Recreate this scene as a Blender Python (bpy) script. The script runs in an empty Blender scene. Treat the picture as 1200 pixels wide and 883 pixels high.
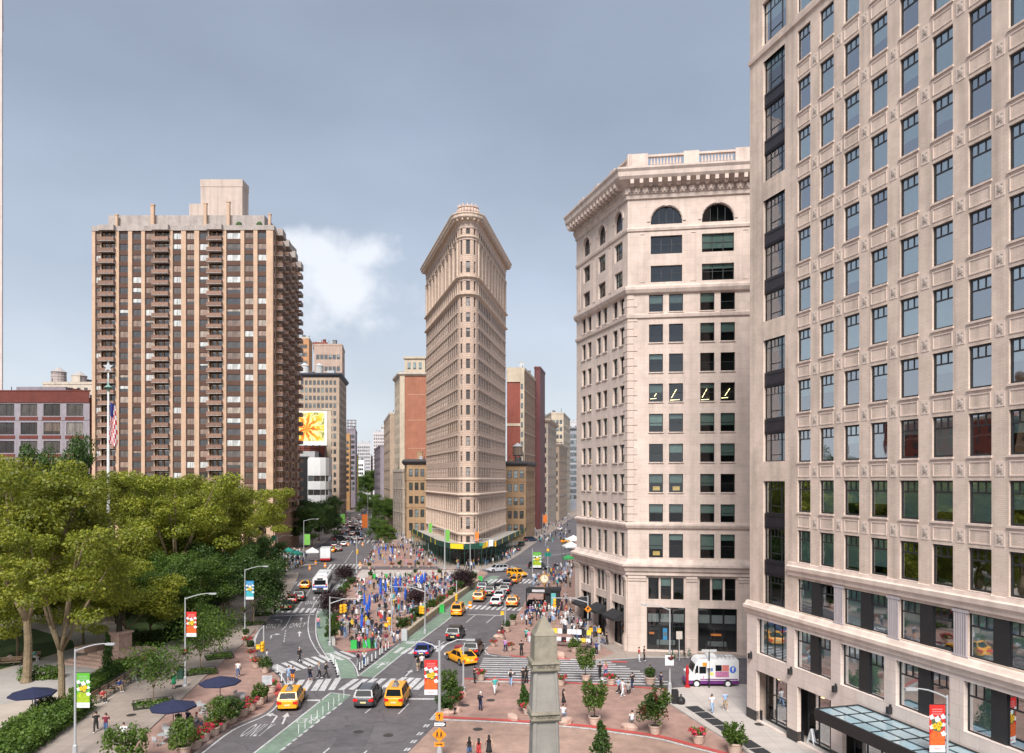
import bpy,math,random
import numpy as np
from mathutils import Vector,Matrix
R=math.radians
SC=bpy.context.scene
COL=SC.collection
# ------------------------------------------------------------------ camera, sky, sun
F,HZ,CX,H=900.0,562.0,600.0,21.0
cam=bpy.data.objects.new('camera',bpy.data.cameras.new('camera'))
COL.objects.link(cam)
cam.location=(0,0,H)
cam.rotation_euler=(R(90),0,0)
cam.data.sensor_width=36.0
cam.data.lens=36.0 * F / 1200.0
cam.data.shift_y=(HZ - 441.5) / 1200.0
cam.data.clip_start=0.5
cam.data.clip_end=9000
SC.camera=cam
SUN_EL,SUN_AZ=R(46),R(187)      # veiled sun behind the camera (azimuth clockwise from +Y)
world=bpy.data.worlds.new("World")
SC.world=world
world.use_nodes=True
nt=world.node_tree
nt.nodes.clear()
wo=nt.nodes.new('ShaderNodeOutputWorld')
bg=nt.nodes.new('ShaderNodeBackground')
bg.inputs['Strength'].default_value=0.11
sky=nt.nodes.new('ShaderNodeTexSky')
sky.sky_type='NISHITA'
sky.sun_disc=False
sky.sun_elevation=SUN_EL
sky.sun_rotation=SUN_AZ
sky.air_density=1.0
sky.dust_density=2.0
tc=nt.nodes.new('ShaderNodeTexCoord')
sep=nt.nodes.new('ShaderNodeSeparateXYZ')
nt.links.new(tc.outputs['Generated'],sep.inputs[0])
# a thin grey overcast veil: pale towards the horizon, slate higher up
veil=nt.nodes.new('ShaderNodeValToRGB')
veil.color_ramp.elements[0].position=0.0
veil.color_ramp.elements[0].color=(3.5,3.75,4.0,1)
veil.color_ramp.elements[1].position=0.75
veil.color_ramp.elements[1].color=(1.42,1.66,2.1,1)
for p_,c_ in ((0.10,(3.1,3.4,3.75,1)),(0.24,(2.35,2.7,3.25,1)),(0.42,(1.68,1.98,2.5,1))):
 e_=veil.color_ramp.elements.new(p_);e_.color=c_
nt.links.new(sep.outputs['Z'],veil.inputs[0])
nz=nt.nodes.new('ShaderNodeTexNoise')
nz.inputs['Scale'].default_value=3.2
nz.inputs['Detail'].default_value=7
nz.inputs['Roughness'].default_value=0.5
mpn=nt.nodes.new('ShaderNodeMapping')
mpn.inputs['Scale'].default_value=(1,1,2.2)
nt.links.new(tc.outputs['Generated'],mpn.inputs[0])
nt.links.new(mpn.outputs[0],nz.inputs['Vector'])
soft=nt.nodes.new('ShaderNodeMapRange')
soft.inputs[1].default_value=0.25;soft.inputs[2].default_value=0.75
soft.inputs[3].default_value=0.90;soft.inputs[4].default_value=1.12
nt.links.new(nz.outputs['Fac'],soft.inputs[0])
vm=nt.nodes.new('ShaderNodeVectorMath');vm.operation='SCALE'
nt.links.new(veil.outputs[0],vm.inputs[0]);nt.links.new(soft.outputs[0],vm.inputs['Scale'])
mix1=nt.nodes.new('ShaderNodeMix');mix1.data_type='RGBA'
mix1.inputs[0].default_value=0.93
nt.links.new(sky.outputs[0],mix1.inputs[6]);nt.links.new(vm.outputs[0],mix1.inputs[7])
# one white cumulus low over the avenue on the left
def cloud_mask(px,py,rx,ry):
 d_=Vector(((px - CX) / F,1,(HZ - py) / F)).normalized()
 sub=nt.nodes.new('ShaderNodeVectorMath');sub.operation='SUBTRACT'
 sub.inputs[1].default_value=d_
 nt.links.new(tc.outputs['Generated'],sub.inputs[0])
 sc_=nt.nodes.new('ShaderNodeVectorMath');sc_.operation='MULTIPLY'
 sc_.inputs[1].default_value=(1 / rx,1 / rx,1 / ry)
 nt.links.new(sub.outputs[0],sc_.inputs[0])
 ln=nt.nodes.new('ShaderNodeVectorMath');ln.operation='LENGTH'
 nt.links.new(sc_.outputs[0],ln.inputs[0])
 return ln.outputs['Value']
def addn(op,a,b):
 m_=nt.nodes.new('ShaderNodeMath');m_.operation=op
 for i_,x_ in enumerate((a,b)):
  if isinstance(x_,(int,float)):m_.inputs[i_].default_value=x_
  else:nt.links.new(x_,m_.inputs[i_])
 return m_.outputs[0]
nz2=nt.nodes.new('ShaderNodeTexNoise')
nz2.inputs['Scale'].default_value=17
nz2.inputs['Detail'].default_value=8
nz2.inputs['Roughness'].default_value=0.55
nt.links.new(tc.outputs['Generated'],nz2.inputs['Vector'])
dist=addn('MINIMUM',cloud_mask(395,335,.115,.062),cloud_mask(425,300,.06,.03))
dist=addn('MINIMUM',dist,cloud_mask(368,300,.06,.035))
edge=addn('ADD',dist,addn('MULTIPLY',addn('SUBTRACT',nz2.outputs['Fac'],0.5),2.1))
cm=nt.nodes.new('ShaderNodeMapRange');cm.interpolation_type='SMOOTHSTEP'
cm.inputs[1].default_value=1.1;cm.inputs[2].default_value=0.15
cm.inputs[3].default_value=0.0;cm.inputs[4].default_value=0.8
nt.links.new(edge,cm.inputs[0])
mix2=nt.nodes.new('ShaderNodeMix');mix2.data_type='RGBA'
nt.links.new(cm.outputs[0],mix2.inputs[0])
nt.links.new(mix1.outputs[2],mix2.inputs[6])
mix2.inputs[7].default_value=(4.5,4.65,4.95,1)
nt.links.new(mix2.outputs[2],bg.inputs['Color'])
nt.links.new(bg.outputs[0],wo.inputs['Surface'])
sl=bpy.data.lights.new('sun','SUN')
sl.energy=2.75
sl.angle=R(25)
sl.color=(1.0,0.965,0.92)
sun=bpy.data.objects.new('sun',sl)
COL.objects.link(sun)
sdir=Vector((math.sin(SUN_AZ) * math.cos(SUN_EL),math.cos(SUN_AZ) * math.cos(SUN_EL),math.sin(SUN_EL)))
sun.rotation_euler=sdir.to_track_quat('Z','Y').to_euler()
SC.view_settings.view_transform='Standard'
SC.view_settings.look='None'
SC.view_settings.gamma=1.0
SC.view_settings.use_curve_mapping=False
SC.view_settings.exposure=1.0
SC.render.engine='CYCLES'
SC.cycles.max_bounces=6
SC.cycles.diffuse_bounces=3
SC.cycles.glossy_bounces=3
SC.cycles.transparent_max_bounces=8
SC.cycles.use_denoising=True
# ------------------------------------------------------------------ helpers
def G(px,py):
 d=H * F / (py - HZ)
 return ((px - CX) / F * d,d)
def AX(px,d):return (px - CX) / F * d
def AZ(py,d):return H + (HZ - py) * d / F
def rnd(a,b):return random.uniform(a,b)
class MB:
 def __init__(s):
  s.v=[];s.f=[];s.m=[]
 def quad(s,a,b,c,d,m=0):
  n=len(s.v);s.v += [a,b,c,d];s.f.append((n,n+1,n+2,n+3));s.m.append(m)
 def poly(s,pts,m=0):
  n=len(s.v);s.v += list(pts);s.f.append(tuple(range(n,n+len(pts))));s.m.append(m)
 def box(s,x0,x1,y0,y1,z0,z1,m=0):
  n=len(s.v)
  s.v += [(x0,y0,z0),(x1,y0,z0),(x1,y1,z0),(x0,y1,z0),(x0,y0,z1),(x1,y0,z1),(x1,y1,z1),(x0,y1,z1)]
  for q in ((0,3,2,1),(4,5,6,7),(0,1,5,4),(1,2,6,5),(2,3,7,6),(3,0,4,7)):
   s.f.append(tuple(n+i for i in q));s.m.append(m)
 def obox(s,c,sz,rz=0,m=0,taper=1.0):
  n=len(s.v);ca,sa=math.cos(rz),math.sin(rz)
  for k,dz in enumerate((-.5,.5)):
   t=taper if k else 1.0
   for dx,dy in ((-.5,-.5),(.5,-.5),(.5,.5),(-.5,.5)):
    x,y=dx*sz[0]*t,dy*sz[1]*t
    s.v.append((c[0]+x*ca-y*sa,c[1]+x*sa+y*ca,c[2]+dz*sz[2]))
  for q in ((0,3,2,1),(4,5,6,7),(0,1,5,4),(1,2,6,5),(2,3,7,6),(3,0,4,7)):
   s.f.append(tuple(n+i for i in q));s.m.append(m)
 def prism(s,pts,z0,z1,m=0,mt=None,bottom=False):
  n=len(s.v);k=len(pts)
  s.v += [(p[0],p[1],z0) for p in pts] + [(p[0],p[1],z1) for p in pts]
  for i in range(k):
   j=(i+1) % k
   s.f.append((n+i,n+j,n+k+j,n+k+i));s.m.append(m)
  s.f.append(tuple(n+k+i for i in range(k)));s.m.append(m if mt is None else mt)
  if bottom:
   s.f.append(tuple(n+k-1-i for i in range(k)));s.m.append(m)
 def tube(s,p0,p1,r0,r1=None,n=6,m=0,cap=True):
  if r1 is None:r1=r0
  a=Vector(p0);b=Vector(p1);d=(b-a)
  if d.length < 1e-6:return
  d.normalize()
  u=d.orthogonal().normalized();w=d.cross(u)
  k=len(s.v)
  for c,r in ((a,r0),(b,r1)):
   for i in range(n):
    t=2*math.pi*i/n
    s.v.append(tuple(c + (u*math.cos(t) + w*math.sin(t))*r))
  for i in range(n):
   j=(i+1) % n
   s.f.append((k+i,k+j,k+n+j,k+n+i));s.m.append(m)
  if cap:
   s.f.append(tuple(k+n-1-i for i in range(n)));s.m.append(m)
   s.f.append(tuple(k+n+i for i in range(n)));s.m.append(m)
 def path(s,pts,rs,n=6,m=0):
  for i in range(len(pts)-1):
   s.tube(pts[i],pts[i+1],rs[i],rs[i+1],n,m)
 def lathe(s,cx,cy,prof,n=12,m=0):
  k=len(s.v)
  for r,z in prof:
   for i in range(n):
    t=2*math.pi*i/n
    s.v.append((cx+r*math.cos(t),cy+r*math.sin(t),z))
  for a in range(len(prof)-1):
   for i in range(n):
    j=(i+1) % n
    s.f.append((k+a*n+i,k+a*n+j,k+(a+1)*n+j,k+(a+1)*n+i));s.m.append(m)
  s.f.append(tuple(k+(len(prof)-1)*n+i for i in range(n)));s.m.append(m)
 def sphere(s,c,r,n=10,h=6,m=0,sq=(1,1,1)):
  prof=[]
  k=len(s.v)
  for a in range(1,h):
   t=math.pi*a/h
   for i in range(n):
    p=2*math.pi*i/n
    s.v.append((c[0]+r*sq[0]*math.sin(t)*math.cos(p),c[1]+r*sq[1]*math.sin(t)*math.sin(p),c[2]-r*sq[2]*math.cos(t)))
  for a in range(h-2):
   for i in range(n):
    j=(i+1) % n
    s.f.append((k+a*n+i,k+a*n+j,k+(a+1)*n+j,k+(a+1)*n+i));s.m.append(m)
  s.f.append(tuple(k+n-1-i for i in range(n)));s.m.append(m)
  s.f.append(tuple(k+(h-2)*n+i for i in range(n)));s.m.append(m)
 def sweep(s,pts,prof,m=0,closed=False):
  """profile (out, z) swept along a footprint path with mitred corners; outward = right-hand side of travel"""
  n=len(pts);offs=[]
  for i in range(n):
   ns=[]
   for a,b in (((i-1) % n,i),(i,(i+1) % n)):
    if not closed and (a > b or (a == n-1)):continue
    dx,dy=pts[b][0]-pts[a][0],pts[b][1]-pts[a][1];l=math.hypot(dx,dy)
    if l < 1e-6:continue
    ns.append((dy/l,-dx/l))
   if len(ns) == 2:
    mx,my=ns[0][0]+ns[1][0],ns[0][1]+ns[1][1];q=mx*ns[0][0]+my*ns[0][1]
    offs.append((mx/q,my/q) if q > .25 else ns[0])
   else:offs.append(ns[0])
  k=len(s.v);L=len(prof)
  for i in range(n):
   for o,z in prof:
    s.v.append((pts[i][0]+offs[i][0]*o,pts[i][1]+offs[i][1]*o,z))
  for i in range(n if closed else n-1):
   j=(i+1) % n
   for a in range(L-1):
    s.f.append((k+i*L+a,k+j*L+a,k+j*L+a+1,k+i*L+a+1));s.m.append(m)
  if not closed:
   for i in (0,n-1):
    s.f.append(tuple(k+i*L+a for a in range(L)));s.m.append(m)
 def mesh(s,name,mats,smooth=False):
  me=bpy.data.meshes.new(name)
  me.from_pydata(s.v,[],s.f)
  for mt in mats:me.materials.append(mt)
  if len(mats) > 1:me.polygons.foreach_set('material_index',s.m)
  nl=len(me.loops)
  if nl:
   co=np.empty(len(me.vertices)*3);me.vertices.foreach_get('co',co);co=co.reshape(-1,3)
   vi=np.empty(nl,dtype=np.int64);me.loops.foreach_get('vertex_index',vi)
   npoly=len(me.polygons)
   no=np.empty(npoly*3);me.polygons.foreach_get('normal',no);no=no.reshape(-1,3)
   lt=np.empty(npoly,dtype=np.int64);me.polygons.foreach_get('loop_total',lt)
   pn=np.repeat(no,lt,axis=0);c=co[vi]
   hl=np.hypot(pn[:,0],pn[:,1]);hl[hl < 1e-6]=1
   tx,ty=-pn[:,1]/hl,pn[:,0]/hl
   flat=np.abs(pn[:,2]) > .75
   u=np.where(flat,c[:,0],c[:,0]*tx + c[:,1]*ty)
   w=np.where(flat,c[:,1],c[:,2])
   uv=me.uv_layers.new(name='UVMap')
   uv.data.foreach_set('uv',np.stack([u,w],1).ravel())
  if smooth:me.polygons.foreach_set('use_smooth',[True]*len(me.polygons))
  return me
 def build(s,name,mats,parent=None,loc=(0,0,0),rz=0,smooth=False):
  if not isinstance(mats,(list,tuple)):mats=[mats]
  return link(name,s.mesh(name,mats,smooth),parent,loc,rz)
def link(name,me,parent=None,loc=(0,0,0),rz=0):
 o=bpy.data.objects.new(name,me)
 o.location=loc
 if rz:o.rotation_euler=(0,0,rz)
 COL.objects.link(o)
 if parent is not None:
  o.parent=parent
  KIDS.setdefault(parent.name,[]).append(o)
 return o
def thing(name,label,cat,loc=(0,0,0),rz=0,group=None):
 o=bpy.data.objects.new(name,None)
 o.empty_display_size=.2
 o.location=loc if len(loc) == 3 else (loc[0],loc[1],0)
 o.rotation_euler=(0,0,rz)
 COL.objects.link(o)
 return tag(o,label,cat,group)
def tag(o,label,cat,group=None):
 o['label']=label;o['category']=cat
 if group:o['group']=group
 return o
def struct(o):
 o['kind']='structure';return o
def stuff(o):
 o['kind']='stuff';return o
def dup(o,parent=None,loc=None,rz=None,label=None):
 c=o.copy()
 if parent is not None:c.parent=parent
 COL.objects.link(c)
 if loc is not None:c.location=loc if len(loc) == 3 else (loc[0],loc[1],0)
 if rz is not None:c.rotation_euler=(0,0,rz)
 if label:c['label']=label
 for ch in KIDS.get(o.name,()):
  dup(ch,c)
 return c
KIDS={}
# ------------------------------------------------------------------ materials
MATS={}
def nodes_of(m):
 m.use_nodes=True
 t=m.node_tree
 return t,t.nodes['Principled BSDF']
def mat(name,col,rough=.75,metal=0.0,var=0.18,scale=1.5,bump=0.0,bscale=30,obj=0.0,coat=0.0,emit=0,spec=None,streak=0.0):
 """one colour broken up by large soft wear, fine grain and (obj) a per-object shift"""
 if name in MATS:return MATS[name]
 m=bpy.data.materials.new(name);MATS[name]=m
 t,p=nodes_of(m);N=t.nodes.new;L=t.links.new
 p.inputs['Roughness'].default_value=rough
 p.inputs['Metallic'].default_value=metal
 if coat:p.inputs['Coat Weight'].default_value=coat;p.inputs['Coat Roughness'].default_value=.05
 if spec is not None:p.inputs['Specular IOR Level'].default_value=spec
 tc=N('ShaderNodeTexCoord')
 n1=N('ShaderNodeTexNoise');n1.inputs['Scale'].default_value=scale;n1.inputs['Detail'].default_value=6;n1.inputs['Roughness'].default_value=.65
 L(tc.outputs['Object'],n1.inputs['Vector'])
 mr=N('ShaderNodeMapRange');mr.inputs[1].default_value=.3;mr.inputs[2].default_value=.7
 mr.inputs[3].default_value=1-var;mr.inputs[4].default_value=1+var
 L(n1.outputs['Fac'],mr.inputs[0]);fac=mr.outputs[0]
 if streak:
  mp=N('ShaderNodeMapping');mp.inputs['Scale'].default_value=(.9,.9,.05)
  L(tc.outputs['Object'],mp.inputs[0])
  n3=N('ShaderNodeTexNoise');n3.inputs['Scale'].default_value=1.2;n3.inputs['Detail'].default_value=5
  L(mp.outputs[0],n3.inputs['Vector'])
  m3=N('ShaderNodeMapRange');m3.inputs[1].default_value=.45;m3.inputs[2].default_value=.75;m3.inputs[3].default_value=1;m3.inputs[4].default_value=1-streak
  L(n3.outputs['Fac'],m3.inputs[0])
  mu=N('ShaderNodeMath');mu.operation='MULTIPLY';L(fac,mu.inputs[0]);L(m3.outputs[0],mu.inputs[1]);fac=mu.outputs[0]
 if obj:
  oi=N('ShaderNodeObjectInfo');m2=N('ShaderNodeMapRange');m2.inputs[3].default_value=1-obj;m2.inputs[4].default_value=1+obj
  L(oi.outputs['Random'],m2.inputs[0])
  mu=N('ShaderNodeMath');mu.operation='MULTIPLY';L(fac,mu.inputs[0]);L(m2.outputs[0],mu.inputs[1]);fac=mu.outputs[0]
 vs=N('ShaderNodeVectorMath');vs.operation='SCALE';vs.inputs[0].default_value=col[:3]
 L(fac,vs.inputs['Scale']);L(vs.outputs[0],p.inputs['Base Color'])
 if bump:
  n2=N('ShaderNodeTexNoise');n2.inputs['Scale'].default_value=bscale;n2.inputs['Detail'].default_value=4
  L(tc.outputs['Object'],n2.inputs['Vector'])
  b=N('ShaderNodeBump');b.inputs['Strength'].default_value=bump;b.inputs['Distance'].default_value=.03
  L(n2.outputs['Fac'],b.inputs['Height']);L(b.outputs[0],p.inputs['Normal'])
 if emit:
  p.inputs['Emission Color'].default_value=(*col[:3],1);p.inputs['Emission Strength'].default_value=emit
 return m
def masonry(name,c1,c2,mortar,bw,bh,ms=.012,var=.15,bump=.35,streak=.18,offset=.5,tone=.25,rough=.85):
 """coursed brick or ashlar on the metric UVs, with blotches, rain streaks and joints in relief"""
 if name in MATS:return MATS[name]
 m=bpy.data.materials.new(name);MATS[name]=m
 t,p=nodes_of(m);N=t.nodes.new;L=t.links.new
 p.inputs['Roughness'].default_value=rough
 uv=N('ShaderNodeTexCoord')
 br=N('ShaderNodeTexBrick');br.inputs['Scale'].default_value=1
 br.inputs['Color1'].default_value=(*c1,1);br.inputs['Color2'].default_value=(*c2,1);br.inputs['Mortar'].default_value=(*mortar,1)
 br.inputs['Mortar Size'].default_value=ms;br.inputs['Brick Width'].default_value=bw;br.inputs['Row Height'].default_value=bh
 br.inputs['Mortar Smooth'].default_value=.2;br.offset=offset
 L(uv.outputs['UV'],br.inputs['Vector'])
 n1=N('ShaderNodeTexNoise');n1.inputs['Scale'].default_value=.35;n1.inputs['Detail'].default_value=8;n1.inputs['Roughness'].default_value=.7
 L(uv.outputs['Object'],n1.inputs['Vector'])
 a=N('ShaderNodeMapRange');a.inputs[1].default_value=.3;a.inputs[2].default_value=.7;a.inputs[3].default_value=1-var;a.inputs[4].default_value=1+var
 L(n1.outputs['Fac'],a.inputs[0])
 mp=N('ShaderNodeMapping');mp.inputs['Scale'].default_value=(1.1,1.1,.06);L(uv.outputs['Object'],mp.inputs[0])
 n3=N('ShaderNodeTexNoise');n3.inputs['Scale'].default_value=1;n3.inputs['Detail'].default_value=6;L(mp.outputs[0],n3.inputs['Vector'])
 c=N('ShaderNodeMapRange');c.inputs[1].default_value=.45;c.inputs[2].default_value=.8;c.inputs[3].default_value=1;c.inputs[4].default_value=1-streak
 L(n3.outputs['Fac'],c.inputs[0])
 mu=N('ShaderNodeMath');mu.operation='MULTIPLY';L(a.outputs[0],mu.inputs[0]);L(c.outputs[0],mu.inputs[1])
 vs=N('ShaderNodeVectorMath');vs.operation='SCALE';L(br.outputs['Color'],vs.inputs[0]);L(mu.outputs[0],vs.inputs['Scale'])
 L(vs.outputs[0],p.inputs['Base Color'])
 inv=N('ShaderNodeMath');inv.operation='SUBTRACT';inv.inputs[0].default_value=1;L(br.outputs['Fac'],inv.inputs[1])
 ad=N('ShaderNodeMath');ad.operation='MULTIPLY_ADD';ad.inputs[1].default_value=.4
 n4=N('ShaderNodeTexNoise');n4.inputs['Scale'].default_value=9;n4.inputs['Detail'].default_value=4;L(uv.outputs['Object'],n4.inputs['Vector'])
 L(n4.outputs['Fac'],ad.inputs[0]);L(inv.outputs[0],ad.inputs[2])
 b=N('ShaderNodeBump');b.inputs['Strength'].default_value=bump;b.inputs['Distance'].default_value=.05
 L(ad.outputs[0],b.inputs['Height']);L(b.outputs[0],p.inputs['Normal'])
 return m
def pane_far(name,cols,refl=.25,rough=.04):
 """opaque window pane: rooms, blinds and painted reflections differ from window to window, the glass mirrors the sky"""
 if name in MATS:return MATS[name]
 m=bpy.data.materials.new(name);MATS[name]=m
 t,p=nodes_of(m);N=t.nodes.new;L=t.links.new
 oi=N('ShaderNodeObjectInfo')
 rp=N('ShaderNodeValToRGB');rp.color_ramp.interpolation='CONSTANT'
 el=rp.color_ramp.elements
 while len(el) < len(cols):el.new(.5)
 for i,c in enumerate(cols):
  el[i].position=i/len(cols);el[i].color=(*c,1)
 L(oi.outputs['Random'],rp.inputs[0])
 sz=N('ShaderNodeTexCoord');sg=N('ShaderNodeSeparateXYZ');L(sz.outputs['Generated'],sg.inputs[0])
 fr_=N('ShaderNodeMath');fr_.operation='MULTIPLY';fr_.inputs[1].default_value=7.31;L(oi.outputs['Random'],fr_.inputs[0])
 ft=N('ShaderNodeMath');ft.operation='FRACT';L(fr_.outputs[0],ft.inputs[0])
 th=N('ShaderNodeMath');th.operation='MULTIPLY_ADD';th.inputs[1].default_value=1.5;th.inputs[2].default_value=-.8;L(ft.outputs[0],th.inputs[0])
 lt=N('ShaderNodeMath');lt.operation='LESS_THAN';L(sg.outputs[2],lt.inputs[0]);L(th.outputs[0],lt.inputs[1])
 dk=N('ShaderNodeMix');dk.data_type='RGBA';L(lt.outputs[0],dk.inputs[0]);L(rp.outputs[0],dk.inputs[6]);dk.inputs[7].default_value=(.035,.032,.03,1)
 cn=N('ShaderNodeTexNoise');cn.inputs['Scale'].default_value=2.6;cn.inputs['Detail'].default_value=2;cm_=N('ShaderNodeMapping');cm_.inputs['Scale'].default_value=(1,1,.12);L(sz.outputs['Object'],cm_.inputs[0]);L(cm_.outputs[0],cn.inputs['Vector'])
 cr=N('ShaderNodeMapRange');cr.inputs[1].default_value=.35;cr.inputs[2].default_value=.65;cr.inputs[3].default_value=.55;cr.inputs[4].default_value=1.15;L(cn.outputs['Fac'],cr.inputs[0])
 cs_=N('ShaderNodeVectorMath');cs_.operation='SCALE';L(dk.outputs[2],cs_.inputs[0]);L(cr.outputs[0],cs_.inputs['Scale'])
 L(cs_.outputs[0],p.inputs['Base Color'])
 p.inputs['Roughness'].default_value=.6
 gl=N('ShaderNodeBsdfGlossy');gl.inputs['Roughness'].default_value=rough;gl.inputs['Color'].default_value=(.9,.95,1,1)
 fr=N('ShaderNodeFresnel');fr.inputs['IOR'].default_value=1.5
 ad=N('ShaderNodeMath');ad.operation='ADD';ad.use_clamp=True;ad.inputs[1].default_value=refl;L(fr.outputs[0],ad.inputs[0])
 tcc=N('ShaderNodeTexCoord');nn=N('ShaderNodeTexNoise');nn.inputs['Scale'].default_value=.8;L(tcc.outputs['Object'],nn.inputs['Vector'])
 bm=N('ShaderNodeBump');bm.inputs['Strength'].default_value=.08;bm.inputs['Distance'].default_value=.1;L(nn.outputs['Fac'],bm.inputs['Height']);L(bm.outputs[0],gl.inputs['Normal'])
 mx=N('ShaderNodeMixShader');L(ad.outputs[0],mx.inputs[0]);L(p.outputs[0],mx.inputs[1]);L(gl.outputs[0],mx.inputs[2])
 L(mx.outputs[0],t.nodes['Material Output'].inputs['Surface'])
 return m
def pane_clear(name,tint,refl=.2):
 if name in MATS:return MATS[name]
 m=bpy.data.materials.new(name);MATS[name]=m
 t,p=nodes_of(m);N=t.nodes.new;L=t.links.new
 tr=N('ShaderNodeBsdfTransparent');tr.inputs[0].default_value=(*tint,1)
 gl=N('ShaderNodeBsdfGlossy');gl.inputs['Roughness'].default_value=.02;gl.inputs['Color'].default_value=(.92,.95,1,1)
 fr=N('ShaderNodeFresnel');fr.inputs['IOR'].default_value=1.5
 ad=N('ShaderNodeMath');ad.operation='ADD';ad.use_clamp=True;ad.inputs[1].default_value=refl;L(fr.outputs[0],ad.inputs[0])
 tcc=N('ShaderNodeTexCoord');nn=N('ShaderNodeTexNoise');nn.inputs['Scale'].default_value=.5;L(tcc.outputs['Object'],nn.inputs['Vector'])
 bm=N('ShaderNodeBump');bm.inputs['Strength'].default_value=.06;bm.inputs['Distance'].default_value=.1;L(nn.outputs['Fac'],bm.inputs['Height']);L(bm.outputs[0],gl.inputs['Normal'])
 mx=N('ShaderNodeMixShader');L(ad.outputs[0],mx.inputs[0]);L(tr.outputs[0],mx.inputs[1]);L(gl.outputs[0],mx.inputs[2])
 L(mx.outputs[0],t.nodes['Material Output'].inputs['Surface'])
 return m
def leaf_mat(name,c1,c2,c3,transl=.45):
 if name in MATS:return MATS[name]
 m=bpy.data.materials.new(name);MATS[name]=m
 t,p=nodes_of(m);N=t.nodes.new;L=t.links.new
 ge=N('ShaderNodeNewGeometry')
 rp=N('ShaderNodeValToRGB');el=rp.color_ramp.elements
 el[0].color=(*c1,1);el[1].color=(*c3,1);e=el.new(.5);e.color=(*c2,1)
 tcc=N('ShaderNodeTexCoord');nn=N('ShaderNodeTexNoise');nn.inputs['Scale'].default_value=.35;L(tcc.outputs['Object'],nn.inputs['Vector'])
 ma=N('ShaderNodeMath');ma.operation='MULTIPLY_ADD';ma.inputs[1].default_value=.55;L(ge.outputs['Random Per Island'],ma.inputs[0])
 mb_=N('ShaderNodeMapRange');mb_.inputs[1].default_value=.3;mb_.inputs[2].default_value=.7;mb_.inputs[3].default_value=0;mb_.inputs[4].default_value=.45;L(nn.outputs['Fac'],mb_.inputs[0])
 L(mb_.outputs[0],ma.inputs[2])
 L(ma.outputs[0],rp.inputs[0])
 oi=N('ShaderNodeObjectInfo');hs=N('ShaderNodeHueSaturation')
 m2=N('ShaderNodeMapRange');m2.inputs[3].default_value=.92;m2.inputs[4].default_value=1.28;L(oi.outputs['Random'],m2.inputs[0]);L(m2.outputs[0],hs.inputs['Value'])
 L(rp.outputs[0],hs.inputs['Color'])
 L(hs.outputs[0],p.inputs['Base Color']);p.inputs['Roughness'].default_value=.55
 tl=N('ShaderNodeBsdfTranslucent');L(hs.outputs[0],tl.inputs['Color'])
 mx=N('ShaderNodeMixShader');mx.inputs[0].default_value=transl;L(p.outputs[0],mx.inputs[1]);L(tl.outputs[0],mx.inputs[2])
 L(mx.outputs[0],t.nodes['Material Output'].inputs['Surface'])
 return m
random.seed(7)
# ------------------------------------------------------------------ ground
M={}
def worn(name,col,under,wear,rough,scale=1.1,crack=0):
 """a surface worn through to what lies under it, with stains and (crack) a web of cracks"""
 m=bpy.data.materials.new(name);t,p=nodes_of(m);N=t.nodes.new;L=t.links.new
 p.inputs['Roughness'].default_value=rough;tc=N('ShaderNodeTexCoord')
 def noise(sc,det,lo,hi,a,b,vec=None):
  n=N('ShaderNodeTexNoise');n.inputs['Scale'].default_value=sc;n.inputs['Detail'].default_value=det;n.inputs['Roughness'].default_value=.65;L(vec or tc.outputs['Object'],n.inputs['Vector'])
  r=N('ShaderNodeMapRange');r.inputs[1].default_value=lo;r.inputs[2].default_value=hi;r.inputs[3].default_value=a;r.inputs[4].default_value=b;L(n.outputs['Fac'],r.inputs[0]);return r.outputs[0],n.outputs['Fac']
 w,wf=noise(scale*3,8,.5-wear*.3,.62+.1*(1-wear),0,min(1,wear*1.6))
 mx=N('ShaderNodeMix');mx.data_type='RGBA';L(w,mx.inputs[0]);mx.inputs[6].default_value=(*col,1);mx.inputs[7].default_value=(*under,1)
 s1,_=noise(.13,6,.3,.7,.78,1.2);s2,_=noise(.9,7,.35,.75,1.1,.82);fac=N('ShaderNodeMath');fac.operation='MULTIPLY';L(s1,fac.inputs[0]);L(s2,fac.inputs[1]);f=fac.outputs[0]
 if crack:
  v=N('ShaderNodeTexVoronoi');v.feature='DISTANCE_TO_EDGE';v.inputs['Scale'].default_value=crack
  ad=N('ShaderNodeVectorMath');ad.operation='MULTIPLY_ADD';nn=N('ShaderNodeTexNoise');nn.inputs['Scale'].default_value=.8;nn.inputs['Detail'].default_value=5;L(tc.outputs['Object'],nn.inputs['Vector']);L(nn.outputs['Color'],ad.inputs[0]);ad.inputs[1].default_value=(1.4,1.4,0);L(tc.outputs['Object'],ad.inputs[2]);L(ad.outputs[0],v.inputs['Vector'])
  c=N('ShaderNodeMapRange');c.inputs[1].default_value=.0;c.inputs[2].default_value=.016;c.inputs[3].default_value=.68;c.inputs[4].default_value=1;L(v.outputs['Distance'],c.inputs[0])
  mu=N('ShaderNodeMath');mu.operation='MULTIPLY';L(f,mu.inputs[0]);L(c.outputs[0],mu.inputs[1]);f=mu.outputs[0]
 vs=N('ShaderNodeVectorMath');vs.operation='SCALE';L(mx.outputs[2],vs.inputs[0]);L(f,vs.inputs['Scale']);L(vs.outputs[0],p.inputs['Base Color'])
 b=N('ShaderNodeBump');b.inputs['Strength'].default_value=.3;b.inputs['Distance'].default_value=.02;n2=N('ShaderNodeTexNoise');n2.inputs['Scale'].default_value=16;L(tc.outputs['Object'],n2.inputs['Vector']);L(n2.outputs['Fac'],b.inputs['Height']);L(b.outputs[0],p.inputs['Normal'])
 return m
M['asphalt']=worn('asphalt',(.135,.120,.125),(.105,.095,.10),.5,.85,.4,.16)
M['plaza']=worn('epoxy_gravel',(.35,.215,.175),(.265,.17,.14),.35,.9,.3)
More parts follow.
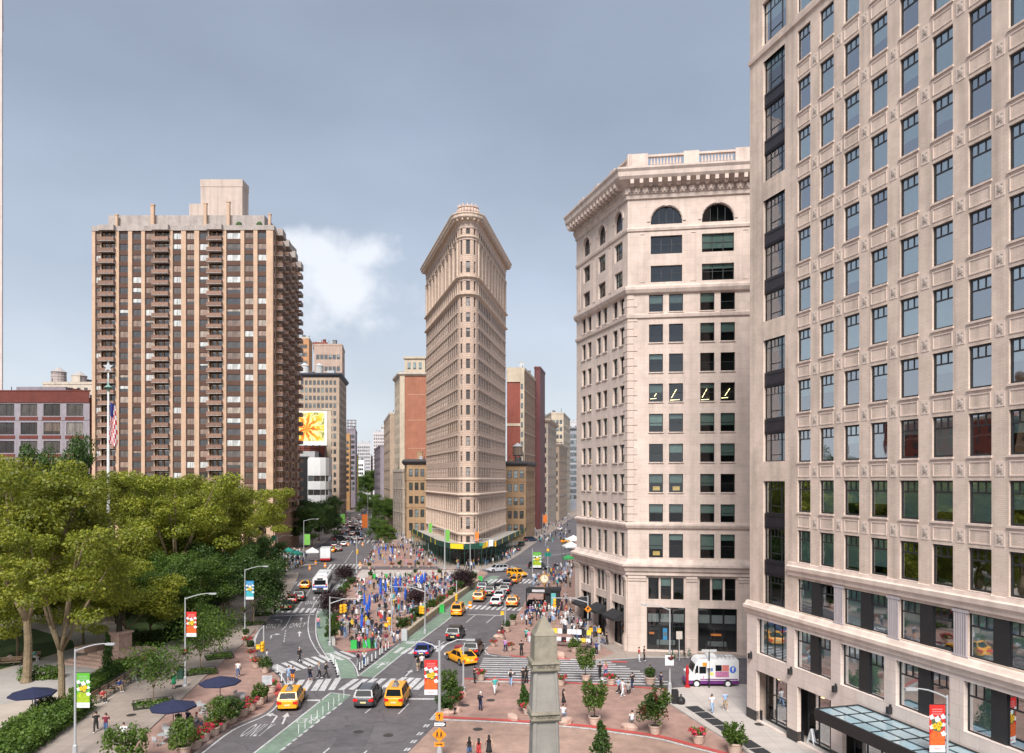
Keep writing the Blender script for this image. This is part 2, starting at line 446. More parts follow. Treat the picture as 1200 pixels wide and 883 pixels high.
M['plaza2']=worn('epoxy_gravel_pale',(.38,.25,.195),(.30,.20,.16),.35,.9,.3)
M['walk']=masonry('sidewalk_concrete',(.35,.285,.245),(.32,.26,.22),(.21,.175,.155),1.5,1.5,.02,var=.14,bump=.25,streak=0,offset=0)
M['walk_light']=masonry('sidewalk_pale',(.48,.43,.39),(.45,.40,.365),(.33,.30,.27),1.6,1.6,.02,var=.12,bump=.2,streak=0,offset=0)
M['kerb']=mat('kerb_granite',(.42,.40,.38),.8,var=.15,scale=2)
M['white_paint']=worn('road_paint_white',(.70,.69,.68),(.22,.20,.20),.5,.65,1.6)
M['red_paint']=worn('road_paint_red',(.52,.06,.055),(.34,.12,.10),.4,.7,1)
M['green_paint']=worn('bike_lane_green',(.20,.30,.21),(.16,.175,.155),.55,.8,.7)
M['lawn']=mat('lawn',(.05,.085,.02),.95,var=.35,scale=.5,bump=.6,bscale=12)
M['path']=mat('park_path',(.42,.385,.36),.9,var=.12,scale=.3,bump=.2)
M['gravel']=mat('park_gravel',(.47,.40,.34),.95,var=.15,scale=.3,bump=.4)
M['iron']=mat('dark_iron',(.035,.035,.038),.5,metal=.3,var=.2)
M['steel']=mat('galvanised_steel',(.55,.56,.57),.45,metal=.35,var=.1,scale=3)
M['grate']=mat('grate_iron',(.06,.06,.065),.6,metal=.4,var=.25,scale=3)
def flat(name,px,z,m):
 b=MB();b.poly([(*G(*p),z) for p in px])
 return struct(b.build(name,m))
def flat_w(name,pts,z,m):
 b=MB();b.poly([(p[0],p[1],z) for p in pts])
 return struct(b.build(name,m))
def slab(name,px,z0,z1,m,kerb=None,world_pts=False):
 pts=px if world_pts else [G(*p) for p in px]
 ar=sum(pts[i][0]*pts[(i+1) % len(pts)][1]-pts[(i+1) % len(pts)][0]*pts[i][1] for i in range(len(pts)))
 if ar < 0:pts=pts[::-1]
 b=MB();b.prism(pts,z0,z1,1 if kerb else 0,0)
 return struct(b.build(name,[m,kerb] if kerb else m))
def strip_into(b,pts,w,z):
 n=len(pts);L=[];Rr=[]
 for i in range(n):
  a=pts[max(i-1,0)];c=pts[min(i+1,n-1)]
  dx,dy=c[0]-a[0],c[1]-a[1];l=math.hypot(dx,dy) or 1
  L.append((pts[i][0]-dy/l*w/2,pts[i][1]+dx/l*w/2,z));Rr.append((pts[i][0]+dy/l*w/2,pts[i][1]-dx/l*w/2,z))
 for i in range(n-1):b.quad(Rr[i],Rr[i+1],L[i+1],L[i])
def smooth_pts(pts,k=4):
 out=[]
 n=len(pts)
 for i in range(n-1):
  p0,p1,p2,p3=pts[max(i-1,0)],pts[i],pts[i+1],pts[min(i+2,n-1)]
  for j in range(k):
   t=j/k
   out.append(tuple(.5*((2*p1[a])+(-p0[a]+p2[a])*t+(2*p0[a]-5*p1[a]+4*p2[a]-p3[a])*t*t+(-p0[a]+3*p1[a]-3*p2[a]+p3[a])*t**3) for a in (0,1)))
 out.append(tuple(pts[-1]))
 return out
base=MB();base.poly([(-2500,20,0),(2500,20,0),(2500,6000,0),(-2500,6000,0)])
base.poly([(-2500,-300,0),(2500,-300,0),(2500,20,0),(-2500,20,0)])
struct(base.build('street',M['asphalt']))
# kerb line of the park side, read off the bend of the street
curbL=[(150,955),(200,908),(232,883),(271,853.5),(310,835.6),(325,819),(330.5,806),(327,794),(317,785),(304,772),(297,760),(297,750),(301,741),(309,731.5),(318,722),(330,710),(337,700),(344,688),(349,677),(350,672)]
gl_=smooth_pts([G(*p) for p in curbL],4)
old=[G(*p) for p in [(300,738),(284,756.2),(247,788),(214,819.4),(165,866),(110,925)]]
# painted plaza strip (street level) between the old kerb and the new road edge
i0=min(range(len(gl_)),key=lambda i:(gl_[i][0]-old[0][0])**2+(gl_[i][1]-old[0][1])**2)
flat_w('painted_sidewalk_plaza',gl_[:i0+1] + old,.004,M['plaza'])
parkin=[G(*p) for p in [(300,672),(270,703),(235,735),(200,765),(160,797),(113,833),(87,848),(33,883),(-20,925)]]
slab('park_sidewalk',old[::-1] + gl_[i0:] + parkin,0,.13,M['walk'],M['kerb'],True)
# park interior
slab('park_ground',[(-220,40)] + parkin[::-1] + [G(300,672),(-48,190),(-400,190),(-400,40)],0,.10,M['gravel'],None,True)
flat('lawn',[(-160,800),(-60,745),(40,738),(85,752),(88,760),(50,772),(0,786),(-80,815)],.105,M['lawn'])
flat('lawn',[(130,720),(215,700),(262,690),(240,722),(200,752),(172,768),(160,752)],.105,M['lawn'])
flat('lawn',[(-200,720),(60,690),(120,690),(110,705),(0,722),(-200,760)],.105,M['lawn'])
flat('park_path',[(-30,800),(20,783),(88,763),(130,772),(170,770),(195,767),(165,793),(110,800),(60,812),(0,828),(-60,850)],.108,M['path'])
# centre plaza between the two roads
plz=[(461,756.5),(430,764),(405,765),(391,757),(386,745),(385,733),(387,718),(392,707),(402.5,692.5),(416,677.5),(421,669),(560,667),(572,672),(560,684),(542,697),(515,715),(471.5,748)]
slab('triangle_plaza',plz,0,.02,M['plaza'])
flat('plaza_crossing_strip',[(424,668),(562,668.6),(556,678),(417,677)],.026,M['walk_light'])
# plaza along the left flank of the wedge tower
slab('avenue_plaza',[(423,664),(430,655),(443,634),(452,618),(461,606),(470,606),(484,626),(500,645),(525,664)],0,.02,M['plaza'])
# pavement round the wedge tower
slab('tower_sidewalk',[(-36,262),(-24.5,211),(-19.5,190),(-17,181),(-11,177.5),(-5,180),(-2.2,189),(1.9,213),(9,262)],0,.13,M['walk'],M['kerb'],True)
slab('avenue_sidewalk',[(-43,265),(-36,262),(9,262),(15,300),(76,700),(-110,700),(-54,330)],0,.13,M['walk'],M['kerb'],True)
slab('left_avenue_sidewalk',[(-78,186),(-61,187),(-58.5,205),(-62,255),(-88,440),(-130,700),(-400,700),(-400,192)],0,.13,M['walk'],M['kerb'],True)
# right-hand side: street plaza in front of the obelisk
flat('monument_plaza',[(518,842),(600,845),(680,851),(720,856),(770,863),(812,873),(852,883),(900,898),(930,960),(440,960),(478,883)],.004,M['plaza2'])
flat('middle_plaza',[(518,842),(530,828),(538,812),(543,796),(612,797.5),(658,800),(724,804),(784,809),(782,824),(820,846),(869,878),(880,890),(852,883),(812,873),(770,863),(720,856),(680,851),(600,845)],.0045,M['plaza'])
slab('corner_sidewalk',[(569.5,765),(572,758),(586,746),(600,730),(612,712),(620,697),(626,688),(650,678),(664,662),(672,640),(686,610),(900,640),(900,771),(760,771),(705,774),(640,772),(590,769)],0,.02,M['plaza'])
slab('office_sidewalk',[G(760,771),G(698,774.5),(12.5,92.5),(7,110.5),(45,118),(48,85.5),G(885,771.5)],0,.13,M['walk'],M['kerb'],True)
slab('hotel_sidewalk',[G(783,808.5),G(780,823),G(820,849),G(869,879),(20.8,50),(22.5,36),(45,36),(60,72),(22,78.5)],0,.14,M['walk_light'],M['kerb'],True)
slab('right_avenue_sidewalk',[(36,150),(12,118),(25,175),(60,380),(200,380),(200,150)],0,.13,M['walk'],M['kerb'],True)
# green bicycle lanes
flat('bike_lane',[(270,903),(298,883),(350,841),(387,812.5),(411,815),(403,822),(366,851),(330,880),(300,906)],.004,M['green_paint'])
flat('bike_lane',[(397,795.5),(393,782),(384,770),(374,752),(370.5,737),(372,719),(379,705),(391,705),(387,718),(384,735),(385.5,750),(392,762),(404,770),(414,780),(419,795)],.0043,M['green_paint'])
flat('bike_lane',[(420,792.5),(452,768),(475,750.5),(520,717),(560,686),(575,675),(586,675),(570,690),(555,704),(529,723),(507,740),(470,768),(437,794)],.004,M['green_paint'])
flat('bike_lane',[(391,705),(379,705),(398,683),(408,668),(414,668)],.0046,M['green_paint'])
def lines(name,specs,m,z=.012):
 b=MB()
 for w,pts in specs:
  g=[G(*p) for p in pts]
  if len(g) > 2:g=smooth_pts(g,4)
  strip_into(b,g,w,z)
 return struct(b.build(name,m))
lines('lane_marking',[
 (.16,[(295,885),(350,842),(387,812.5)]),(.14,[(411,815),(387,812)]),
 (.14,[(398,795),(396,784),(383,770),(372.5,752),(370,737),(371.5,719),(378,705),(398,682)]),
 (.14,[(364,750),(361,737),(363,720),(371,704),(386,684)]),(.14,[(364,750),(373,765),(386,776)]),
 (.12,[(364,720),(371,720)]),(.12,[(362,741),(370,741)]),(.12,[(367,759),(376,759)]),
 (.15,[(420,793),(416,781),(406,771),(392,763)]),
 (.16,[(437,795),(470,768),(507,740),(520,730.5),(529,723)]),(.14,[(529,723),(555,704),(575,686)]),
 (.13,[(421,791.5),(452,767.5),(468,755)]),
 (.16,[(236,884),(273,856),(313,837.5),(330,820),(335,806),(330,793),(319,784)]),
 (.12,[(227,884),(267,854),(307,836.5)]),
 (.3,[(298,757),(298.5,750),(302.5,741),(309,733)]),
 (.45,[(318,722.3),(368,720.5)]),
 (.12,[(342,721),(335,734),(330,739)]),(.12,[(345.5,716),(356,703),(364,690)]),
 (.45,[(360,821),(377,821)]),(.45,[(477,819.5),(515,819.5)]),(.4,[(548,720.5),(588,721.5)]),
 (.14,[(428,836),(441,825)]),(.14,[(467,837),(479,825)]),(.14,[(378,884),(386,877)]),(.14,[(426,884),(430,880)]),
 (.14,[(503,765),(521,752)]),(.14,[(546,730),(557,721)]),(.14,[(570,730.5),(580,722)]),(.14,[(567,712),(585,695)]),
 (.16,[(516,830),(504,844)]),(.16,[(518,832),(507,843.5)]),(.14,[(503.5,844),(518,843.5)]),
 (.2,[(569,761),(578,754),(592,741)]),(.2,[(568,762),(572,767),(582,769.6)]),
 (.12,[(408,640),(430,612)]),(.12,[(436,640),(446,620)]),(.12,[(404,660),(414,645)]),
 (.12,[(620,668),(640,650)]),(.3,[(640,662),(660,662)]),(.3,[(668,648),(640,652)]),
],M['white_paint'])
dash=[]
for i in range(11):
 t=i/11
 x0,y0=330+(403-330)*t,879.5+(822-879.5)*t
 dash.append((.22,[(x0,y0),(x0+73/11*.62,y0-57.5/11*.62)]))
for i in range(6):
 x0,y0=498-7.4*i,851.5+9.2*i
 dash.append((.16,[(x0-2,y0+1.2),(x0+1.5,y0-2.2)]));dash.append((.16,[(x0+1.6,y0+1.2),(x0+5,y0-2.2)]))
for i in range(5):
 dash.append((.12,[(335-.5*i,739+3*i),(334.6-.5*i,740.6+3*i)]))
lines('dashed_marking',dash,M['white_paint'],.0125)
def crosswalk(specs,w,z=.011):
 b=MB()
 for a,c in specs:strip_into(b,[G(*a),G(*c)],w,z)
 return struct(b.build('crosswalk',M['white_paint']))
crosswalk([((332.5,811),(341.7,798)),((346,809),(354,797)),((356,810),(364,797.5)),((367.5,810),(376,796.7)),((376.7,810),(385,796)),((388,809),(396.7,795)),
           ((399,809),(418,796)),((411,808.5),(429,796)),((423,807),(440,795.5)),((436,806),(450,795.5)),((450,806),(461.5,795.5)),((463,801),(475,794)),((472,803),(483,794.5)),((480,806),(491,795)),((487,808.5),(501.7,795))],.62)
crosswalk([((318,780),(332.5,789)),((322.5,779),(337,786.7)),((331.7,777),(350,785.8)),((340,775),(358.3,783.7)),((350,773.3),(367,781.6)),((358,771.6),(373,779)),((366.7,770),(381,777)),((375,768.3),(388,774.7)),((383,765.8),(401.6,773.8)),((391.6,764.6),(410,772.5)),((400,763.4),(416.7,770))],.55)
crosswalk([((463,765.5),(472,759)),((471,766.5),(481,760)),((480,766.5),(487,761)),((489,765),(498,758)),((500,766),(511,757)),((512,764),(521,756))],.55)
crosswalk([((323.5+7*i,718+.1*i),(328+7*i,712.5+.1*i)) for i in range(8)],.5)
crosswalk([((545+6.2*i,714+.2*i),(551+6.2*i,709.5+.2*i)) for i in range(11)],.5)
crosswalk([((384+4.6*i,667),(388+4.6*i,661.5)) for i in range(9)],.5)
crosswalk([((570+5.5*i,684),(577+5.5*i,679)) for i in range(12)],.5)
crosswalk([((343+6*i,687),(347+6*i,682)) for i in range(3)] + [((385+7*i,700-7*i),(393+7*i,689-6*i)) for i in range(3)],.5)
crosswalk([((390+5*i,637),(392.5+5*i,633)) for i in range(10)],.5)
zb=[]
for i in range(11):
 y=771.8+2.15*i+.09*i*i*.6
 x0=566-1.0*i-(0 if i < 9 else (i-8)*2)
 x1=705+min(i,10)*8.2 + (4 if i % 2 else 0)
 zb.append(((x0,y),(x1,y+(x1-x0)*.016)))
crosswalk(zb,.40)
lines('red_kerb_line',[(.55,[(518,840.8),(600,845),(680,850.5),(720,856),(770,863),(812,873.5),(852,884)]),
      (.5,[(544,795.6),(612,797.5),(658,800),(724,804),(784,808.5),(806,808.6)]),
      (.5,[(640,771.5),(668,773)]),(.6,[(598,769),(622,771)]),
      (.6,[(406,764.2),(430,763.2),(456,757)]),(.6,[(716,775.7),(735,776.4)]),
      (.4,[(424,667.6),(500,668),(560,667.5)])],M['red_paint'],.03)
lines('white_kerb_line',[(.3,[(512,843.8),(600,847.6),(680,853.6),(720,859),(770,866.2),(812,877),(846,885)]),
                          (.18,[(566,767),(590,769.8),(640,773)])],M['white_paint'],.031)
flat('red_corner_pad',[(327,801),(330,806),(326,815),(322,817),(321,808)],.03,M['red_paint'])
def arrow(px,to,length,kind,z=.0118):
 """road arrow at px heading for pixel `to` on the ground; kind s/l/r"""
 g=G(*px);t=G(*to);a=math.atan2(t[1]-g[1],t[0]-g[0])
 b=MB();c,s=math.cos(a),math.sin(a)
 def P(u,v):return (g[0]+u*c-v*s,g[1]+u*s+v*c,z)
 L=length
 b.poly([P(-L/2,-.09),P(L*.12,-.09),P(L*.12,.09),P(-L/2,.09)])
 if kind == 's':
  b.poly([P(L*.121,-.32),P(L/2,0),P(L*.121,.32)])
 else:
  k=1 if kind == 'l' else -1
  b.poly([P(L*.121,-.09*k),P(L*.121,.09*k),P(L*.2,.5*k),P(L*.34,.5*k)][::k])
  b.poly([P(L*.08,.505*k),P(L*.46,.505*k),P(L*.27,1.15*k)][::k])
 struct(b.build('arrow_marking',M['white_paint']))
arrow((351,743),(352,725),3.6,'s');arrow((353,726),(355,715),3.4,'s')
arrow((330,727.5),(331.5,716),3.4,'l');arrow((318,745.5),(322,732),3.4,'r')
arrow((334,842),(341,826),3.4,'s');arrow((323.5,841),(334,826),3.0,'l');arrow((368,701.5),(370,690),3.4,'s');arrow((479,789),(490,778),3,'s');arrow((446,780),(462,768),2.4,'s')
def road_text(txt,p_left,p_right,stretch,up):
 """word painted on the road between two ground points, its letters stretched along the lane"""
 a,c=G(*p_left),G(*p_right)
 w=math.hypot(c[0]-a[0],c[1]-a[1])
 cu=bpy.data.curves.new('road_word','FONT');cu.body=txt;cu.size=1;cu.space_character=1.25
 o=bpy.data.objects.new('tmp_word',cu);COL.objects.link(o)
 bpy.context.view_layer.update()
 me=bpy.data.meshes.new_from_object(o);bpy.data.objects.remove(o)
 co=np.empty(len(me.vertices)*3);me.vertices.foreach_get('co',co);co=co.reshape(-1,3)
 x0,x1=co[:,0].min(),co[:,0].max();y1=co[:,1].max()
 ux,uy=(c[0]-a[0])/w,(c[1]-a[1])/w
 q=G(*up);vx,vy=q[0]-a[0],q[1]-a[1];l=math.hypot(vx,vy);vx,vy=vx/l,vy/l
 t=(co[:,0]-x0)/(x1-x0)*w;v=co[:,1]/y1*stretch
 co[:,0]=a[0]+ux*t+vx*v;co[:,1]=a[1]+uy*t+vy*v;co[:,2]=.0122
 me.vertices.foreach_set('co',co.ravel());me.materials.clear();me.materials.append(M['white_paint'])
 struct(link('road_word',me))
road_text('ONLY',(279,863.5),(306,863),3.2,(295,851))
road_text('ONLY',(310.5,736.5),(327,736.5),3.4,(313.5,731.5))
road_text('ONLY',(338,736),(357,734.5),3.4,(342,730))
road_text('ONLY',(357,708.5),(372,708.5),3.4,(360,704))
def bike_symbol(px,to,s=1.0):
 g=G(*px);t=G(*to);a=math.atan2(t[1]-g[1],t[0]-g[0])-math.pi/2
 c,sn=math.cos(a),math.sin(a);b=MB()
 def P(u,v):return (g[0]+u*s*c-v*s*sn,g[1]+u*s*sn+v*s*c)
 for cx in (-.5,.5):
  strip_into(b,[P(cx+.36*math.cos(k*math.pi/6),.55*math.sin(k*math.pi/6)) for k in range(13)],.09,.0121)
 for i_,pl in enumerate(([(-.5,0),(-.1,.8),(.5,0)],[(-.1,.8),(.35,.85)],[(.5,0),(.3,1.1),(.55,1.2)])):
  strip_into(b,[P(*q) for q in pl],.09,.0123+i_*.0003)
 struct(b.build('bicycle_marking',M['white_paint']))
bike_symbol((361,845),(372,836),1.1);bike_symbol((449,778),(460,769));bike_symbol((389,770),(384,762))
# patches and cracks of newer asphalt
pb=MB()
for px in ([(405,850),(440,850),(428,875),(388,876)],[(492,778),(510,778),(503,790),(483,790)],[(560,742),(580,740),(570,752),(548,753)],[(330,752),(350,752),(352,764),(330,765)],[(600,655),(640,655),(634,662),(590,662)]):
 pb.poly([(*G(*p),.003) for p in px])
struct(pb.build('asphalt_patch',mat('asphalt_patch',(.10,.09,.095),.9,var=.3,scale=.6,bump=.3,bscale=12)))
# manhole covers, grates let into the right pavement
mh=mat('manhole_iron',(.07,.06,.055),.6,metal=.4,var=.3,scale=6)
for px in ((545,827),(575,821),(560,855),(420,858),(455,862),(154,840),(210,806),(890,851),(600,790),(700,826)):
 b=MB();x,y=G(*px);z=.14 if px[0] > 880 else (.131 if px[0] < 211 else .006)
 b.lathe(x,y,[(.42,z),(.42,z+.012),(.3,z+.014)],16)
 struct(b.build('manhole_cover',mh))
g0,g1=G(803,830),G(893,890)
for i in range(7):
 t0,t1=i/7+.008,(i+1)/7-.008
 a_=math.atan2(g1[1]-g0[1],g1[0]-g0[0]);L_=math.hypot(g1[0]-g0[0],g1[1]-g0[1])
 o_=MB();l_=(t1-t0)*L_
 o_.box(0,l_,-.05,.0,0,.03);o_.box(0,l_,1.1,1.15,0,.03);o_.box(0,.05,0,1.1,0,.03);o_.box(l_-.05,l_,0,1.1,0,.03)
 o_.box(0,l_,0,1.1,0,.006)
 for k in range(int(l_/.12)):o_.box(.1+k*.12,.14+k*.12,.0,1.1,.007,.024)
 gx,gy=g0[0]+(g1[0]-g0[0])*t0,g0[1]+(g1[1]-g0[1])*t0
 struct(o_.build('vent_grate',M['grate'],None,(gx,gy,.141),a_))
# ------------------------------------------------------------------ buildings
M['core']=mat('dark_interior',(.028,.027,.026),.9,var=.2)
M['frame_black']=mat('window_frame_black',(.022,.022,.024),.45,var=.15)
M['lime']=masonry('limestone_brick',(.75,.595,.495),(.70,.545,.445),(.53,.41,.34),.42,.11,.008,var=.2,bump=.3,streak=.4)
M['lime_plain']=masonry('limestone_ashlar',(.74,.61,.54),(.71,.58,.51),(.48,.39,.34),1.4,.75,.01,var=.12,bump=.2,streak=.2)
M['lime_grey']=masonry('limestone_grey',(.66,.60,.57),(.63,.57,.54),(.47,.43,.40),1.3,.8,.01,var=.1,bump=.2,streak=.2)
M['lime_trim']=mat('limestone_trim',(.73,.58,.495),.85,var=.15,scale=.7,bump=.25,bscale=14,streak=.2)
M['carved']=mat('carved_stone',(.46,.38,.32),.9,var=.3,scale=7,bump=1.0,bscale=16)
M['pier_lilac']=mat('fluted_pier_stone',(.50,.44,.45),.8,var=.1,scale=1,streak=.2)
M['purple_metal']=mat('spandrel_metal',(.032,.028,.036),.4,metal=.4,var=.2,scale=1)
M['clear']=pane_clear('window_glass',(.82,.93,.91),.42)
M['clear_far']=pane_clear('window_glass_far',(.82,.9,.88),.07)
M['blind']=mat('roller_blind',(.70,.82,.77),.9,var=.06,obj=.16)
M['blind_dark']=mat('office_blind',(.34,.43,.39),.9,var=.1,obj=.3)
M['room']=mat('room_back',(.05,.046,.042),.95,var=.4,scale=.5,obj=.5)
M['lamp_glow']=mat('lamp_glow',(1.0,.62,.28),.5,var=0,emit=2.2)
M['office_glow']=mat('office_strip_light',(1.0,.78,.42),.5,var=0,emit=3)
def facade(mb,W,bands,rec=.3,m=0,mrev=None,z_off=0):
 """wall sheet in its own frame (x along, +y inward) with recessed openings; bands = (z0, z1, [(u0,u1,a0,a1,arched)])"""
 mrev=m if mrev is None else mrev
 for z0,z1,ws in bands:
  cur=0
  for w in ws:
   u0,u1,a0,a1=w[:4];arch=len(w) > 4 and w[4]
   if u0 > cur+1e-4:mb.quad((cur,0,z0),(u0,0,z0),(u0,0,z1),(cur,0,z1),m)
   if a0 > z0+1e-4:mb.quad((u0,0,z0),(u1,0,z0),(u1,0,a0),(u0,0,a0),m)
   mb.quad((u0,0,a0),(u1,0,a0),(u1,rec,a0),(u0,rec,a0),mrev)
   if not arch:
    if a1 < z1-1e-4:mb.quad((u0,0,a1),(u1,0,a1),(u1,0,z1),(u0,0,z1),m)
    mb.quad((u0,rec,a1),(u1,rec,a1),(u1,0,a1),(u0,0,a1),mrev)
    mb.quad((u0,rec,a0),(u0,rec,a1),(u0,0,a1),(u0,0,a0),mrev)
    mb.quad((u1,0,a0),(u1,0,a1),(u1,rec,a1),(u1,rec,a0),mrev)
   else:
    r=(u1-u0)/2;sp=a1-r;cx=(u0+u1)/2;K=10
    mb.quad((u0,rec,a0),(u0,rec,sp),(u0,0,sp),(u0,0,a0),mrev)
    mb.quad((u1,0,a0),(u1,0,sp),(u1,rec,sp),(u1,rec,a0),mrev)
    pts=[(cx-r*math.cos(math.pi*k/K),sp+r*math.sin(math.pi*k/K)) for k in range(K+1)]
    for k in range(K):
     (xa,za),(xb,zb_)=pts[k],pts[k+1]
     mb.quad((xa,0,za),(xb,0,zb_),(xb,0,z1),(xa,0,z1),m)
     mb.quad((xa,rec,za),(xb,rec,zb_),(xb,0,zb_),(xa,0,za),mrev)
   cur=u1
  if cur < W-1e-4:mb.quad((cur,0,z0),(W,0,z0),(W,0,z1),(cur,0,z1),m)
WCACHE={}
def win_mesh(w,h,style,fm,y=.22,fw=.07):
 """frame of a window, origin at its lower left corner"""
 k=('f',round(w,2),round(h,2),style,fm.name,y,fw)
 if k in WCACHE:return WCACHE[k]
 b=MB();d=.09
 if style == 'arch':
  r=w/2;sp=h-r
  b.box(0,w,y,y+d,0,fw);b.box(0,fw,y,y+d,fw,sp);b.box(w-fw,w,y,y+d,fw,sp)
  K=10
  for q in range(K):
   t0,t1=math.pi*q/K,math.pi*(q+1)/K
   for rr in ((r,r-fw),):
    p=[(r-rr[0]*math.cos(t0),sp+rr[0]*math.sin(t0)),(r-rr[0]*math.cos(t1),sp+rr[0]*math.sin(t1)),(r-rr[1]*math.cos(t1),sp+rr[1]*math.sin(t1)),(r-rr[1]*math.cos(t0),sp+rr[1]*math.sin(t0))]
    b.quad(*[(a,y,c) for a,c in p]);b.quad((p[2][0],y,p[2][1]),(p[3][0],y,p[3][1]),(p[3][0],y+d,p[3][1]),(p[2][0],y+d,p[2][1]))
  for f in (.27,.5,.73):
   hh=sp+math.sqrt(max(0,r*r-(r-w*f)**2))
   b.box(w*f-fw*.4,w*f+fw*.4,y+.01,y+d-.01,fw,hh-fw*.5)
  if sp > .5:b.box(fw,w-fw,y+.012,y+d-.012,sp-.04,sp+.04)
 else:
  b.box(0,w,y,y+d,0,fw);b.box(0,w,y,y+d,h-fw,h)
  b.box(0,fw,y,y+d,fw,h-fw);b.box(w-fw,w,y,y+d,fw,h-fw)
  if style == 'hung':b.box(fw,w-fw,y+.01,y+d,h*.5-.03,h*.5+.03)
  elif style == 'tri':
   t=h*.71
   b.box(fw,w-fw,y+.01,y+d,t-.045,t+.045)
   for f in (1/3,2/3):b.box(w*f-.03,w*f+.03,y+.012,y+d-.01,t+.045,h-fw)
  elif style == 'three':
   for f in (1/3,2/3):b.box(w*f-.045,w*f+.045,y+.01,y+d,fw,h-fw)
   b.box(fw,w-fw,y+.012,y+d-.01,h*.55-.03,h*.55+.03)
  elif style == 'bay':
   for f in (.25,.75):b.box(w*f-.05,w*f+.05,y+.01,y+d,fw,h-fw)
   b.box(w*.25+.05,w*.75-.05,y+.012,y+d-.01,h*.22,h*.22+.07)
   b.box(fw,w-fw,y+.014,y+d-.012,h*.74,h*.74+.06)
   for f in (.42,.58):b.box(w*f-.025,w*f+.025,y+.015,y+d-.013,h*.74+.06,h-fw)
  elif style == 'two':
   b.box(w*.5-.05,w*.5+.05,y+.01,y+d,fw,h-fw)
  elif style == 'four':
   for f in (.25,.5,.75):b.box(w*f-.04,w*f+.04,y+.01,y+d,fw,h-fw)
 WCACHE[k]=b.mesh('window',[fm]);return WCACHE[k]
def pane_mesh(w,h,pm,y=.26,arch=False):
 k=('p',round(w,2),round(h,2),pm.name,y,arch)
 if k in WCACHE:return WCACHE[k]
 b=MB()
 if arch:
  r=w/2;sp=h-r
  b.poly([(.02,y,.02),(w-.02,y,.02)] + [(r+(r-.02)*math.cos(math.pi*q/10),y,sp+(r-.02)*math.sin(math.pi*q/10)) for q in range(11)])
 else:b.quad((.02,y,.02),(w-.02,y,.02),(w-.02,y,h-.02),(.02,y,h-.02))
 WCACHE[k]=b.mesh('pane',[pm]);return WCACHE[k]
def solid_win(w,h,style,fm,pm,y=.2):
 """frame and pane in one mesh, for windows a few pixels wide"""
 k=('s',round(w,2),round(h,2),style,fm.name,pm.name)
 if k in WCACHE:return WCACHE[k]
 b=MB();fw=min(.1,w*.09)
 b.quad((0,y,0),(w,y,0),(w,y,h),(0,y,h),1)
 b.box(0,w,y-.06,y-.005,0,fw);b.box(0,w,y-.06,y-.005,h-fw,h);b.box(0,fw,y-.06,y-.005,fw,h-fw);b.box(w-fw,w,y-.06,y-.005,fw,h-fw)
 if style == 'hung':b.box(fw,w-fw,y-.05,y-.005,h*.5-.04,h*.5+.04)
 if style == 'two':b.box(w*.5-.04,w*.5+.04,y-.05,y-.005,fw,h-fw)
 WCACHE[k]=b.mesh('window',[fm,pm]);return WCACHE[k]
class Face:
 """a facade on a building: origin, direction, helper that puts parts at (u, z)"""
 def __init__(s,root,p0,p1):
  s.root=root;s.p0=p0;s.a=math.atan2(p1[1]-p0[1],p1[0]-p0[0]);s.W=math.hypot(p1[0]-p0[0],p1[1]-p0[1])
  s.rel=(p0[0]-root.location.x,p0[1]-root.location.y)
 def at(s,u,y=0):
  return (s.rel[0]+u*math.cos(s.a)-y*math.sin(s.a),s.rel[1]+u*math.sin(s.a)+y*math.cos(s.a))
 def put(s,name,me,u,z,y=0,parent=None):
  x,yy=s.at(u,y)
  return link(name,me,s.root,(x,yy,z),s.a)
 def build(s,mb,name,mats,smooth=False):
  return mb.build(name,mats,s.root,(s.rel[0],s.rel[1],0),s.a,smooth)
def kid(name,me,parent,loc=(0,0,0)):
 return link(name,me,parent,loc)
def local(root,pts):return [(p[0]-root.location.x,p[1]-root.location.y) for p in pts]
def loc_sub(f,u):return f.at(u)
def window(f,u,z,w,h,style='hung',fm=None,pm=None,blind=None,y=.22,bm=None,fw=.07):
 fm=fm or M['frame_black'];pm=pm or M['clear']
 o=f.put('window',win_mesh(w,h,style,fm,y,fw),u,z)
 kid('pane',pane_mesh(w,h,pm,y+.05,style == 'arch'),o)
 if blind:
  bb=max(.1,round(blind*8)/8)
  k=('bl',round(w,2),round(h,2),bb,(bm or M['blind']).name,style)
  if k not in WCACHE:
   q=MB()
   if style == 'arch':q.quad((.05,y+.2,.05),(w-.05,y+.2,.05),(w-.05,y+.2,h-w/2),(.05,y+.2,h-w/2))
   else:
    q.quad((.05,y+.1,h*(1-bb)),(w-.05,y+.1,h*(1-bb)),(w-.05,y+.1,h-.05),(.05,y+.1,h-.05))
    q.box(.05,w-.05,y+.088,y+.112,h*(1-bb)-.05,h*(1-bb))
   WCACHE[k]=q.mesh('blind',[bm or M['blind']])
  kid('blind',WCACHE[k],o)
 return o
def room_boxes(mb,W,bands,d=1.0,m=0):
 for z0,z1,ws in bands:
  pass
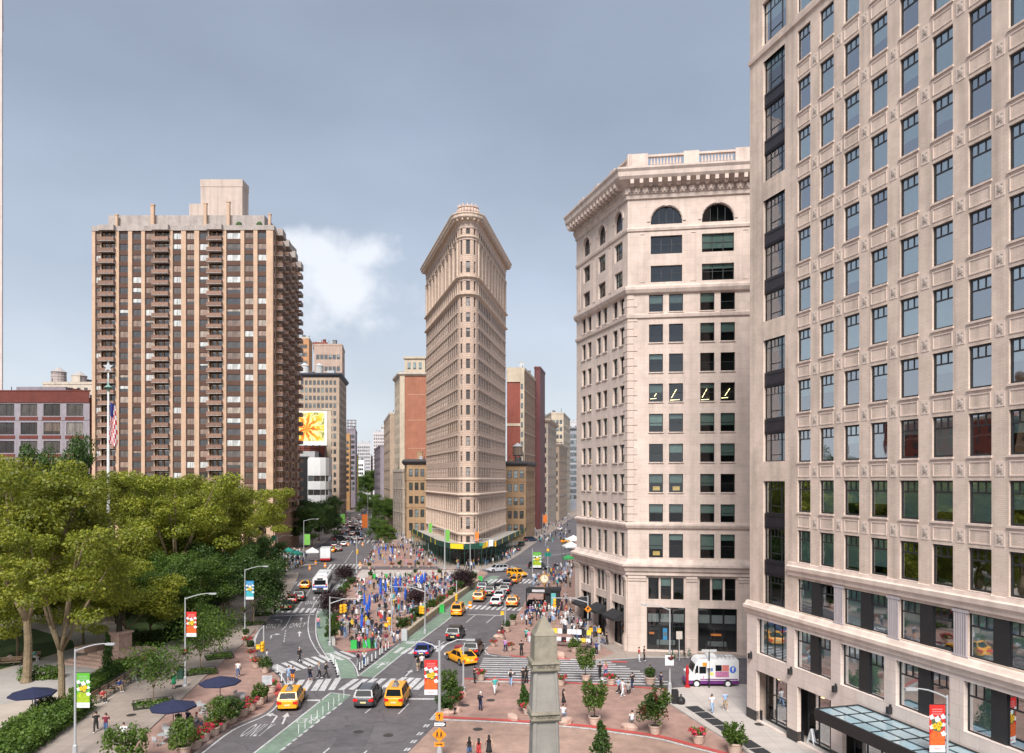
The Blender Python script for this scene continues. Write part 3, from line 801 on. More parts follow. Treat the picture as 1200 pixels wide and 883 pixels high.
# ================================================= the big limestone block on the right
def right_block():
 C=(20.9,67.5);D=(.268,-.963);L=44.0
 E=(C[0]+D[0]*L,C[1]+D[1]*L)
 root=thing('limestone_block','tall beige limestone block filling the right edge with black framed windows','building',C)
 f=Face(root,C,E)
 cols=[6.71+2.69*k for k in range(14)];ww=1.58
 rows=[(20.93+3.96*k-2.52,20.93+3.96*k) for k in range(-1,10)]
 bays=[(20.9-.05,10.45),(32.8,22.5),(44.7,34.4),(56.55,46.3)]
 mb=MB();bands=[]
 wins=[]
 # ground floor and the two tall storeys with grouped windows
 groups=[(6.7+5.38*k,11.05+5.38*k) for k in range(7)]
 bands.append((0,5.0,[(1.4,5.75,0.25,4.55),(7.05,11.05,.25,4.6)] + [(a+.2,b,.25,4.6) for a,b in groups[1:]]))
 bands.append((5.0,9.55,[(1.5,5.7,6.05,9.05)] + [(a,b,6.05,9.05) for a,b in groups]))
 bands.append((10.35,13.3,[(2.02,5.05,10.45,13.3)] + [(a,b,10.5,13.1) for a,b in groups]))
 def top_list(z0,z1):return []
 # upper storeys: windows per row, the glazed bay runs through three storeys
 zc=14.35
 bands.append((13.3,14.35,[(2.02,5.05,13.3,14.35)]))
 edges=sorted(set([14.35] + [r[1]+.7 for r in rows] + [20.85,22.5,32.8,34.4,44.7,46.3,56.55,57.4]))
 for i in range(len(edges)-1):
  z0,z1=edges[i],edges[i+1]
  ws=[]
  for t,bt in bays:
   if bt-.01 <= z0 and z1 <= t+.01:ws.append((2.02,5.05,z0,z1))
  # windows clipped by band
  for a0,a1 in rows:
   lo,hi=max(a0,z0),min(a1,z1)
   if hi > lo+.01:ws += [(u,u+ww,lo,hi) for u in cols if u+ww < L]
  bands.append((z0,z1,sorted(ws)))
 bands.append((57.4,62,[(1.9,5.2,58.0,61.6)] + [(a,b,58.0,60.8) for a,b in groups]))
 bands.append((62,66,[]))
 # merge: emit walls by band, but skip the reveals that would close a window at a band seam
 facade_split(mb,f.W,[b for b in bands if b[0] > 9.6],.26)
 f.build(mb,'wall',[M['lime']])
 low=MB();lowb=[b for b in bands if b[1] <= 9.6]
 # lower storeys in ashlar, a hand proud of the brick above
 fl=Face(root,C,E)
 mb2=MB();facade_split(mb2,f.W,lowb,.35)
 for i in range(len(mb2.v)):mb2.v[i]=(mb2.v[i][0]-.15,mb2.v[i][1]-.18,mb2.v[i][2])
 mb2.box(-.15,-.145,-.18,.3,0,9.55)
 f.build(mb2,'lower_wall',[M['lime_plain']])
 tr=MB()
 p=[(-.0,0),(f.W,0)]
 def course(prof,u0=-.25):tr=MB();tr.sweep([(u0,0),(f.W,0)],prof);f.build(tr,'stone_course',[M['lime_trim']])
 course([(0,9.35),(.3,9.4),(.34,9.65),(.48,9.8),(.48,10.05),(.3,10.1),(.16,10.35),(0,10.4)],-.35)
 course([(0,13.3),(.14,13.33),(.16,13.62),(.3,13.75),(.32,14.05),(.14,14.12),(.1,14.35),(0,14.37)],5.6)
 course([(0,57.2),(.16,57.25),(.2,57.6),(0,57.7)],0)
 course([(0,65),(.6,65.3),(.9,66),(0,66.01)],-.9)
 # windows
 for a0,a1 in rows:
  for i,u in enumerate(cols):
   if u+ww > L-.3:continue
   k=round((a1-20.93)/3.96)
   if k >= 3:bl=random.choice((.0,.3,1,1,1,.6))
   elif k in (1,2):bl=random.choice((0,.0,.4,1,.5))
   elif k == 0:bl=.0 if i == 0 else random.choice((1,.75,.65,.6))
   else:bl=random.choice((0,1,1,.9,0,.8))
   o=window(f,u,a0,ww,a1-a0,'tri',blind=bl,fw=.12,y=.13)
   if (i,k) in ((7,5),(8,5)):
    g=MB();g.sphere((ww*.5,.45,1.2),.17,8,6);kid('lamp',g.mesh('lamp',[M['lamp_glow']]),o)
 # sills, spandrel panels with carved blocks on the piers
 sill=MB();sill.box(-.06,ww+.06,-.09,.22,-.13,-.002);sill_me=sill.mesh('sill',[M['lime_trim']])
 pan=MB()
 pan.box(0,1.5,-.035,-.0,0,.07);pan.box(0,1.5,-.035,-.0,.82,.89);pan.box(0,.07,-.035,0,.07,.82);pan.box(1.43,1.5,-.035,0,.07,.82)
 pan_me=pan.mesh('spandrel_panel',[M['lime_trim']])
 med=MB()
 med.box(0,.62,-.025,0,0,.86)
 med.sphere((.31,-.025,.43),.2,8,6,1,(1,.28,1));med.sphere((.18,-.025,.65),.09,6,4,1,(1,.28,1));med.sphere((.44,-.025,.2),.09,6,4,1,(1,.28,1));med.sphere((.43,-.025,.67),.07,6,4,1,(1,.28,1));med.sphere((.17,-.025,.22),.08,6,4,1,(1,.28,1))
 med_me=med.mesh('carved_block',[M['lime_trim'],M['carved']])
 for k,(a0,a1) in enumerate(rows):
  for i,u in enumerate(cols):
   if u+ww > L-1:continue
   f.put('sill',sill_me,u,a0)
   if k > 0:
    f.put('spandrel_panel',pan_me,u+.04,a0-1.2)
    if i < 12:f.put('carved_block',med_me,u+ww+.25,a0-1.22)
 # three-storey glazed bays with dark spandrels between the floors
 for t,bt in bays:
  n=3
  for s in range(3):
   z1=t-s*3.96;z0=z1-2.72 if s < 2 else bt
   window(f,2.02,z0,3.03,z1-z0-.02,'bay',blind=random.choice((0,0,0,.4)),pm=pane_clear('bay_glass',(.55,.75,.72),.2),bm=M['blind_dark'])
   if s < 2:
    sp=MB();sp.box(0,3.03,.12,.4,0,1.22);sp.box(.1,2.93,.07,.12,.15,.2);sp.box(.1,2.93,.07,.12,1.0,1.05)
    f.put('spandrel',sp.mesh('spandrel',[M['purple_metal']]),2.02,z0-1.235)
 for a,b in groups:
  if b > L:continue
  for z0,z1,pr in ((6.05,9.05,-.15),(10.5,13.1,0),(58.0,60.8,0)):
   for u in (a,b-1.66):
    window(f,u+pr,z0,1.66,z1-z0,'tri',blind=random.choice((0,.9,1,1,.8)),y=.12)
   q=MB();q.box(0,b-a-3.32,.05,.4,0,z1-z0-.01)
   f.put('dark_panel',q.mesh('dark_panel',[M['frame_black']]),a+1.66+pr,z0)
  fl_=MB()
  for k in range(6):fl_.box(.05+k*.165,.05+k*.165+.1,-.08,.0,0,2.55)
  fl_.box(-.06,1.1,-.1,.0,2.552,2.72);fl_.box(-.06,1.1,-.1,0,-.1,-.002)
  f.put('pilaster',fl_.mesh('pilaster',[M['pier_lilac']]),b+.0,10.5)
 window(f,1.35,6.05,4.2,3.0,'four',blind=1,y=.12);window(f,1.9,58.0,3.3,3.6,'bay',blind=.5)
 # shopfronts, black plinths, wall lamps
 shop=MB();
 for (u0,u1) in [(1.25,5.6),(6.9,10.9)] + [(a+.05,b-.15) for a,b in groups[1:]]:
  o=f.put('shopfront',win_mesh(u1-u0,4.3,'three',M['frame_black'],.8),u0,.25)
  kid('pane',pane_mesh(u1-u0,4.3,M['clear'],.86),o)
  g=MB();g.box(.3,u1-u0-.4,1.6,1.9,0,2.2,0);g.box(.8,1.3,1.2,1.5,0,1.7,1);g.box(u1-u0-1.3,u1-u0-.7,1.3,1.5,.9,1.9,2);g.box(.9,1.2,1.3,1.6,3.6,3.65,3);g.box(2.4,2.7,1.3,1.6,3.6,3.65,3)
  kid('window_display',g.mesh('window_display',[mat('display_dark',(.12,.08,.06),.7,var=.5,scale=2),mat('display_poster',(.5,.55,.68),.6,var=.3,scale=2),mat('display_yellow',(.75,.5,.08),.6),M['lamp_glow']]),o)
  if u0 > 11:break
 pl=MB()
 for u0,u1 in ((-.2,1.25),(5.6,6.9),(10.9,12.1)):pl=MB();pl.box(u0,u1,-.22,.45,0,1.0);f.build(pl,'plinth',[mat('black_granite',(.02,.02,.022),.25,var=.2)])
 lm=MB();lm.box(-.12,.12,-.5,-.18,0,.45);lm.box(-.05,.05,-.3,-.1,.45,.6)
 lm_me=lm.mesh('wall_lamp',[M['frame_black']])
 for u in (.55,6.2,11.5,16.9):f.put('wall_lamp',lm_me,u,5.4)
 # body behind, roof, and the plain side on the cross street
 back=[(45,64.2),(70,60),(70,18)]
 core=MB()
 ins=1.35
 A=(C[0]+ins*.963+.3,C[1]+ins*.268-.5);B_=(E[0]+ins*.963,E[1]+ins*.268)
 core.prism(local(root,[A,B_,(70,18),(70,59)]),.2,65.5,0)
 core.build('interior',[M['core']],root)
 side=MB();fs=Face(root,(66,60.6),C)
 sb=[]
 sw=[(3.2*k+2,3.2*k+3.6) for k in range(13)]
 sb.append((0,14.3,[]))
 for a0,a1 in rows:sb.append((a0-.7 if a0 > 15 else 14.3,a0+3.26 if a0 > 15 else 17.71,[(u0,u1,a0,a1) for u0,u1 in sw]))
 sb=[(sb[0][0],sb[0][1],[])] + [(max(z0,14.3),z1,w) for z0,z1,w in sb[1:]]
 sb.append((sb[-1][1],66,[]))
 facade_split(side,fs.W,sb,.26)
 fs.build(side,'side_wall',[M['lime']])
 for a0,a1 in rows:
  for u0,u1 in sw:
   fs.put('window',solid_win(u1-u0,a1-a0,'hung',M['frame_black'],PANE_DARK),u0,a0)
 rf=MB();rf.poly([(*q,65.6) for q in local(root,[C,E,(70,18),(70,60)])]);rf.build('roof',[M['core']],root)
 # glass canopy over the entrance
 cn=MB();u0,u1,e=13.8,27.5,3.8
 cn.box(u0,u1,-e,-e+.15,4.35,5.15);cn.box(u0,u0+.15,-e+.15,-.2,4.35,5.15);cn.box(u1-.15,u1,-e+.15,-.2,4.35,5.15);cn.box(u0+.15,u1-.15,-.35,-.19,4.6,5.16)
 for k in range(1,8):cn.box(u0+k*1.71-.04,u0+k*1.71+.04,-e+.15,-.35,4.95,5.12)
 for k in (1,2):cn.box(u0+.15,u1-.15,-e+k*1.2,-e+k*1.2+.06,4.94,5.105)
 f.build(cn,'canopy',[M['frame_black']])
 gm=mat('canopy_glass',(.34,.47,.52),.16,var=.12,scale=.6,coat=.6)
 for k in range(8):
  for j in range(3):
   g=MB();g.box(.05,1.62 if k < 7 else 1.5,.03,1.1 if j < 2 else .95,0,.03)
   f.put('canopy_pane',g.mesh('canopy_pane',[gm]),u0+k*1.71+.03,5.06,-e+.18+j*1.2)
 return root
def facade_split(mb,W,bands,rec,m=0):
 """facade() whose openings may continue from band to band: no reveal where an opening touches its band's edge"""
 for z0,z1,ws in bands:
  cur=0
  for w in ws:
   u0,u1,a0,a1=w[:4]
   if u0 > cur+1e-4:mb.quad((cur,0,z0),(u0,0,z0),(u0,0,z1),(cur,0,z1),m)
   if a0 > z0+1e-3:
    mb.quad((u0,0,z0),(u1,0,z0),(u1,0,a0),(u0,0,a0),m)
    mb.quad((u0,0,a0),(u1,0,a0),(u1,rec,a0),(u0,rec,a0),m)
   if a1 < z1-1e-3:
    mb.quad((u0,0,a1),(u1,0,a1),(u1,0,z1),(u0,0,z1),m)
    mb.quad((u0,rec,a1),(u1,rec,a1),(u1,0,a1),(u0,0,a1),m)
   mb.quad((u0,rec,a0),(u0,rec,a1),(u0,0,a1),(u0,0,a0),m)
   mb.quad((u1,0,a0),(u1,0,a1),(u1,rec,a1),(u1,rec,a0),m)
   cur=u1
  if cur < W-1e-4:mb.quad((cur,0,z0),(W,0,z0),(W,0,z1),(cur,0,z1),m)
PANE_DARK=pane_far('pane_dark',[(.03,.033,.035),(.05,.06,.06),(.02,.02,.022),(.12,.14,.14),(.04,.035,.03),(.22,.27,.26)],.12)
PANE_FLAT=pane_far('pane_cityview',[(.035,.035,.04),(.07,.065,.06),(.16,.12,.10),(.03,.03,.03),(.24,.22,.2),(.09,.08,.075)],.12)
right_block()
# ================================================= corner office building, centre right
def corner_office():
 A=(14.1,93.6)
 Lp=(14.1-.286*17.0,93.6+.958*17.0)
 Rp=(14.1+.988*22.0,93.6-.152*22.0)
 root=thing('corner_office_building','pale stone corner office building with arched top windows and balustrade, right of centre','building',A)
 ST,TR=masonry('office_stone',(.65,.525,.455),(.61,.49,.42),(.45,.37,.32),1.5,.9,.012,var=.16,bump=.2,streak=.22),mat('office_trim',(.63,.51,.445),.85,var=.16,scale=.7,bump=.3,bscale=12,streak=.25)
 front,left=Face(root,A,Rp),Face(root,Lp,A)
 rows=[(37.6,39.8),(34.0,36.2),(30.4,32.6),(26.75,28.95),(23.1,25.3),(19.45,21.65),(15.85,18.0)]
 fb=[(2.56,6.6),(8.62,12.66),(14.7,18.74)]
 lb=[(17-4.44,17-.95),(17-9.7,17-6.2),(17-15.0,17-11.5)];lb=sorted(lb)
 for f,bays,w in ((front,fb,1.66),(left,lb,1.42)):
  wins=[u for a,b in bays for u in (a,b-w)]
  wide=[(a+.2,b-.1) for a,b in bays] if f is front else [(a+.55,b-.55) for a,b in bays]
  bd=[(0,5.75,[(a-.25,b+.25,.3,5.5) for a,b in bays]),
              (5.75,9.4,[(a-.2,b+.2,6.45,9.1) for a,b in bays]),
              (9.4,10.6,[]),(10.6,15.0,[(u,u+w,11.5,14.4) for u in wins]),(15.0,15.7,[])]
  z=15.7
  for a0,a1 in rows[::-1]:
   bd.append((z,a1+.75,[(u,u+w,a0,a1) for u in wins]));z=a1+.75
  bd.append((z,43.5,[(u,u+w,41.3,43.4) for u in wins]))
  bd.append((43.5,44.6,[]))
  bd.append((44.6,47.6,[(a,b,44.9,46.9) for a,b in wide]));bd.append((47.6,51.2,[(a,b,48.3,50.5) for a,b in wide]))
  bd.append((51.2,55.2,[(a,b,51.9,51.9+(2.2 if f is front else 2.5),True) for a,b in wide]))
  bd.append((55.2,58.2,[]))
  mb=MB()
  for z0,z1,ws in bd:
   if ws and len(ws[0]) > 4:facade(mb,f.W,[(z0,z1,[(q[0],q[1],q[2],max(q[3],q[2]+(q[1]-q[0])/2+.15),True) for q in ws])],.4)
   else:facade_split(mb,f.W,[(z0,z1,ws)],.4)
  f.build(mb,'wall',[ST])
  for a0,a1 in rows + [(41.3,43.4),(11.5,14.4)]:
   for u in wins:
    lower=a0 < 30
    o=window(f,u,a0,w,a1-a0,'hung',pm=M['clear_far'],blind=random.choice((.5,.6,.45,0,.3) if lower else (0,0,.3,.5,0)),bm=M['blind_dark'],y=.3)
    if 30 < a0 < 33:
     g=MB();q_=rnd(0,.3);g.tube((w*(.15+q_),1.05,.5+q_),(w*(.5+q_),1.2,1.6),.035,n=4);g.tube((w*.1,.9,.2+q_),(w*rnd(.5,.8),.9,.25+q_),.03,n=4)
     kid('strip_light',g.mesh('strip_light',[M['office_glow']]),o)
    elif lower and random.random() < .28:
     g=MB();g.box(w*.3,w*.8,1.0,1.1,.2,.7);kid('lit_wall',g.mesh('lit_wall',[mat('lit_wall',(.8,.5,.15),.7,var=.4,scale=2,emit=.35)]),o)
  for a,b in wide:
   for z0,h in ((44.9,2.0),(48.3,2.2)):window(f,a,z0,b-a,h,'three',pm=M['clear_far'],blind=random.choice((0,.3,.4,.8)),bm=M['blind_dark'],y=.3)
   hh=max(2.2 if f is front else 2.5,(b-a)/2+.15)
   window(f,a,51.9,b-a,hh,'arch',pm=M['clear_far'],y=.3)
  for a,b in bays:
   ww_=(b-a+.4)
   for k in range(3):window(f,a-.2+k*ww_/3+.12,6.45,ww_/3-.24,2.65,'hung',pm=M['clear_far'],blind=random.choice((0,.4,.5)),bm=M['blind_dark'],y=.3)
   mu=MB()
   for k in range(4):mu.box(-.12+k*ww_/3,.12+k*ww_/3,.1,.45,0,2.65)
   f.put('stone_mullion',mu.mesh('stone_mullion',[TR]),a-.2,6.45)
   # dark shopfront with a pale transom strip
   sw_=b-a+.5
   o=f.put('shopfront',win_mesh(sw_,5.2,'three',M['frame_black'],.5),a-.25,.3)
   kid('pane',pane_mesh(sw_,5.2,M['clear_far'],.57),o)
   g=MB()
   for k in range(3):g.box(.15+k*sw_/3,sw_/3*(k+1)-.1,.75,.8,3.3,4.3,0)
   e_=0 if f is front and a < 5 else 1.2;g.box(.3+e_,.9+e_*1.6,.9,1.0,1.75,2.0,1)
   if not e_:g.box(1.95,2.45,.9,1.0,1.1,2.5,2);g.box(2.0,2.4,.88,.9,1.6,2.0,0)
   g.box(1.2,3.4,.85,.9,.5,1.1,0)
   for k in range(6):x_=rnd(.3,sw_-.6);g.box(x_,x_+rnd(.15,.5),1.1,1.4,0,rnd(.6,2.6),3)
   kid('window_display',g.mesh('window_display',[mat('frosted_transom',(.55,.54,.53),.6),mat('sign_amber',(.9,.25,.05),.5,emit=.25),mat('screen_blue',(.04,.30,.6),.4,emit=.35),mat('shop_goods',(.10,.075,.06),.7,var=.6,scale=3)]),o)
  if f is left:
   for a,b in bays:
    aw=MB();aw.poly([(0,0,4.6),(b-a,0,4.6),(b-a,-1.5,3.9),(0,-1.5,3.9)]);aw.poly([(0,-1.5,3.9),(b-a,-1.5,3.9),(b-a,-1.5,3.6),(0,-1.5,3.6)]);aw.poly([(0,0,4.6),(0,-1.5,3.9),(0,-1.5,3.6),(0,0,3.6)]);aw.poly([(b-a,0,4.6),(b-a,-1.5,3.9),(b-a,-1.5,3.6),(b-a,0,3.6)])
    f.put('awning',aw.mesh('awning',[mat('awning_black',(.02,.02,.022),.8)]),a,0,-.02)
  # sunk panels between windows, quoins at the corner
  pa=MB()
  for a,b in bays:
   for z0,z1 in ((44.9,50.8),):
    for uu in (a-1.15,):
     if uu > .3:pa.box(uu,uu+.08,-.06,0,z0,z1);pa.box(uu+.6,uu+.68,-.06,0,z0,z1);pa.box(uu+.08,uu+.6,-.06,0,z1-.08,z1);pa.box(uu+.08,uu+.6,-.06,0,z0,z0+.08)
   ah=2.2 if f is front else 2.5
  for a,b in wide:
   r=(b-a)/2;hh=max(2.2 if f is front else 2.5,r+.15);sp=51.9+hh-r;cx=(a+b)/2
   for q in range(12):
    t0,t1=math.pi*q/12,math.pi*(q+1)/12
    P=[(cx-rr*math.cos(t),sp+rr*math.sin(t)) for rr,t in ((r+.08,t0),(r+.08,t1),(r+.42,t1),(r+.42,t0))]
    pa.quad(*[(x,-.1,zz) for x,zz in P]);pa.quad((P[2][0],-.1,P[2][1]),(P[3][0],-.1,P[3][1]),(P[3][0],0,P[3][1]),(P[2][0],0,P[2][1]));pa.quad((P[0][0],-.1,P[0][1]),(P[1][0],-.1,P[1][1]),(P[1][0],0,P[1][1]),(P[0][0],0,P[0][1]))
   pa.box(cx-.22,cx+.22,-.2,0,sp+r-.05,sp+r+.62)
  stuff(f.build(pa,'stone_moulding',[TR]))
  qm={}
  for wq in (1.15,.75):q=MB();q.box(0,wq,-.07,0,0,.82);qm[wq]=q.mesh('quoin',[ST])
  for k in range(31):
   wq=1.15 if k % 2 else .75
   f.put('quoin',qm[wq],0 if f is front else f.W-wq,15.9+k*.9)
  # sills
  s_=MB();s_.box(-.08,w+.08,-.12,.3,-.14,-.002);sm=s_.mesh('sill',[TR])
  for a0,a1 in rows + [(41.3,43.4)]:
   for u in wins:f.put('sill',sm,u,a0)
  # colossal pilasters at street level
  for k in range(len(bays)+1):
   pi=MB()
   u0=0 if k == 0 else bays[k-1][1]+.35;u1=bays[k][0]-.35 if k < len(bays) else f.W
   if u1-u0 < .3:continue
   pi.box(u0,u1,-.22,0,2.2,8.7);pi.box(u0-.0,u1+.0,-.42,0,0,1.9);pi.box(u0,u1,-.32,0,1.901,2.199);pi.box(u0,u1,-.34,0,8.701,9.0);pi.box(u0,u1,-.42,0,9.002,9.3)
   f.build(pi,'pilaster',[ST])
 path=[Lp,A,Rp];lp=local(root,path)
 t=MB();t.sweep(lp,[(0,9.3),(.35,9.4),(.35,9.75),(.55,9.9),(.7,10.35),(.95,10.5),(.95,10.75),(.3,10.95),(.1,11.3),(0,11.32)]);t.build('stone_course',[TR],root)
 t=MB();t.sweep(lp,[(0,14.95),(.25,15.1),(.4,15.4),(.4,15.6),(0,15.75)]);t.build('stone_course',[TR],root)
 t=MB();t.sweep(lp,[(0,40.5),(.2,40.6),(.25,40.95),(0,41.1)]);t.build('stone_course',[TR],root)
 t=MB();t.sweep(lp,[(0,43.4),(.3,43.6),(.5,44.0),(.5,44.3),(.15,44.45),(0,44.6)]);t.build('stone_course',[TR],root)
 t=MB();t.sweep(lp,[(0,51.1),(.14,51.15),(.2,51.45),(.1,51.55),(0,51.6)]);t.build('stone_course',[TR],root)
 c=MB()
 c.sweep(lp,[(0,54.95),(.2,55.05),(.25,55.5),(.4,55.6),(.45,56.35),(.6,56.45),(1.55,57.0),(1.75,57.3),(1.8,57.8),(2.0,58.1),(2.0,58.3),(.2,58.5),(0,58.5)])
 c.build('cornice',[TR],root)
 for f in (front,left):
  mo=MB();de=MB()
  n=int(f.W/1.05)
  for k in range(n):
   u=(k+.3)*f.W/n
   mo.box(u,u+.42,-1.6,-.45,56.45,56.95);mo.box(u,u+.42,-1.35,-.45,56.25,56.449)
  for k in range(int(f.W/.42)):de.box(k*.42+.08,k*.42+.3,-.55,-.4,55.75,56.2)
  stuff(f.build(mo,'cornice_bracket',[TR]));stuff(f.build(de,'dentil_row',[TR]))
  # balustrade with turned balusters
  bays=fb if f is front else lb
  for u0,u1 in [(0 if k == 0 else bays[k-1][1]+.1,bays[k][0]-.1 if k < len(bays) else f.W) for k in range(len(bays)+1)]:
   ba=MB();ba.box(u0,u1,.25,.95,58.5,60.7);f.build(ba,'parapet_pier',[TR])
  bl=MB();bl.lathe(0,0,[(.13,0),(.13,.12),(.08,.2),(.17,.6),(.1,1.1),(.07,1.3),(.13,1.4),(.13,1.5)],8);bme=bl.mesh('baluster',[TR])
  for a,b in bays:
   n=10 if f is front else 8
   ra=MB();ra.box(a-.1,b+.1,.4,.8,58.5,58.8);ra.box(a-.1,b+.1,.35,.85,60.3,60.55);f.build(ra,'handrail',[TR])
   for k in range(n):f.put('baluster',bme,a+.1+(b-a-.2)*(k+.5)/n,58.8,.6)
 back=[Rp,(Rp[0]+7,Rp[1]+58),(Lp[0]+9,Lp[1]+58)]
 core=MB()
 ins=local(root,[(Lp[0]+.9,Lp[1]+.6),(A[0]+.6,A[1]+1.5),(Rp[0]-.2,Rp[1]+1.3),(Rp[0]+6.5,Rp[1]+57),(Lp[0]+9.5,Lp[1]+57)])
 core.prism(ins,.1,58.4,0);core.build('interior',[M['core']],root)
 bk=MB();l2=local(root,[Rp] + back[1:] + [Lp])
 for i in range(len(l2)-1):
  a,b=l2[i],l2[i+1];bk.quad((*a,0),(*b,0),(*b,60.5),(*a,60.5))
 bk.build('rear_wall',[ST],root)
 rf=MB();rf.poly([(*q,58.52) for q in local(root,[Lp,A,Rp] + back[1:])]);rf.build('roof',[mat('roof_gravel',(.3,.29,.28),.95)],root)
corner_office()
# ================================================= the wedge tower in the centre
def wedge_tower():
 TC=masonry('terracotta',(.62,.465,.37),(.56,.41,.32),(.33,.235,.185),1.1,.48,.035,var=.13,bump=.6,streak=.15)
 TR=mat('terracotta_trim',(.64,.50,.40),.85,var=.18,scale=1.2,bump=.6,bscale=6,streak=.2)
 RL=mat('terracotta_relief',(.54,.41,.345),.9,var=.4,scale=2.2,bump=1.0,bscale=5)
 WF=mat('window_wood',(.13,.075,.05),.6,var=.2)
 WP=pane_far('pane_tower',[(.03,.025,.025),(.06,.045,.04),(.13,.10,.085),(.02,.02,.02),(.30,.28,.27),(.05,.035,.03)],.02)
 BL,BR=(-26.75,239.5),(-1.95,234.7)
 nL,nR=Vector((-.9635,-.2678)),Vector((.988,-.152))
 PL,PR=Vector((-13.4,191.5)),Vector((-8.6,191.5));Rr=2.5
 a1,a2=PL.dot(nL)-Rr,PR.dot(nR)-Rr
 det=nL.x*nR.y-nL.y*nR.x
 c=Vector(((a1*nR.y-a2*nL.y)/det,(nL.x*a2-nR.x*a1)/det))
 t0,t1=math.atan2(nL.y,nL.x) % (2*math.pi),math.atan2(nR.y,nR.x) % (2*math.pi)
 fr=[20,28,16,28,16,28,20];tot=sum(fr);acc=[0]
 for x in fr:acc.append(acc[-1]+x)
 arc=[(c.x+Rr*math.cos(t0+(t1-t0)*q/tot),c.y+Rr*math.sin(t0+(t1-t0)*q/tot)) for q in acc]
 root=thing('wedge_tower','tall narrow wedge shaped stone tower with rounded prow standing alone between two avenues','building',(c.x,c.y))
 T=[66.1-3.825*k for k in range(13)]
 def bands_for(W,us,w,prow=0):
  b=[(0,5.0,[]),(5.0,7.4,[(u,u+w,5.3,6.95) for u in us]),(7.4,12.3,[(u,u+w,8.7,11.6) for u in us]),(12.3,17.2,[(u,u+w,13.0,16.0) for u in us])]
  for k in range(12,-1,-1):
   z0=17.2 if k == 12 else T[k+1]+.82
   b.append((z0,T[k]+.82,[(u,u+w,T[k]-2.3,T[k]) for u in us]))
  b.append((66.92,71.2,[(u,u+w,67.8,70.0) for u in us]))
  if prow:
   b.append((71.2,75.9,[(u,u+w,72.2,75.0) for u in us]));b.append((75.9,81.2,[(u,u+w,76.7,80.3) for u in us]))
  else:
   pit=us[2]-us[0]
   b.append((71.2,81.2,[(us[i]+pit*.12,us[i]+pit*.12+1.75,72.0,80.0,True) for i in range(0,len(us)-1,2)]))
  b.append((81.2,84.7,[(u,u+w,81.7,83.1) for u in us]))
  return b
 faces=[Face(root,BL,arc[0])] + [Face(root,arc[i],arc[i+1]) for i in range(7)] + [Face(root,arc[7],BR)]
 placed=0;cand=[]
 for fi,f in enumerate(faces):
  side=fi in (0,8)
  if side:
   n=18;pit=(f.W-1.6)/n;us=[.8+pit*(k+.5)-.68 for k in range(n)];w=1.36
  else:
   w={2:.62,4:.98,6:.62}.get(fi,0);us=[f.W/2-w/2] if w else []
  bd=bands_for(f.W,us,w,0 if side else 1)
  mb=MB()
  for z0,z1,ws in bd:
   if ws and len(ws[0]) > 4:facade(mb,f.W,[(z0,z1,ws)],.75)
   else:facade_split(mb,f.W,[(z0,z1,ws)],.16 if side else .32)
  f.build(mb,'wall' if side else 'prow_wall',[TC])
  for z0,z1,ws in bd:
   for q in ws:
    if len(q) > 4:
     for zz,hh in ((72.0,3.0),(75.6,2.9)):cand.append((f,q[0],zz,q[1]-q[0],hh,.7,fi,side))
     pb=MB();cand.append((f,q[0],78.6,q[1]-q[0],1.3,.7,fi,side))
    else:cand.append((f,q[0],q[2],q[1]-q[0],q[3]-q[2],.12 if side else .25,fi,side))
  if side:
   # projecting oriel bays, belts of relief and slim pilasters
   mp=MB();us2=us
   for k in range(n+1):
    u=.8+pit*k
    if k % 2 == 0:mp.box(u-.45,u+.45,-.28,0,71.8,80.9);mp.box(u-.6,u+.6,-.35,0,80.3,80.901)
    mp.box(u-.28,u+.28,-.2,0,7.6,12.1);mp.box(u-.28,u+.28,-.2,0,12.7,16.7)
    mp.box(u-.3,u+.3,-.1,0,81.5,83.3)
    mp.box(u-.4,u+.4,-.16,0,67.4,70.4)
   for zz in T[1:11]:
    mp.box(.2,f.W-.2,-.16,0,zz+.3,zz+.62)
   stuff(f.build(mp,'pilaster',[TR]))
   ob=MB()
   for k0 in ():
    u0,u1=us2[k0]-.55,us2[k0+1]+w+.55
    for k in range(2,11):
     z0_,z1_=T[k]-3.0,T[k]+.82
     for (ua,ub) in ((u0,us2[k0]),(us2[k0]+w,us2[k0+1]),(us2[k0+1]+w,u1)):ob.box(ua,ub,-.2,-.001,z0_+.002,z1_-.002)
     ob.box(us2[k0],us2[k0]+w,-.38,-.001,z0_+.003,T[k]-2.3);ob.box(us2[k0+1],us2[k0+1]+w,-.38,-.001,z0_+.003,T[k]-2.3)
     ob.box(us2[k0],us2[k0]+w,-.38,-.001,T[k],z1_-.003);ob.box(us2[k0+1],us2[k0+1]+w,-.38,-.001,T[k],z1_-.003)
   pass
 # windows: the prow's and the nearest of the flanks singly, the farther ones joined
 cand.sort(key=lambda q:(q[7],abs((q[1] - (0 if q[6] == 8 else q[0].W)))))
 rest={}
 for i,(f,u,z,w,h,y,fi,side) in enumerate(cand):
  me=solid_win(w,h,'hung' if w < 1.5 else 'two',WF,WP,y)
  if i < 300:f.put('window',me,u,z)
  else:rest.setdefault(fi,[]).append((f,u,z,w,h,y))
 for fi,L in rest.items():
  for col in range(3):
   mb=MB()
   for j,(f,u,z,w,h,y) in enumerate(L):
    if (j*7+int(z)) % 3 != col:continue
    mb.quad((u,y,z),(u+w,y,z),(u+w,y,z+h),(u,y,z+h),1);mb.box(u,u+w,y-.06,y-.004,z+h*.48,z+h*.53)
   if mb.v:stuff(L[0][0].build(mb,'window_rows',[WF,WP]))
 path=local(root,[BL] + arc + [BR])
 t=MB()
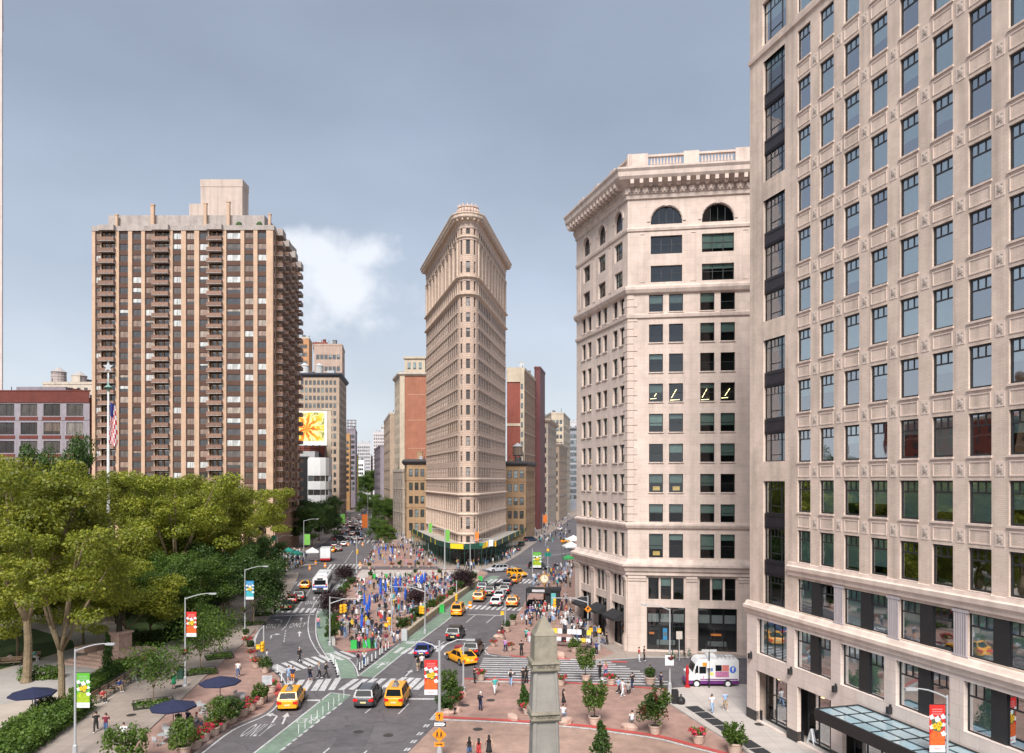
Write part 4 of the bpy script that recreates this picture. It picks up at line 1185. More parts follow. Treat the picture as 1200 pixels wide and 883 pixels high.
 for z,o in ((5.0,.12),(7.35,.35),(12.25,.3),(17.1,.6),(20.95,.25),(66.75,.65),(71.0,.75),(81.0,.4)):
  t=MB();t.sweep(path,[(0,z-.3),(o*.5,z-.2),(o,z),(o,z+.22),(o*.4,z+.34),(0,z+.4)]);t.build('stone_course',[TR],root)
 rl=MB()
 for z0,z1 in ((70.1,70.7),(80.3,80.7),(16.2,16.75),(83.2,84.5)):rl=MB();rl.sweep(path,[(0,z0),(.1,z0+.02),(.1,z1-.02),(0,z1)]);rl.build('relief_belt',[RL],root)
 cn=MB()
 cn.sweep(path,[(0,84.3),(.25,84.45),(.35,84.9),(.6,85.0),(1.5,85.35),(1.7,85.6),(1.75,86.1),(1.95,86.35),(1.95,86.6),(.3,86.8),(0,86.8)])
 cn.build('cornice',[TR],root)
 br=MB()
 for f in faces:
  m_=MB();n=max(1,int(f.W/1.1))
  for k in range(n):m_.box((k+.28)*f.W/n,(k+.28)*f.W/n+.42,-1.4,-.36,84.85,85.25)
  stuff(f.build(m_,'cornice_bracket',[TR]))
 cr=MB();x0,y0=0,.2
 cr.lathe(x0,y0,[(2.9,86.7),(2.9,87.1),(2.45,87.15),(2.45,88.5),(2.7,88.6),(2.7,88.9),(2.2,88.95)],20)
 for k in range(10):
  t_=math.pi+math.pi*(k+.5)/10
  cr.sphere((2.55*math.cos(t_),.2+2.55*math.sin(t_),87.8),.42,6,5,0,(1,1,1.5))
 for k in range(7):
  t_=math.pi+math.pi*(k+.5)/7
  cr.box(2.5*math.cos(t_)-.14,2.5*math.cos(t_)+.14,.2+2.5*math.sin(t_)-.14,.2+2.5*math.sin(t_)+.14,88.9,89.4)
 for sx in (-1,1):cr.box(sx*3.3-.35,sx*3.3+.35,.6,1.3,86.7,87.6)
 cr.build('crown',[RL],root)
 core=MB();ctr=Vector((-14,225))
 def shrink(p,k=.9):
  v=Vector(p);d=(ctr-v);return tuple(v+d.normalized()*k)
 core.prism(local(root,[shrink(p) for p in [BL]+arc+[BR]]),.2,86.3,0);core.build('interior',[M['core']],root)
 bk=MB();fb=Face(root,BR,BL)
 bw=[(1+2.4*k,2.2+2.4*k) for k in range(9)]
 facade_split(bk,fb.W,[(0,17.2,[])] + [((17.2 if k == 12 else T[k+1]+.82),T[k]+.82,[(a,b,T[k]-2.3,T[k]) for a,b in bw]) for k in range(12,-1,-1)] + [(66.92,86.5,[])],.3)
 fb.build(bk,'rear_wall',[TC])
 rf=MB();rf.poly([(*q,86.75) for q in path]);rf.build('roof',[M['core']],root)
 # pavement shed round its foot
 GR=mat('hoarding_green',(.012,.06,.04),.6,var=.15,obj=.15);YE=mat('poster_yellow',(.80,.58,.02),.55,var=.06)
 sp=[(-31.5,240),(-23.0,209),(-18.6,192.5),(-14.9,183.6),(-11.2,181.5),(-7.2,183.4),(-3.9,190.5),(-.4,213),(4.3,243)]
 sf=MB();sf.sweep(path,[(0,.15),(.07,.2),(.07,4.3),(0,4.35)]);sf.build('shop_shade_band',[mat('shop_shade_dark',(.03,.028,.027),.4,var=.3,scale=.8)],root)  # dark band over the shops, paints in the darkness under the deck
 sh=thing('sidewalk_shed','dark green scaffold shed with yellow posters wrapping the foot of the wedge tower','scaffold shed',(-11,184))
 lp=local(sh,sp);inn=local(sh,[BL] + arc + [BR])
 dk=MB();dk.poly([(*p,5.05) for p in lp] + [(*p,5.05) for p in inn[::-1]]);dk.poly([(*p,4.75) for p in lp] + [(*p,4.75) for p in inn[::-1]])
 dk.build('deck',[mat('shed_planks',(.42,.38,.33),.9,var=.2,scale=1)],sh)
 pn=0
 for i in range(len(sp)-1):
  f=Face(sh,sp[i],sp[i+1]);n=max(1,round(f.W/(2.4 if i not in (3,4) else 4.2)))
  for k in range(n):
   w=f.W/n
   pn += 1
   yel=(i in (3,) and k % 2 == 0) or (i == 5 and k == 0) or (i in (1,2) and k % 3 == 2) or (i == 0 and k % 4 == 1) or (i in (6,7) and k % 4 == 3)
   wide=i in (3,4,5)
   b=MB();b.box(.02,w-.02,-.06,0,0,1.35)
   f.put('hoarding_panel',b.mesh('hoarding_panel',[GR]),k*w,4.42)
   if yel:
    b=MB()
    if wide:b.box(.25,w-.3,-.09,-.062,.08,1.28)
    else:b.box(w*.35,w*.35+.75,-.09,-.062,-.05,1.32)
    f.put('poster',b.mesh('poster',[YE]),k*w,4.42)
   elif i == 5 and k == 1:
    b=MB();b.box(.2,1.6,-.09,-.062,.15,1.2);f.put('poster',b.mesh('poster',[mat('poster_white',(.75,.75,.78),.6)]),k*w,4.42)
   p=MB();p.tube((0,.1,0),(0,.1,4.6),.07,n=6);f.put('post',p.mesh('post',[GR]),k*w,0.12)
   p=MB();p.tube((0,3.0,0),(0,3.0,4.6),.07,n=6);p.tube((0,.1,3.2),(w*.5,.1,4.5),.04,n=5);p.tube((0,.1,3.3),(0,3,3.3),.04,n=5);f.put('brace',p.mesh('brace',[GR]),k*w,0.12)
   li=MB();li.box(w*.3,w*.3+.9,.6,.72,4.55,4.62);f.put('light_tube',li.mesh('light_tube',[mat('tube_light',(.9,.85,.7),.5,var=0,emit=1.2)]),k*w,.12)
wedge_tower()
# ================================================= the brown apartment tower on the left
def apartment_tower():
 BR_=masonry('brown_brick',(.62,.42,.295),(.57,.38,.26),(.42,.30,.22),.4,.12,.012,var=.14,bump=.2,streak=.2)
 SP=masonry('dark_spandrel',(.115,.058,.04),(.10,.05,.035),(.08,.045,.033),.5,.2,.01,var=.2,bump=.1,streak=.1)
 CO=mat('tower_concrete',(.40,.345,.315),.9,var=.15,scale=.6,streak=.25)
 RA=mat('balcony_rail',(.25,.145,.105),.7,var=.2,obj=.2)
 FR=mat('window_bronze',(.10,.06,.045),.5,var=.15)
 PN=pane_far('pane_apartment',[(.60,.60,.58),(.05,.04,.035),(.36,.23,.16),(.28,.18,.125),(.06,.05,.045),(.20,.125,.085),(.66,.66,.63),(.10,.075,.06),(.42,.33,.26),(.03,.03,.03)],.05)  # the tan and brown entries are reflections painted into the panes
 Y0=208.0;x0,x1=-113.9,-64.5
 A,B,Cc,Dd=(x0,Y0+.5),(x1,Y0-.5),(-69.6,251.0),(-113.9,253)
 root=thing('apartment_tower','tall brown brick apartment tower with stacked balconies behind the park trees','building',(-89,208))
 f=Face(root,A,B);W=f.W
 wins=[(.9,2.3),(7.4,9.9),(11.0,13.5),(14.5,16.9),(22.1,24.4),(25.7,28.0),(29.3,31.7),(36.7,40.6),(41.6,44.1),(45.2,47.6)]
 bal=[(2.6,6.4),(17.2,21.2),(32.1,35.7)]
 N=29;fl=[87.8-2.95*k for k in range(N)]
 ops=sorted(wins + bal)
 mb=MB();bands=[]
 for k in range(N-1,-1,-1):
  t=fl[k];z0=t-2.35
  bands.append((z0,t+.6,[(a,b,t-1.8,t-.02) if (a,b) in wins else (a,b,t-2.3,t+.25) for a,b in ops]))
 # tan piers: full-height strips stand proud of the dark spandrels
 wall=MB()
 for z0,z1,ws in bands:facade_split(wall,W,[(z0,z1,ws)],.25)
 f.build(wall,'wall',[SP])
 pr=MB();cur=0
 solid=sorted([(a-.0,b+.0) for a,b in ops])
 for a,b in solid + [(W,W)]:
  if a-cur > .1:pr=MB();pr.box(cur,a,-.28,-.002,0,89.1);f.build(pr,'brick_pier',[BR_])
  cur=b
 pass
 pt=MB();pt.box(-.05,W+.05,-.4,1.0,88.3,89.6);f.build(pt,'parapet',[CO])
 cnt=0
 rest=MB()
 for k,t in enumerate(fl):
  for a,b in wins:
   w=b-a
   if t > 14:
    f.put('window',solid_win(w,1.78,'two',FR,PN,.15),a,t-1.8)
 # balconies
 def balcony(face,u0,u1,z,out,first=False):
  w=u1-u0
  k=('balc',round(w,1),round(out,1))
  if k not in WCACHE:
   s=MB();s.box(0,w,-out,.3,0,.16);me=s.mesh('balcony',[CO])
   r=MB();r.box(0,w,-out,-out+.05,.25,1.05);r.box(0,.05,-out+.05,-.05,.25,1.05);r.box(w-.05,w,-out+.05,-.05,.25,1.05);r.box(-.02,w+.02,-out-.02,-out+.07,1.051,1.12)
   WCACHE[k]=(me,r.mesh('railing',[RA]))
  o=face.put('balcony',WCACHE[k][0],u0,z);kid('railing',WCACHE[k][1],o)
  return o
 dm=pane_far('pane_balcony_door',[(.05,.045,.04),(.09,.06,.045),(.20,.14,.11),(.30,.28,.26),(.04,.035,.03)],.08)
 for a,b in bal:
  for k,t in enumerate(fl):
   if t < 12:continue
   balcony(f,a-.35,b+.15,t-2.5,1.5)
   q=MB();
   kk=('bd',round(b-a,1))
   if kk not in WCACHE:
    q.quad((0,.9,0),(b-a,.9,0),(b-a,.9,2.5),(0,.9,2.5),1);q.box((b-a)*.4,(b-a)*.4+.5,.6,.899,0,2.5,0);q.box(0,.5,.5,.899,0,2.5,0)
    WCACHE[kk]=q.mesh('balcony_door',[BR_,dm])
   f.put('balcony_door',WCACHE[kk],a,t-2.33)
  cp=MB();cp.box(a-.4,b+.2,-1.55,-.41,88.2,89.65);f.build(cp,'balcony_canopy',[CO])
 g=Face(root,B,Cc);W2=g.W
 sb=[(3.5,8.0),(13.5,18.5),(24.5,29.0),(35.5,40.0)]
 sw=[(1,2.6),(9.2,11.8),(19.6,22.8),(30.2,33.6)]
 w2=MB();ops2=sorted(sb+sw)
 for k in range(N-1,-1,-1):
  t=fl[k]
  facade_split(w2,W2,[(t-2.35,t+.6,[(a,b,t-1.8,t-.02) if (a,b) in sw else (a,b,t-2.3,t+.1) for a,b in ops2])],.3)
  for a,b in sw:
   if t > 14:g.put('window',solid_win(b-a,1.78,'two',FR,PN,.15),a,t-1.8)
  for a,b in sb:
   if t > 12:
    balcony(g,a-.2,b+.2,t-2.5,1.9)
    kk=('bd2',round(b-a,1))
    if kk not in WCACHE:
     q=MB();q.quad((0,.28,0),(b-a,.28,0),(b-a,.28,2.4),(0,.28,2.4),1)
     for u in (.0,.36,.72):q.box((b-a)*u,(b-a)*u+.55,.1,.279,0,2.4,0)
     WCACHE[kk]=q.mesh('balcony_door',[BR_,dm])
    g.put('balcony_door',WCACHE[kk],a,t-2.33)
 g.build(w2,'side_wall',[BR_])
 for a,b in sb:cp=MB();cp.box(a-.25,b+.25,-1.95,-.02,88.0,89.9);g.build(cp,'balcony_canopy',[CO])
 p2=MB();p2.box(-.4,W2,-.3,.6,88.25,89.55);g.build(p2,'parapet',[CO])
 fn=MB();fn.box(0,.45,-.35,0,0,11.5);fn=fn.mesh('base_fin',[BR_])
 for k in range(26):g.put('base_fin',fn,.3+k*1.65,0)
 core=MB();core.prism(local(root,[(x0+.3,Y0+1.6),(x1-1.3,Y0+1.6),(-70.8,250.5),(-113.5,252.5)]),.2,88.4,0);core.build('interior',[M['core']],root)
 bk=MB();l2=local(root,[Cc,Dd,A])
 for i in range(2):bk.quad((*l2[i],0),(*l2[i+1],0),(*l2[i+1],89.2),(*l2[i],89.2))
 bk.build('rear_wall',[BR_],root)
 rf=MB();rf.poly([(*q,89.0) for q in local(root,[A,B,Cc,Dd])]);rf.build('roof',[mat('roof_gravel',(.3,.29,.28),.95)],root)
 # penthouse storey, plant tower, vents
 ph=MB();ph.box(-23.5,20,6,38,89.1,94.6);ph.build('penthouse',[CO],root)
 pg=MB()
 for u0,u1 in ((-14.5,-11),(-5,3),(14,18)):pg.box(u0,u1,5.9,5.99,90.2,91.6)
 pg.build('penthouse_window',[PN],root)
 pl=MB();pl.box(-.6,11.4,13,18.2,94.6,105.2);pl.box(-.7,11.5,12.9,18.3,105.2,107.3);pl.box(-3.9,-.61,13,18,94.6,100.3)
 pl.build('plant_tower',[mat('plant_tower_brick',(.52,.42,.36),.9,var=.08,scale=.6,streak=.25)],root)
 for u,z,s in ((-20.6,94.2,.6),(-10.6,96.9,.9),(4,97.3,.8),(10.4,97.7,.8),(21.8,94.3,.7)):
  v=MB();v.box(u-s/2,u+s/2,5-s/2,5+s/2,89,z);v.box(u-s/2-.1,u+s/2+.1,5-s/2-.1,5+s/2+.1,z,z+.3);v.build('chimney',[BR_],root)
 hg=MB();
 for u in (14.2,19.8):hg.sphere((u,2.5,90.5),.9,7,6,0,(1,1,1.3))
 hg.build('roof_shrub',[mat('roof_green',(.05,.09,.03),.9,var=.4,scale=3)],root)
apartment_tower()
# ================================================= background blocks
def block(name,label,fl_pts,z1,mats,specs,roof_z=None,cat='building',frame=None,cornice=None,trim=None,base=0.0):
 """fl_pts: (left-back, left-front, right-front, right-back) outline; specs per face: (face index, n columns, storey list, window w, h, pane)"""
 root=thing(name,label,cat,fl_pts[1])
 wallm=mats[0]
 for i in range(3):
  f=Face(root,fl_pts[i],fl_pts[i+1])
  sp=[s for s in specs if s[0] == i]
  mb=MB()
  if sp:
   _,n,top,pitch,rows_,w,h,pm,mrg=sp[0]
   pit=(f.W-2*mrg)/n;us=[mrg+pit*(k+.5)-w/2 for k in range(n)]
   zs=[top-pitch*k for k in range(rows_)]
   bd=[];cur=base
   for t in zs[::-1]:
    bd.append((cur,t+(pitch-h)*.3,[(u,u+w,t-h,t) for u in us]));cur=t+(pitch-h)*.3
   bd.append((cur,z1,[]))
   facade_split(mb,f.W,bd,.3)
   for t in zs:
    for u in us:f.put('window',solid_win(w,h,'two' if w > 1.9 else 'hung',frame or M['frame_black'],pm,.2),u,t-h)
   if trim:
    tb=MB()
    for t in zs[1::2]:tb.box(0,f.W,-.12,0,t+(pitch-h)*.35,t+(pitch-h)*.35+.25)
    stuff(f.build(tb,'stone_course',[trim]))
  else:facade_split(mb,f.W,[(base,z1,[])],.3)
  f.build(mb,'wall',[mats[min(i,len(mats)-1)]])
 lp=local(root,fl_pts)
 rb=MB();rb.poly([(*p,z1-.05) for p in lp]);rb.quad((*lp[3],base),(*lp[0],base),(*lp[0],z1),(*lp[3],z1));rb.build('roof',[M['roofing']],root)
 cb=MB()
 cx=sum(p[0] for p in lp)/4;cy=sum(p[1] for p in lp)/4
 cb.prism([(p[0]+(cx-p[0])*.08,p[1]+(cy-p[1])*.08) for p in lp],base,z1-.6);cb.build('interior',[M['core']],root)
 hw=[(p[0]-cx,p[1]-cy) for p in lp];span=min(math.hypot(lp[2][0]-lp[1][0],lp[2][1]-lp[1][1]),math.hypot(lp[1][0]-lp[0][0],lp[1][1]-lp[0][1]))
 rq=random.Random(int(z1*10))
 if span > 5:
  for k in range(3):
   i=rq.randrange(4);t_=rq.uniform(.1,.6);x,y=cx+hw[i][0]*t_,cy+hw[i][1]*t_;sx,sy,sz=rq.uniform(.1,.28)*span,rq.uniform(.1,.25)*span,rq.uniform(1.2,3.8)
   b=MB();b.obox((x,y,z1-.05+sz/2),(sx,sy,sz));b.obox((x,y,z1+sz),(sx+.3,sy+.3,.25));b.build('roof_house',[rq.choice([M['roofing'],wallm,M['steel']])],root)
  b=MB()
  for k in range(4):i=rq.randrange(4);x,y=cx+hw[i][0]*.7,cy+hw[i][1]*.7;b.tube((x,y,z1-.1),(x,y,z1+rq.uniform(1,3.5)),.12,n=5)
  stuff(b.build('vent_pipes',[M['iron']],root))
 if cornice:
  c=MB();o=cornice[0]
  c.sweep(lp,[(0,z1-o*1.4),(o*.4,z1-o*1.2),(o,z1-o*.5),(o,z1+.15),(0,z1+.3)]);c.build('cornice',[cornice[1]],root)
 else:
  c=MB();c.sweep(lp,[(0,z1-.7),(.18,z1-.65),(.2,z1+.35),(-.35,z1+.35),(-.35,z1-.1)]);c.build('parapet',[trim or wallm],root)
 return root
M['roofing']=mat('roofing_felt',(.20,.19,.19),.9,var=.2)
def water_tank(label,x,y,z0,r=2.0,h=3.4,wood=(.26,.17,.12),cone=(.22,.18,.15),leg=2.2):
 t=thing('water_tank',label,'water tank',(x,y,z0))
 b=MB()
 for k in range(4):b.tube((r*.7*math.cos(k*1.571+.78),r*.7*math.sin(k*1.571+.78),0),(r*.7*math.cos(k*1.571+.78),r*.7*math.sin(k*1.571+.78),leg),.14,n=5)
 b.box(-r,r,-r,r,leg,leg+.25)
 b.build('stand',[M['iron']],t)
 c=MB();c.lathe(0,0,[(r,leg+.25),(r*.96,leg+.25+h)],16)
 for k in range(4):c.lathe(0,0,[(r*1.01,leg+.6+k*h/4),(r*1.01,leg+.68+k*h/4)],16)
 c.build('tank',[mat('tank_wood_%d' % int(wood[0]*1000),wood,.85,var=.25,scale=4,streak=.3)],t)
 d=MB();d.lathe(0,0,[(r*1.08,leg+.25+h),(.12,leg+.25+h+r*.75)],16);d.build('tank_roof',[mat('tank_roof_%d' % int(cone[0]*1000),cone,.7,var=.15)],t)
def p4(xl,d,xr,back=(0,30),side=-.27):
 return None
BK=lambda n,c1,c2,mo=None:masonry(n,c1,c2,mo or tuple(q*.7 for q in c1),.45,.13,.012,var=.15,bump=.15,streak=.2)
red=BK('red_brick',(.16,.04,.03),(.135,.036,.027));lil=mat('lilac_concrete',(.28,.255,.285),.85,var=.12,scale=.8,streak=.2)
tan=BK('tan_brick',(.48,.36,.27),(.44,.33,.245));cream=BK('cream_brick',(.60,.50,.38),(.56,.46,.35));orange=BK('orange_brick',(.42,.17,.105),(.37,.15,.09))
gold=BK('gold_brownstone',(.40,.26,.15),(.36,.23,.13));brn=BK('dark_red_brick',(.30,.085,.06),(.26,.07,.05));dmar=mat('maroon_cladding',(.13,.035,.035),.6,var=.15,scale=.5,streak=.3)
pale=mat('pale_facade',(.55,.53,.54),.85,var=.1,scale=.4,streak=.2);mauve=mat('mauve_facade',(.27,.23,.26),.85,var=.15,scale=.5,streak=.2);stonef=mat('weathered_stone',(.46,.38,.31),.88,var=.2,scale=.6,bump=.4,bscale=4,streak=.3)  # the pale facade tone is lightened in place of distance haze
trimc=mat('cream_trim',(.56,.48,.40),.85,var=.15,scale=.8,streak=.2)
# far left: low red block with grey-lilac piers
r1=block('loft_block','low red brick block with wide grey piers left of the apartment tower',[(-175,262),(-156,230),(-126.5,230),(-126.5,262)],46.0,[red,lil,red],
      [(1,4,43.6,5.55,7,5.0,3.6,PANE_FLAT,1.0)],trim=lil)
pr_=MB();pr_.box(0,29.5,-.25,-.01,44.0,47.3);pr_.build('brick_band',[red],r1);pr_=MB();pr_.box(-.2,29.7,-.35,.3,47.31,47.7);pr_.build('coping',[red],r1)
for k in range(4):
 for j in range(6):pr_=MB();pr_.box(1.0+6.87*k+.6,1.0+6.87*k+6.2,-.14,-.01,38.7-5.55*j,39.7-5.55*j);pr_.build('brick_band',[red],r1)
r2=MB();r2.box(5,20,4,12,46.2,49.2);r2.build('roof_house',[mauve],r1)
water_tank('fat wooden water tank on the roofs left of the tower',AX(69,320),320,60.3,2.9,4.6,(.46,.38,.36),(.4,.36,.35),.4)  # wood and roof tones of both tanks paled to paint in haze
water_tank('lower wooden water tank beside the tower edge',AX(93,318),318,60.3,2.9,3.0,(.46,.36,.32),(.4,.36,.35),.1)
block('far_block','pale roof house carrying the water tanks behind the red block',[(AX(50,310)-8,330),(AX(50,310),310),(AX(108,310),310),(AX(108,310)-4,330)],60.0,[trimc],[(1,6,58,4,3,1.4,1.8,PANE_FLAT,1)])
block('far_block','hazy grey block at the far left behind the tanks',[(AX(6,400)-8,430),(AX(6,400),400),(AX(60,400),400),(AX(60,400)-4,430)],64,[mauve],[(1,7,61,4.2,6,1.5,2.0,PANE_FLAT,1)])
# clock-tower flank at the left margin of the frame
block('margin_tower','pale stone tower just showing at the left margin',[(-280,330),(-262,300),(-199.2,300),(-218.7,330)],214,[mat('margin_stone',(.60,.50,.46),.85,var=.12,scale=.3,streak=.2)],[(2,6,208,4.4,40,1.6,2.4,PANE_FLAT,1)])
for k_,(y0_,y1_,z_,m_) in enumerate(((62,104,46,tan),(108,150,55,gold),(154,196,42,brn))):
 block('avenue_row',('tan','golden','red')[k_]+' brick block across the park, mirrored in the windows of the limestone block',[(-232,y1_),(-232,y0_),(-196,y0_),(-196,y1_)],z_,[m_],[(2,9,z_-3,4.2,9,1.6,2.5,PANE_FLAT,1)],trim=trimc)
# left side of the avenue beyond the tower
wb=block('white_block','white modernist corner block with ribbon windows and a black side wall',[(-110,345),(-92.5,330),(-87.8,330),(-90,360)],30.5,[mat('black_wall',(.012,.012,.013),.6)],[])
wf=Face(wb,(-87.8,330),(-79.8,331.5));wf2=Face(wb,(-79.8,331.5),(-83.5,352))
WH=mat('white_render',(.78,.78,.77),.7,var=.06,scale=.5,streak=.12)
arc_=[(-87.8,330),(-85.2,329.6),(-82.4,329.9),(-80.4,331.4),(-79.6,334),(-82.5,352)]
for i in range(5):
 fa=Face(wb,arc_[i],arc_[i+1]);mb=MB()
 zs=[22.6,16.6,10.6,4.6];cur=0;bd=[]
 for t in zs[::-1]:bd.append((cur,t+2.6,[(.15 if i == 0 else .03,fa.W-.03,t-2.4,t)]));cur=t+2.6
 bd.append((cur,30.4,[]));facade_split(mb,fa.W,bd,.3);fa.build(mb,'white_wall',[WH])
 for t in zs:fa.put('window',solid_win(fa.W-(.18 if i == 0 else .06),2.4,'two',M['frame_black'],PANE_DARK if i < 2 else PANE_FLAT,.25),.15 if i == 0 else .03,t-2.4)
cb_=MB();cb_.prism(local(wb,[(p[0]+(-84-p[0])*.12,p[1]+(342-p[1])*.12) for p in arc_]),.1,30.0,0);cb_.build('interior',[M['core']],wb)
rf_=MB();rf_.poly([(*q,30.3) for q in local(wb,arc_)]);rf_.build('roof',[M['roofing']],wb)
r_=MB();r_.box(.5,7,3,10,30.5,33.2);r_.build('roof_house',[mat('roof_plant_grey',(.42,.41,.42),.7,metal=.2)],wb)
block('brick_block','dark brown brick block under the flower billboard',[(-118,380),(-96,352),(-86.0,352),(-88.5,372)],36,[brn],[(1,4,33,4,7,1.3,2.0,PANE_DARK,.8)])
block('beige_block','narrow pale beige slab beside the flower billboard',[(-90,372),(-87.6,356),(-83.8,356),(-85.8,364)],AZ(480,358),[cream],[(2,2,48,3.9,11,1.3,2.0,PANE_DARK,1)])
# billboard: printed flower
def flower_print():
 m=bpy.data.materials.new('flower_print');t,p=nodes_of(m);N=t.nodes.new;L=t.links.new
 uv=N('ShaderNodeTexCoord');mp=N('ShaderNodeMapping');mp.inputs['Location'].default_value=(-5.0,-6.5,0)
 L(uv.outputs['Object'],mp.inputs[0])
 sx=N('ShaderNodeSeparateXYZ');L(uv.outputs['Object'],sx.inputs[0])
 def mth(op,a,b=0):
  q=N('ShaderNodeMath');q.operation=op
  for i,x in enumerate((a,b)):
   if isinstance(x,(int,float)):q.inputs[i].default_value=x
   else:L(x,q.inputs[i])
  return q.outputs[0]
 dx,dz=mth('SUBTRACT',sx.outputs[0],4.6),mth('SUBTRACT',sx.outputs[2],7.4)
 ang=mth('ARCTAN2',dz,dx);rad=mth('POWER',mth('ADD',mth('MULTIPLY',dx,dx),mth('MULTIPLY',dz,dz)),.5)
 nz=N('ShaderNodeTexNoise');nz.inputs['Scale'].default_value=.5;L(uv.outputs['Object'],nz.inputs['Vector'])
 pet=mth('SINE',mth('ADD',mth('MULTIPLY',ang,9),mth('MULTIPLY',nz.outputs['Fac'],9)))
 v=mth('ADD',mth('MULTIPLY',pet,.32),mth('MULTIPLY',rad,.085))
 rp=N('ShaderNodeValToRGB');el=rp.color_ramp.elements
 el[0].position=0;el[0].color=(.75,.12,.02,1);el[1].position=.95;el[1].color=(.25,.28,.06,1)
 for ps,c in ((.2,(.85,.33,.02,1)),(.4,(.85,.62,.06,1)),(.65,(.85,.75,.45,1)),(.8,(.62,.55,.2,1))):
  e=el.new(ps);e.color=c
 L(v,rp.inputs[0]);L(rp.outputs[0],p.inputs['Base Color']);p.inputs['Roughness'].default_value=.5
 return m
bbd=thing('billboard','rooftop billboard printed with a huge orange and yellow flower','billboard',(AX(347,340),340,36.0))
wbb=36/900*340
q=MB();q.box(0,wbb,0,.5,0,AZ(482,340)-36.0);q.build('panel',[WH],bbd)
q=MB();q.quad((.3,-.02,1.9),(wbb-1.1,-.02,1.9),(wbb-1.1,-.02,14.6),(.3,-.02,14.6));q.build('print',[flower_print()],bbd)
q=MB()
for x in (.8,3.6,6.4,9.2,12.4):q.tube((x,.8,-6),(x,.8,14),.16,n=5);q.tube((x,.8,10),(x,5,-5),.12,n=5)
q.box(-.2,wbb+.2,-1.2,.9,-.35,-.1)
q.build('frame',[M['iron']],bbd)
q=MB()
for x in (1.5,4.5,7.5,10.5):q.box(x,x+.6,-1.6,-1.3,-.3,.1);q.tube((x+.3,-1.4,-.2),(x+.3,0,-.2),.05,n=4)
q.build('floodlight',[M['iron']],bbd)
tt=block('tan_office_tower','tan brick office tower with dark cornice behind the billboard',[(-120,436),(-111.5,400),(-90.0,400),(-94.5,438)],76.2,[tan],[(1,9,72.5,4.0,18,1.35,2.3,PANE_DARK,1.2),(2,11,72.5,4.0,18,1.4,2.2,PANE_DARK,1)],cornice=(1.4,mat('cornice_dark_blue',(.045,.05,.07),.6)),trim=trimc)
block('setback_tower','cream stepped tower top rising behind the tan office tower',[(-116,450),(AX(368,425),425),(AX(401,425),425),(-98,450)],AZ(404,425),[BK('cream_red_brick',(.52,.38,.31),(.48,.34,.27))],[(1,6,AZ(416,425),6.5,3,1.8,2.6,PANE_DARK,1),(2,4,AZ(416,425),6.5,3,1.8,2.6,PANE_DARK,1)])
block('setback_tower','dark maroon plant box on top of the cream stepped tower',[(AX(366,440),452),(AX(367,440),440),(AX(383,440),440),(AX(383,440),452)],AZ(402,440),[brn],[],base=95.5)
block('setback_tower','orange brick gabled tower beside the apartment tower balconies',[(AX(344,470)-5,490),(AX(346,470),470),(AX(362,470),470),(AX(366,490),490)],AZ(396,470),[BK('warm_orange_brick',(.58,.30,.15),(.54,.27,.13))],[(1,4,AZ(404,470),5,6,1.5,2.4,PANE_DARK,1)],trim=trimc)
for px,rr in ((357,2.3),(374,2.0)):
 water_tank('white rooftop tank on the tan office tower' if px < 360 else 'smaller grey rooftop tank on the tan office tower',AX(px,408),408,76.3,rr,4.2,(.62,.61,.60) if px < 360 else (.5,.49,.48),(.55,.55,.55),.5)
# further down the left side
block('far_block','bright orange facade far down the avenue on the left',[(AX(400,520)-8,545),(AX(401,520),520),(AX(409.8,520),520),(AX(411.3,560),560)],AZ(509,520),[BK('apricot_brick',(.70,.40,.18),(.66,.37,.16))],[(1,3,47,4,9,1.4,2.2,PANE_FLAT,.6),(2,6,47,4,9,1.4,2.2,PANE_FLAT,1)])
block('far_block','dark steel framed block topped with scaffolding far down the avenue',[(AX(404,590),610),(AX(405,590),590),(AX(416.5,590),590),(AX(418.5,640),640)],AZ(503,590),[mauve],[(1,4,55,4,11,1.6,2.4,PANE_DARK,.6),(2,6,55,4,11,1.5,2.2,PANE_DARK,.8)])
sc_=thing('roof_scaffold','rusty scaffold frame on the dark far block','scaffold',(AX(411,590),591,AZ(503,590)))
q=MB()
for x in (-3,0,3):
 for y in (0,4):q.tube((x,y,0),(x,y,7),.22,n=4)
for z in (2.2,4.6,7):q.box(-3.3,3.3,-.15,.15,z-.15,z+.15);q.box(-3.3,3.3,3.85,4.15,z-.15,z+.15);q.box(-3.2,-2.9,.16,3.84,z-.14,z+.14);q.box(2.9,3.2,.16,3.84,z-.14,z+.14)
q.build('frame',[mat('rusty_steel',(.17,.10,.09),.8,var=.2)],sc_)
block('far_block','yellow netted facade far down the avenue',[(AX(409,640),660),(AX(410,640),640),(AX(418.6,640),640),(AX(420,690),690)],AZ(533,640),[mat('yellow_netting',(.62,.47,.06),.9,var=.25,scale=.6)],[(1,3,38,4,8,1.4,2.0,PANE_FLAT,.6)])
block('far_block','small white block beside the square trees at the end of the avenue',[(AX(414,760),780),(AX(415,760),760),(AX(427,760),760),(AX(428,800),800)],AZ(540,760),[WH],[(1,4,36,4,8,1.8,2.2,PANE_FLAT,1)])
block('far_block','grey blue block with dark roof at the end of the avenue',[(AX(415,1000),1030),(AX(416,1000),1000),(AX(434.5,1000),1000),(AX(434.5,1030),1030)],AZ(519,1000),[pale],[(1,7,64,4.4,12,1.8,2.6,PANE_FLAT,1)],trim=pale)
block('far_block','tall pale many windowed tower closing the avenue',[(AX(437,960),1000),(AX(437,960),960),(AX(456,960),960),(AX(462,960),1000)],AZ(506,960),[mat('pale_rose_facade',(.58,.53,.52),.85,var=.08,scale=.3)],[(1,8,77,4.3,15,1.3,2.3,PANE_FLAT,.6)],trim=pale)  # rose tone paled, distance haze put into the colour
